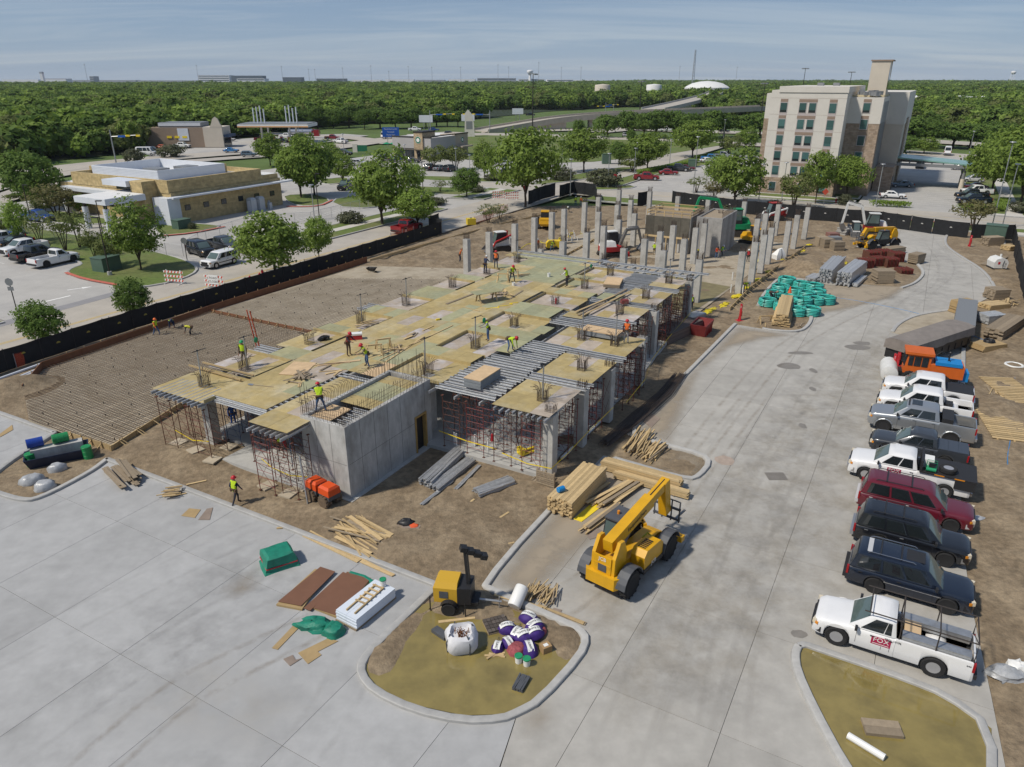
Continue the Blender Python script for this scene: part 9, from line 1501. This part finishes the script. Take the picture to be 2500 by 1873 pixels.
for k,(u,v)in enumerate([(1787,688),(1783,720),(1812,722),(1737,575),(1690,610),(1070+45,1098),(1160,1100),(1192,1110),(1208,1098),(1110,1095)]):tag(MB().cyl((0,0,0),(0,0,.9),.06,n=6).build('pipe_riser',M_WHITEP,None,Ge(u,v)+Vector((0,0,.25))),f'{ORD[k]} single white pipe riser listed from the column field to the deck corner','pipe','single white pipe risers')
r_=random.Random(9);vs=[];fs=[]
def stones(poly,n,smin,smax):
 P_=gl(poly);xs_=[p.x for p in P_];ys_=[p.y for p in P_];pl2=[(p.x,p.y)for p in P_];c=0
 X=np.array([r_.uniform(min(xs_),max(xs_))for _ in range(n*3)]);Y=np.array([r_.uniform(min(ys_),max(ys_))for _ in range(n*3)]);ok=inside(X,Y,pl2)
 for x,y,k in zip(X,Y,ok):
  if not k or c>=n:continue
  c+=1;s_=smin*(smax/smin)**(r_.random()**1.7);z=hz(x,y)+.01;i=len(vs);a=r_.uniform(0,6)
  vs.extend([(x+s_*cos(a+q*1.57)*r_.uniform(.7,1.2),y+s_*sin(a+q*1.57)*r_.uniform(.7,1.2),z-.01)for q in range(4)]+[(x+r_.uniform(-.3,.3)*s_,y+r_.uniform(-.3,.3)*s_,z+s_*r_.uniform(.5,1))]);fs.extend([(i,i+1,i+4),(i+1,i+2,i+4),(i+2,i+3,i+4),(i+3,i,i+4)])
stones([(270,1115),(600,1240),(1060,1425),(1190,1430),(1300,1290),(1290,1180),(1040,1100),(860,1230),(700,1200),(430,1030),(290,1110)],4200,.026,.15);stones([(1310,1180),(1470,1105),(1540,1050),(1740,845),(1700,800),(1520,970),(1330,1130)],1400,.026,.14);stones([(900,1640),(1060,1440),(1180,1440),(1420,1560),(1330,1690),(1100,1740)],700,.012,.05);stones([(2352,830),(2490,780),(2499,1700),(2430,1700),(2360,1300)],1500,.02,.10);stones([(0,1150),(130,1065),(260,1120),(60,1215)],400,.025,.1);stones([(1000,640),(1500,470),(1900,560),(1960,640),(1850,720),(1700,560),(1300,560),(1150,640)],2600,.03,.12)
me=bpy.data.meshes.new('stones');me.from_pydata(vs,[],fs);me.materials.append(mat('pale_stone',(.50,.45,.37),.95,ns=.7,na=.5));o=link('stones',me);o['kind']='stuff'
me=None;vs=[];fs=[];stones([(270,1115),(600,1240),(1060,1425),(1190,1430),(1300,1290),(1290,1180),(1040,1100),(860,1230),(700,1200),(430,1030),(290,1110)],6000,.02,.14);stones([(1310,1180),(1470,1105),(1540,1050),(1740,845),(1800,790),(1700,800),(1520,970),(1330,1130)],3000,.02,.13);stones([(900,1640),(1060,1440),(1180,1440),(1420,1560),(1330,1690),(1100,1740)],500,.015,.07);stones([(2352,830),(2490,780),(2499,1700),(2430,1700),(2360,1300)],2500,.02,.12);stones([(0,1150),(130,1065),(260,1120),(60,1215)],700,.02,.11);stones([(1000,640),(1500,470),(1900,560),(1960,640),(2080,640),(1850,720),(1700,560),(1300,560),(1150,640)],6000,.04,.22);stones([(1500,1080),(1710,1110),(1725,1135),(1690,1165),(1480,1110)],500,.02,.09);stones([(0,990),(0,940),(100,930),(140,960)],800,.03,.2)
me=bpy.data.meshes.new('clods');me.from_pydata(vs,[],fs);me.materials.append(mat('earth_clod',(.20,.15,.10),.95,ns=.8,na=.5));o=link('clods',me);o['kind']='stuff'
vs=[];fs=[];stones([(545,1180),(575,1140),(600,1150),(590,1190),(560,1215)],1500,.03,.07);me=bpy.data.meshes.new('gravel_pile');me.from_pydata(vs,[],fs);me.materials.append(mat('grey_gravel',(.36,.36,.365),.95,ns=4,na=.3));o=link('gravel_pile',me);o['kind']='stuff'
for k,(a,c)in enumerate((((-20,936),(200,862)),((0,945),(130,895)),((-10,955),(100,912)))):p,q=Ge(*a)+Vector((0,0,.15)),Ge(*c)+Vector((0,0,.3));tag(MB().cyl(p,q,.11,n=8).build('pipe',M_METW),['longest','middle','shortest'][k]+' of three pale pipes lying along the near end of the street fence','pipe','pale pipes by the fence')
vs=[];fs=[];stones([(885,1640),(930,1570),(1000,1510),(1010,1540),(960,1640),(915,1670)],900,.015,.05);stones([(1330,1530),(1420,1560),(1410,1600),(1340,1590)],500,.015,.06);stones([(960,1690),(1100,1735),(1100,1715),(980,1660)],300,.015,.05);me=bpy.data.meshes.new('bank_gravel');me.from_pydata(vs,[],fs);me.materials.append(MATS['pale_stone']);o=link('bank_gravel',me);o['kind']='stuff'
for k,(u,v,a,l)in enumerate([(960,1240,.2,1.0),(1140,1235,1.0,1.4),(905,1255,-.3,.9),(1080,1290,.9,1.6),(480,1180,.4,1.1),(540,1085,.7,1.6),(610,1145,-.5,2.2),(590,1155,.4,1.4),(1240,1330,.3,.7),(1150,1370,-.4,.5),(1230,1260,.8,.8),(690,1290,.1,.6),(1650,930,.5,1.4),(1590,985,.2,1.2),(430,1160,.2,.8),(1400,1150,.6,.9)]):c=Ge(u,v)+Vector((0,0,.03));d=Vector((cos(a)*l/2,sin(a)*l/2,.02));plank(c-d,c+d,f'{ORD[k]} stray board lying on the bare earth round the deck, listed from the core outward',.12,.04,m=M_LUM if k%3 else M_LUMO,group='stray boards on the earth')
# ==== PEOPLE
M_SKIN=mat('skin',(.28,.15,.10),.6);M_BOOT=mat('boot_leather',(.10,.06,.035),.8)
def skeleton(lean=0.0,arms='down',legs='stand',head=0.0):
 J={};hip=Vector((0,0,.95));drop=0
 if legs=='crouch':hip=Vector((-.12,0,.55))
 if lean>.8 and legs!='crouch':hip=Vector((-.14,0,.92))
 R_=Matrix.Rotation(lean,3,'Y');U=lambda x,y,z:hip+R_@Vector((x,y,z))
 J['pelvis']=hip;J['waist']=U(0,0,.18);J['chest']=U(.01,0,.42);J['neck']=U(.0,0,.56);R2=Matrix.Rotation(lean*.75+head,3,'Y');nk=J['neck'];J['head']=nk+R2@Vector((.02,0,.12));J['crown']=nk+R2@Vector((.02,0,.22));J['nose']=nk+R2@Vector((.13,0,.11));J['R2']=R2
 for s_,n in((1,'l'),(-1,'r')):
  J['sh'+n]=U(0,s_*.185,.48);sh=J['sh'+n];dn=Vector((0,0,-1))
  if arms=='down':e=sh+Vector((-.03,s_*.07,-.28));w_=e+Vector((.1,s_*.0,-.25))
  elif arms=='fwd':e=sh+Vector((.14,s_*.06,-.22));w_=e+Vector((.24,-s_*.05,-.06))
  elif arms=='hang':e=sh+Vector((.06,s_*.04,-.28));w_=e+Vector((.08,-s_*.06,-.25))
  elif arms=='up':e=sh+Vector((.12,s_*.1,.12));w_=e+Vector((.05,-s_*.15,.22))
  else:e=sh+Vector((-.12*s_,s_*.06,-.27));w_=e+Vector((.12,0,-.2))
  J['el'+n]=e;J['wr'+n]=w_;d=(w_-e).normalized();J['ha'+n]=w_+d*.07;sd_=d.cross(Vector((1,0,0.01))).normalized()
  for k,(o_,l)in enumerate(((-.03,.075),(-.01,.09),(.01,.085),(.03,.07))):J[f'f{k}{n}']=J['ha'+n]+sd_*o_+d*l*.6+Vector((.015,0,0));J[f'g{k}{n}']=J['ha'+n]+sd_*o_+d*l+Vector((.03,0,-.01))
  J['t'+n]=w_+d*.03+Vector((.05,0,.0))+sd_*.03
  hp=hip+Vector((0,s_*.095,-.04));J['hi'+n]=hp
  if legs=='stand':kn=Vector((.03,s_*.12,.5));an=Vector((-.01,s_*.14,.09))
  elif legs=='walk':kn=Vector((.2*s_+.05,s_*.1,.5));an=Vector((.3*s_-.08,s_*.1,.1))
  elif legs=='wide':kn=Vector((.06,s_*.2,.48));an=Vector((-.02,s_*.27,.09))
  else:kn=Vector((.3,s_*.18,.42));an=Vector((.02,s_*.16,.1))
  J['kn'+n]=kn;J['an'+n]=an;J['to'+n]=an+Vector((.17,s_*.02,-.055))
 return J
RAD={'pelvis':(.155,.115),'waist':(.14,.105),'chest':(.165,.12),'neck':(.06,.06),'head':(.085,.1),'crown':(.07,.085),'nose':.018,'sh':.07,'el':.047,'wr':.034,'ha':.034,'f':.01,'g':.008,'t':.011,'hi':.09,'kn':.062,'an':.047,'to':.042}
POSE={}
def pose_mesh(key,**k):
 J=skeleton(**k);names=[n for n in J if n!='R2'];ix={n:i for i,n in enumerate(names)};E=[('pelvis','waist','t'),('waist','chest','t'),('chest','neck','t'),('neck','head','s'),('head','crown','s'),('head','nose','s')]
 for n in 'lr':E+=[('chest','sh'+n,'t'),('sh'+n,'el'+n,'a'),('el'+n,'wr'+n,'a'),('wr'+n,'ha'+n,'s'),('wr'+n,'t'+n,'s'),('pelvis','hi'+n,'p'),('hi'+n,'kn'+n,'p'),('kn'+n,'an'+n,'p'),('an'+n,'to'+n,'b')]+[e for q in range(4)for e in(('ha'+n,f'f{q}{n}','s'),(f'f{q}{n}',f'g{q}{n}','s'))]
 me=bpy.data.meshes.new('figure');me.from_pydata([tuple(J[n])for n in names],[(ix[a],ix[b])for a,b,_ in E],[]);ob=bpy.data.objects.new('figure',me);sc.collection.objects.link(ob);md=ob.modifiers.new('skin','SKIN')
 for i,n in enumerate(names):
  r=RAD.get(n)or RAD.get(n[:2])or RAD.get(n[0]);me.skin_vertices[0].data[i].radius=r if isinstance(r,tuple)else(r,r);me.skin_vertices[0].data[i].use_root=n=='pelvis'
 ob.modifiers.new('sub','SUBSURF').levels=1;dg=bpy.context.evaluated_depsgraph_get();out=bpy.data.meshes.new_from_object(ob.evaluated_get(dg));bpy.data.objects.remove(ob);out.name='body'
 seg=[(J[a],J[b],m)for a,b,m in E];code={'t':1,'a':1,'s':0,'p':2,'b':3};out.materials.clear()
 for _ in range(4):out.materials.append(None)
 vest=[]
 for f in out.polygons:
  c=f.center;best=None
  for a,b,m in seg:
   d=b-a;t=max(0,min(1,(c-a).dot(d)/d.length_squared));q=(c-a-d*t).length
   if best is None or q<best[0]:best=(q,m)
  f.material_index=code[best[1]];f.use_smooth=True
  if best[1]=='t':vest.append(f.index)
 vm=MB();out.update()
 for i in vest:vm.add([out.vertices[v_].co+out.vertices[v_].normal*.022 for v_ in out.polygons[i].vertices],[tuple(range(len(out.polygons[i].vertices)))])
 POSE[key]=(out,vm.mesh('vest',M_TAPE),J['head'].copy(),J['R2'].copy(),J['pelvis'].copy())
pose_mesh('stand');pose_mesh('look',lean=.25,arms='fwd',head=.35);pose_mesh('bend',lean=1.35,arms='hang',legs='wide');pose_mesh('walk',lean=.08,arms='swing',legs='walk');pose_mesh('reach',lean=.5,arms='fwd',legs='wide');pose_mesh('swing',lean=.3,arms='up',legs='wide')
hm=MB();hm.lathe([(.15,.0),(.155,.015),(.128,.02),(.125,.06),(.1,.11),(.05,.14),(.005,.148)],14);hm.bc((.13,0,.008),(.1,.18,.014));HELM=hm.mesh('hard_hat',M_REDP,40);bt=MB().lathe([(.165,-.04),(.17,.05)],12).bc((-.05,.18,-.08),(.16,.09,.18)).bc((-.05,-.18,-.08),(.16,.09,.18)).mesh('tool_belt',M_BOOT)
for m in(HELM,):pass
CL={'lime':(.45,.62,.02),'orange':(.75,.16,.03),'yellow':(.62,.60,.05),'red':(.45,.02,.03),'dark':(.03,.03,.04),'navy':(.015,.025,.06),'jean':(.06,.11,.22),'grey':(.28,.28,.30),'brown':(.10,.065,.045),'khaki':(.25,.2,.13),'white':(.6,.6,.6),'blue':(.02,.08,.3),'maroon':(.2,.03,.03),'none':None,'green':(.02,.3,.12)}
cm_=lambda n:mat('cloth_'+n,CL[n],.8,ns=20,na=.12)
def person(u,v,z,deg,pose,hat,vest,top,legs,lab,belt=True):
 p=G(u,v,z)if z>1 else Ge(u,v);o=thing('person',lab,'person',p,radians(deg),'workers on the site');me,vm,hd,R2,pv=POSE[pose];b_=link('body',me,o)
 for i,m in enumerate((M_SKIN,cm_(top),cm_(legs),M_BOOT)):b_.material_slots[i].link='OBJECT';b_.material_slots[i].material=m
 if vest!='none':q=link('vest',vm,o);q.material_slots[0].link='OBJECT';q.material_slots[0].material=cm_(vest)
 h=link('hard_hat',HELM,o,hd+R2@Vector((0,0,.045)),rot=R2.to_euler());h.material_slots[0].link='OBJECT';h.material_slots[0].material=mat('hat_'+hat,CL[hat],.35)
 if belt:link('tool_belt',bt,o,pv+Vector((0,0,.08)))
 return o
for a in[(598,893,DZ-.1,-90,'stand','green','lime','brown','khaki','person in brown jacket behind the lanyard post of the second rebar cluster'),(852,868,DZ,-30,'look','red','maroon','dark','brown','person in dark vest looking down near the red cooler'),(898,896,DZ,-150,'reach','red','lime','khaki','jean','person holding a plywood board upright beside the dowels'),(784,1006,DZ,110,'reach','red','lime','grey','jean','person in jeans standing among the stair core dowels'),(1192,832,DZ,200,'look','white','lime','grey','jean','person in white helmet looking down beside the lanyard post'),(1246,858,DZ,-40,'bend','red','lime','lime','jean','person in lime shirt bending over the deck edge'),(1528,838,DZ-.1,80,'stand','red','orange','maroon','grey','person in grey trousers at the driveway edge of the deck'),(1384,700,DZ-.1,150,'look','red','lime','white','dark','person in white shirt standing at the far deck opening'),(1250,689,DZ,-70,'reach','red','lime','dark','dark','person leaning over the far sawhorses'),(1211,655,DZ,-90,'stand','red','orange','navy','navy','person standing by the column at the far left deck edge'),(1185,668,DZ-.1,60,'look','white','none','navy','navy','person in navy clothes at the far left rebar cluster'),(578,1232,0,60,'walk','red','lime','navy','dark','person walking along the apron kerb in a lime vest'),(384,822,0,-20,'walk','orange','lime','orange','jean','person in orange shirt walking on the rebar mat'),(421,806,0,-60,'bend','navy','lime','navy','navy','person bending at the brown form board'),(467,822,0,200,'bend','dark','yellow','dark','dark','person in yellow vest bending over the rebar mat'),(1123,640,0,-10,'swing','brown','none','orange','navy','person in orange shirt swinging a tool left of the columns'),(1686,760,.2,-100,'stand','red','lime','dark','navy','person with lime vest standing beside the far right deck corner'),(1405,503,0,-80,'stand','white','lime','lime','jean','person in lime jacket by the far earth pile'),(1418,504,0,-120,'stand','white','none','orange','grey','person in orange jacket by the far earth pile'),(1386,520,0,-90,'bend','white','lime','dark','dark','person bending near the far earth pile'),(1597,625,0,100,'look','white','lime','lime','khaki','person in lime shirt before the boarded stair core'),(1748,633,0,-80,'look','dark','orange','red','jean','person in red vest beside the rebar cage'),(1759,628,0,-60,'reach','white','lime','green','dark','person in green shirt reaching over the rebar cage'),(1703,628,0,-170,'bend','dark','yellow','white','dark','person in yellow vest bending behind a column'),(1825,642,0,-90,'stand','white','red','dark','dark','person in red vest between the driveway-side columns'),(1852,660,0,-100,'look','red','lime','yellow','jean','person in yellow shirt between two driveway-side columns'),(1818,712,0,-60,'bend','white','lime','lime','dark','person in lime shirt bending over the driveway-side forms'),(1312,612,0,-90,'look','white','orange','orange','navy','person in orange by the yellow compressor'),(1347,616,0,-60,'reach','brown','lime','dark','jean','person in lime vest before the yellow compressor'),(572,1042,.3,-60,'stand','red','none','blue','blue','person in blue overalls under the near deck end'),(683,1108,.3,10,'bend','yellow','lime','red','dark','person with yellow helmet bending left of the stair core'),(1882,735,0,-40,'bend','khaki','none','dark','dark','person crouching left of the aqua coils'),(1727,590,0,-60,'bend','yellow','none','jean','jean','person with yellow helmet between the rear columns')]:person(*a)
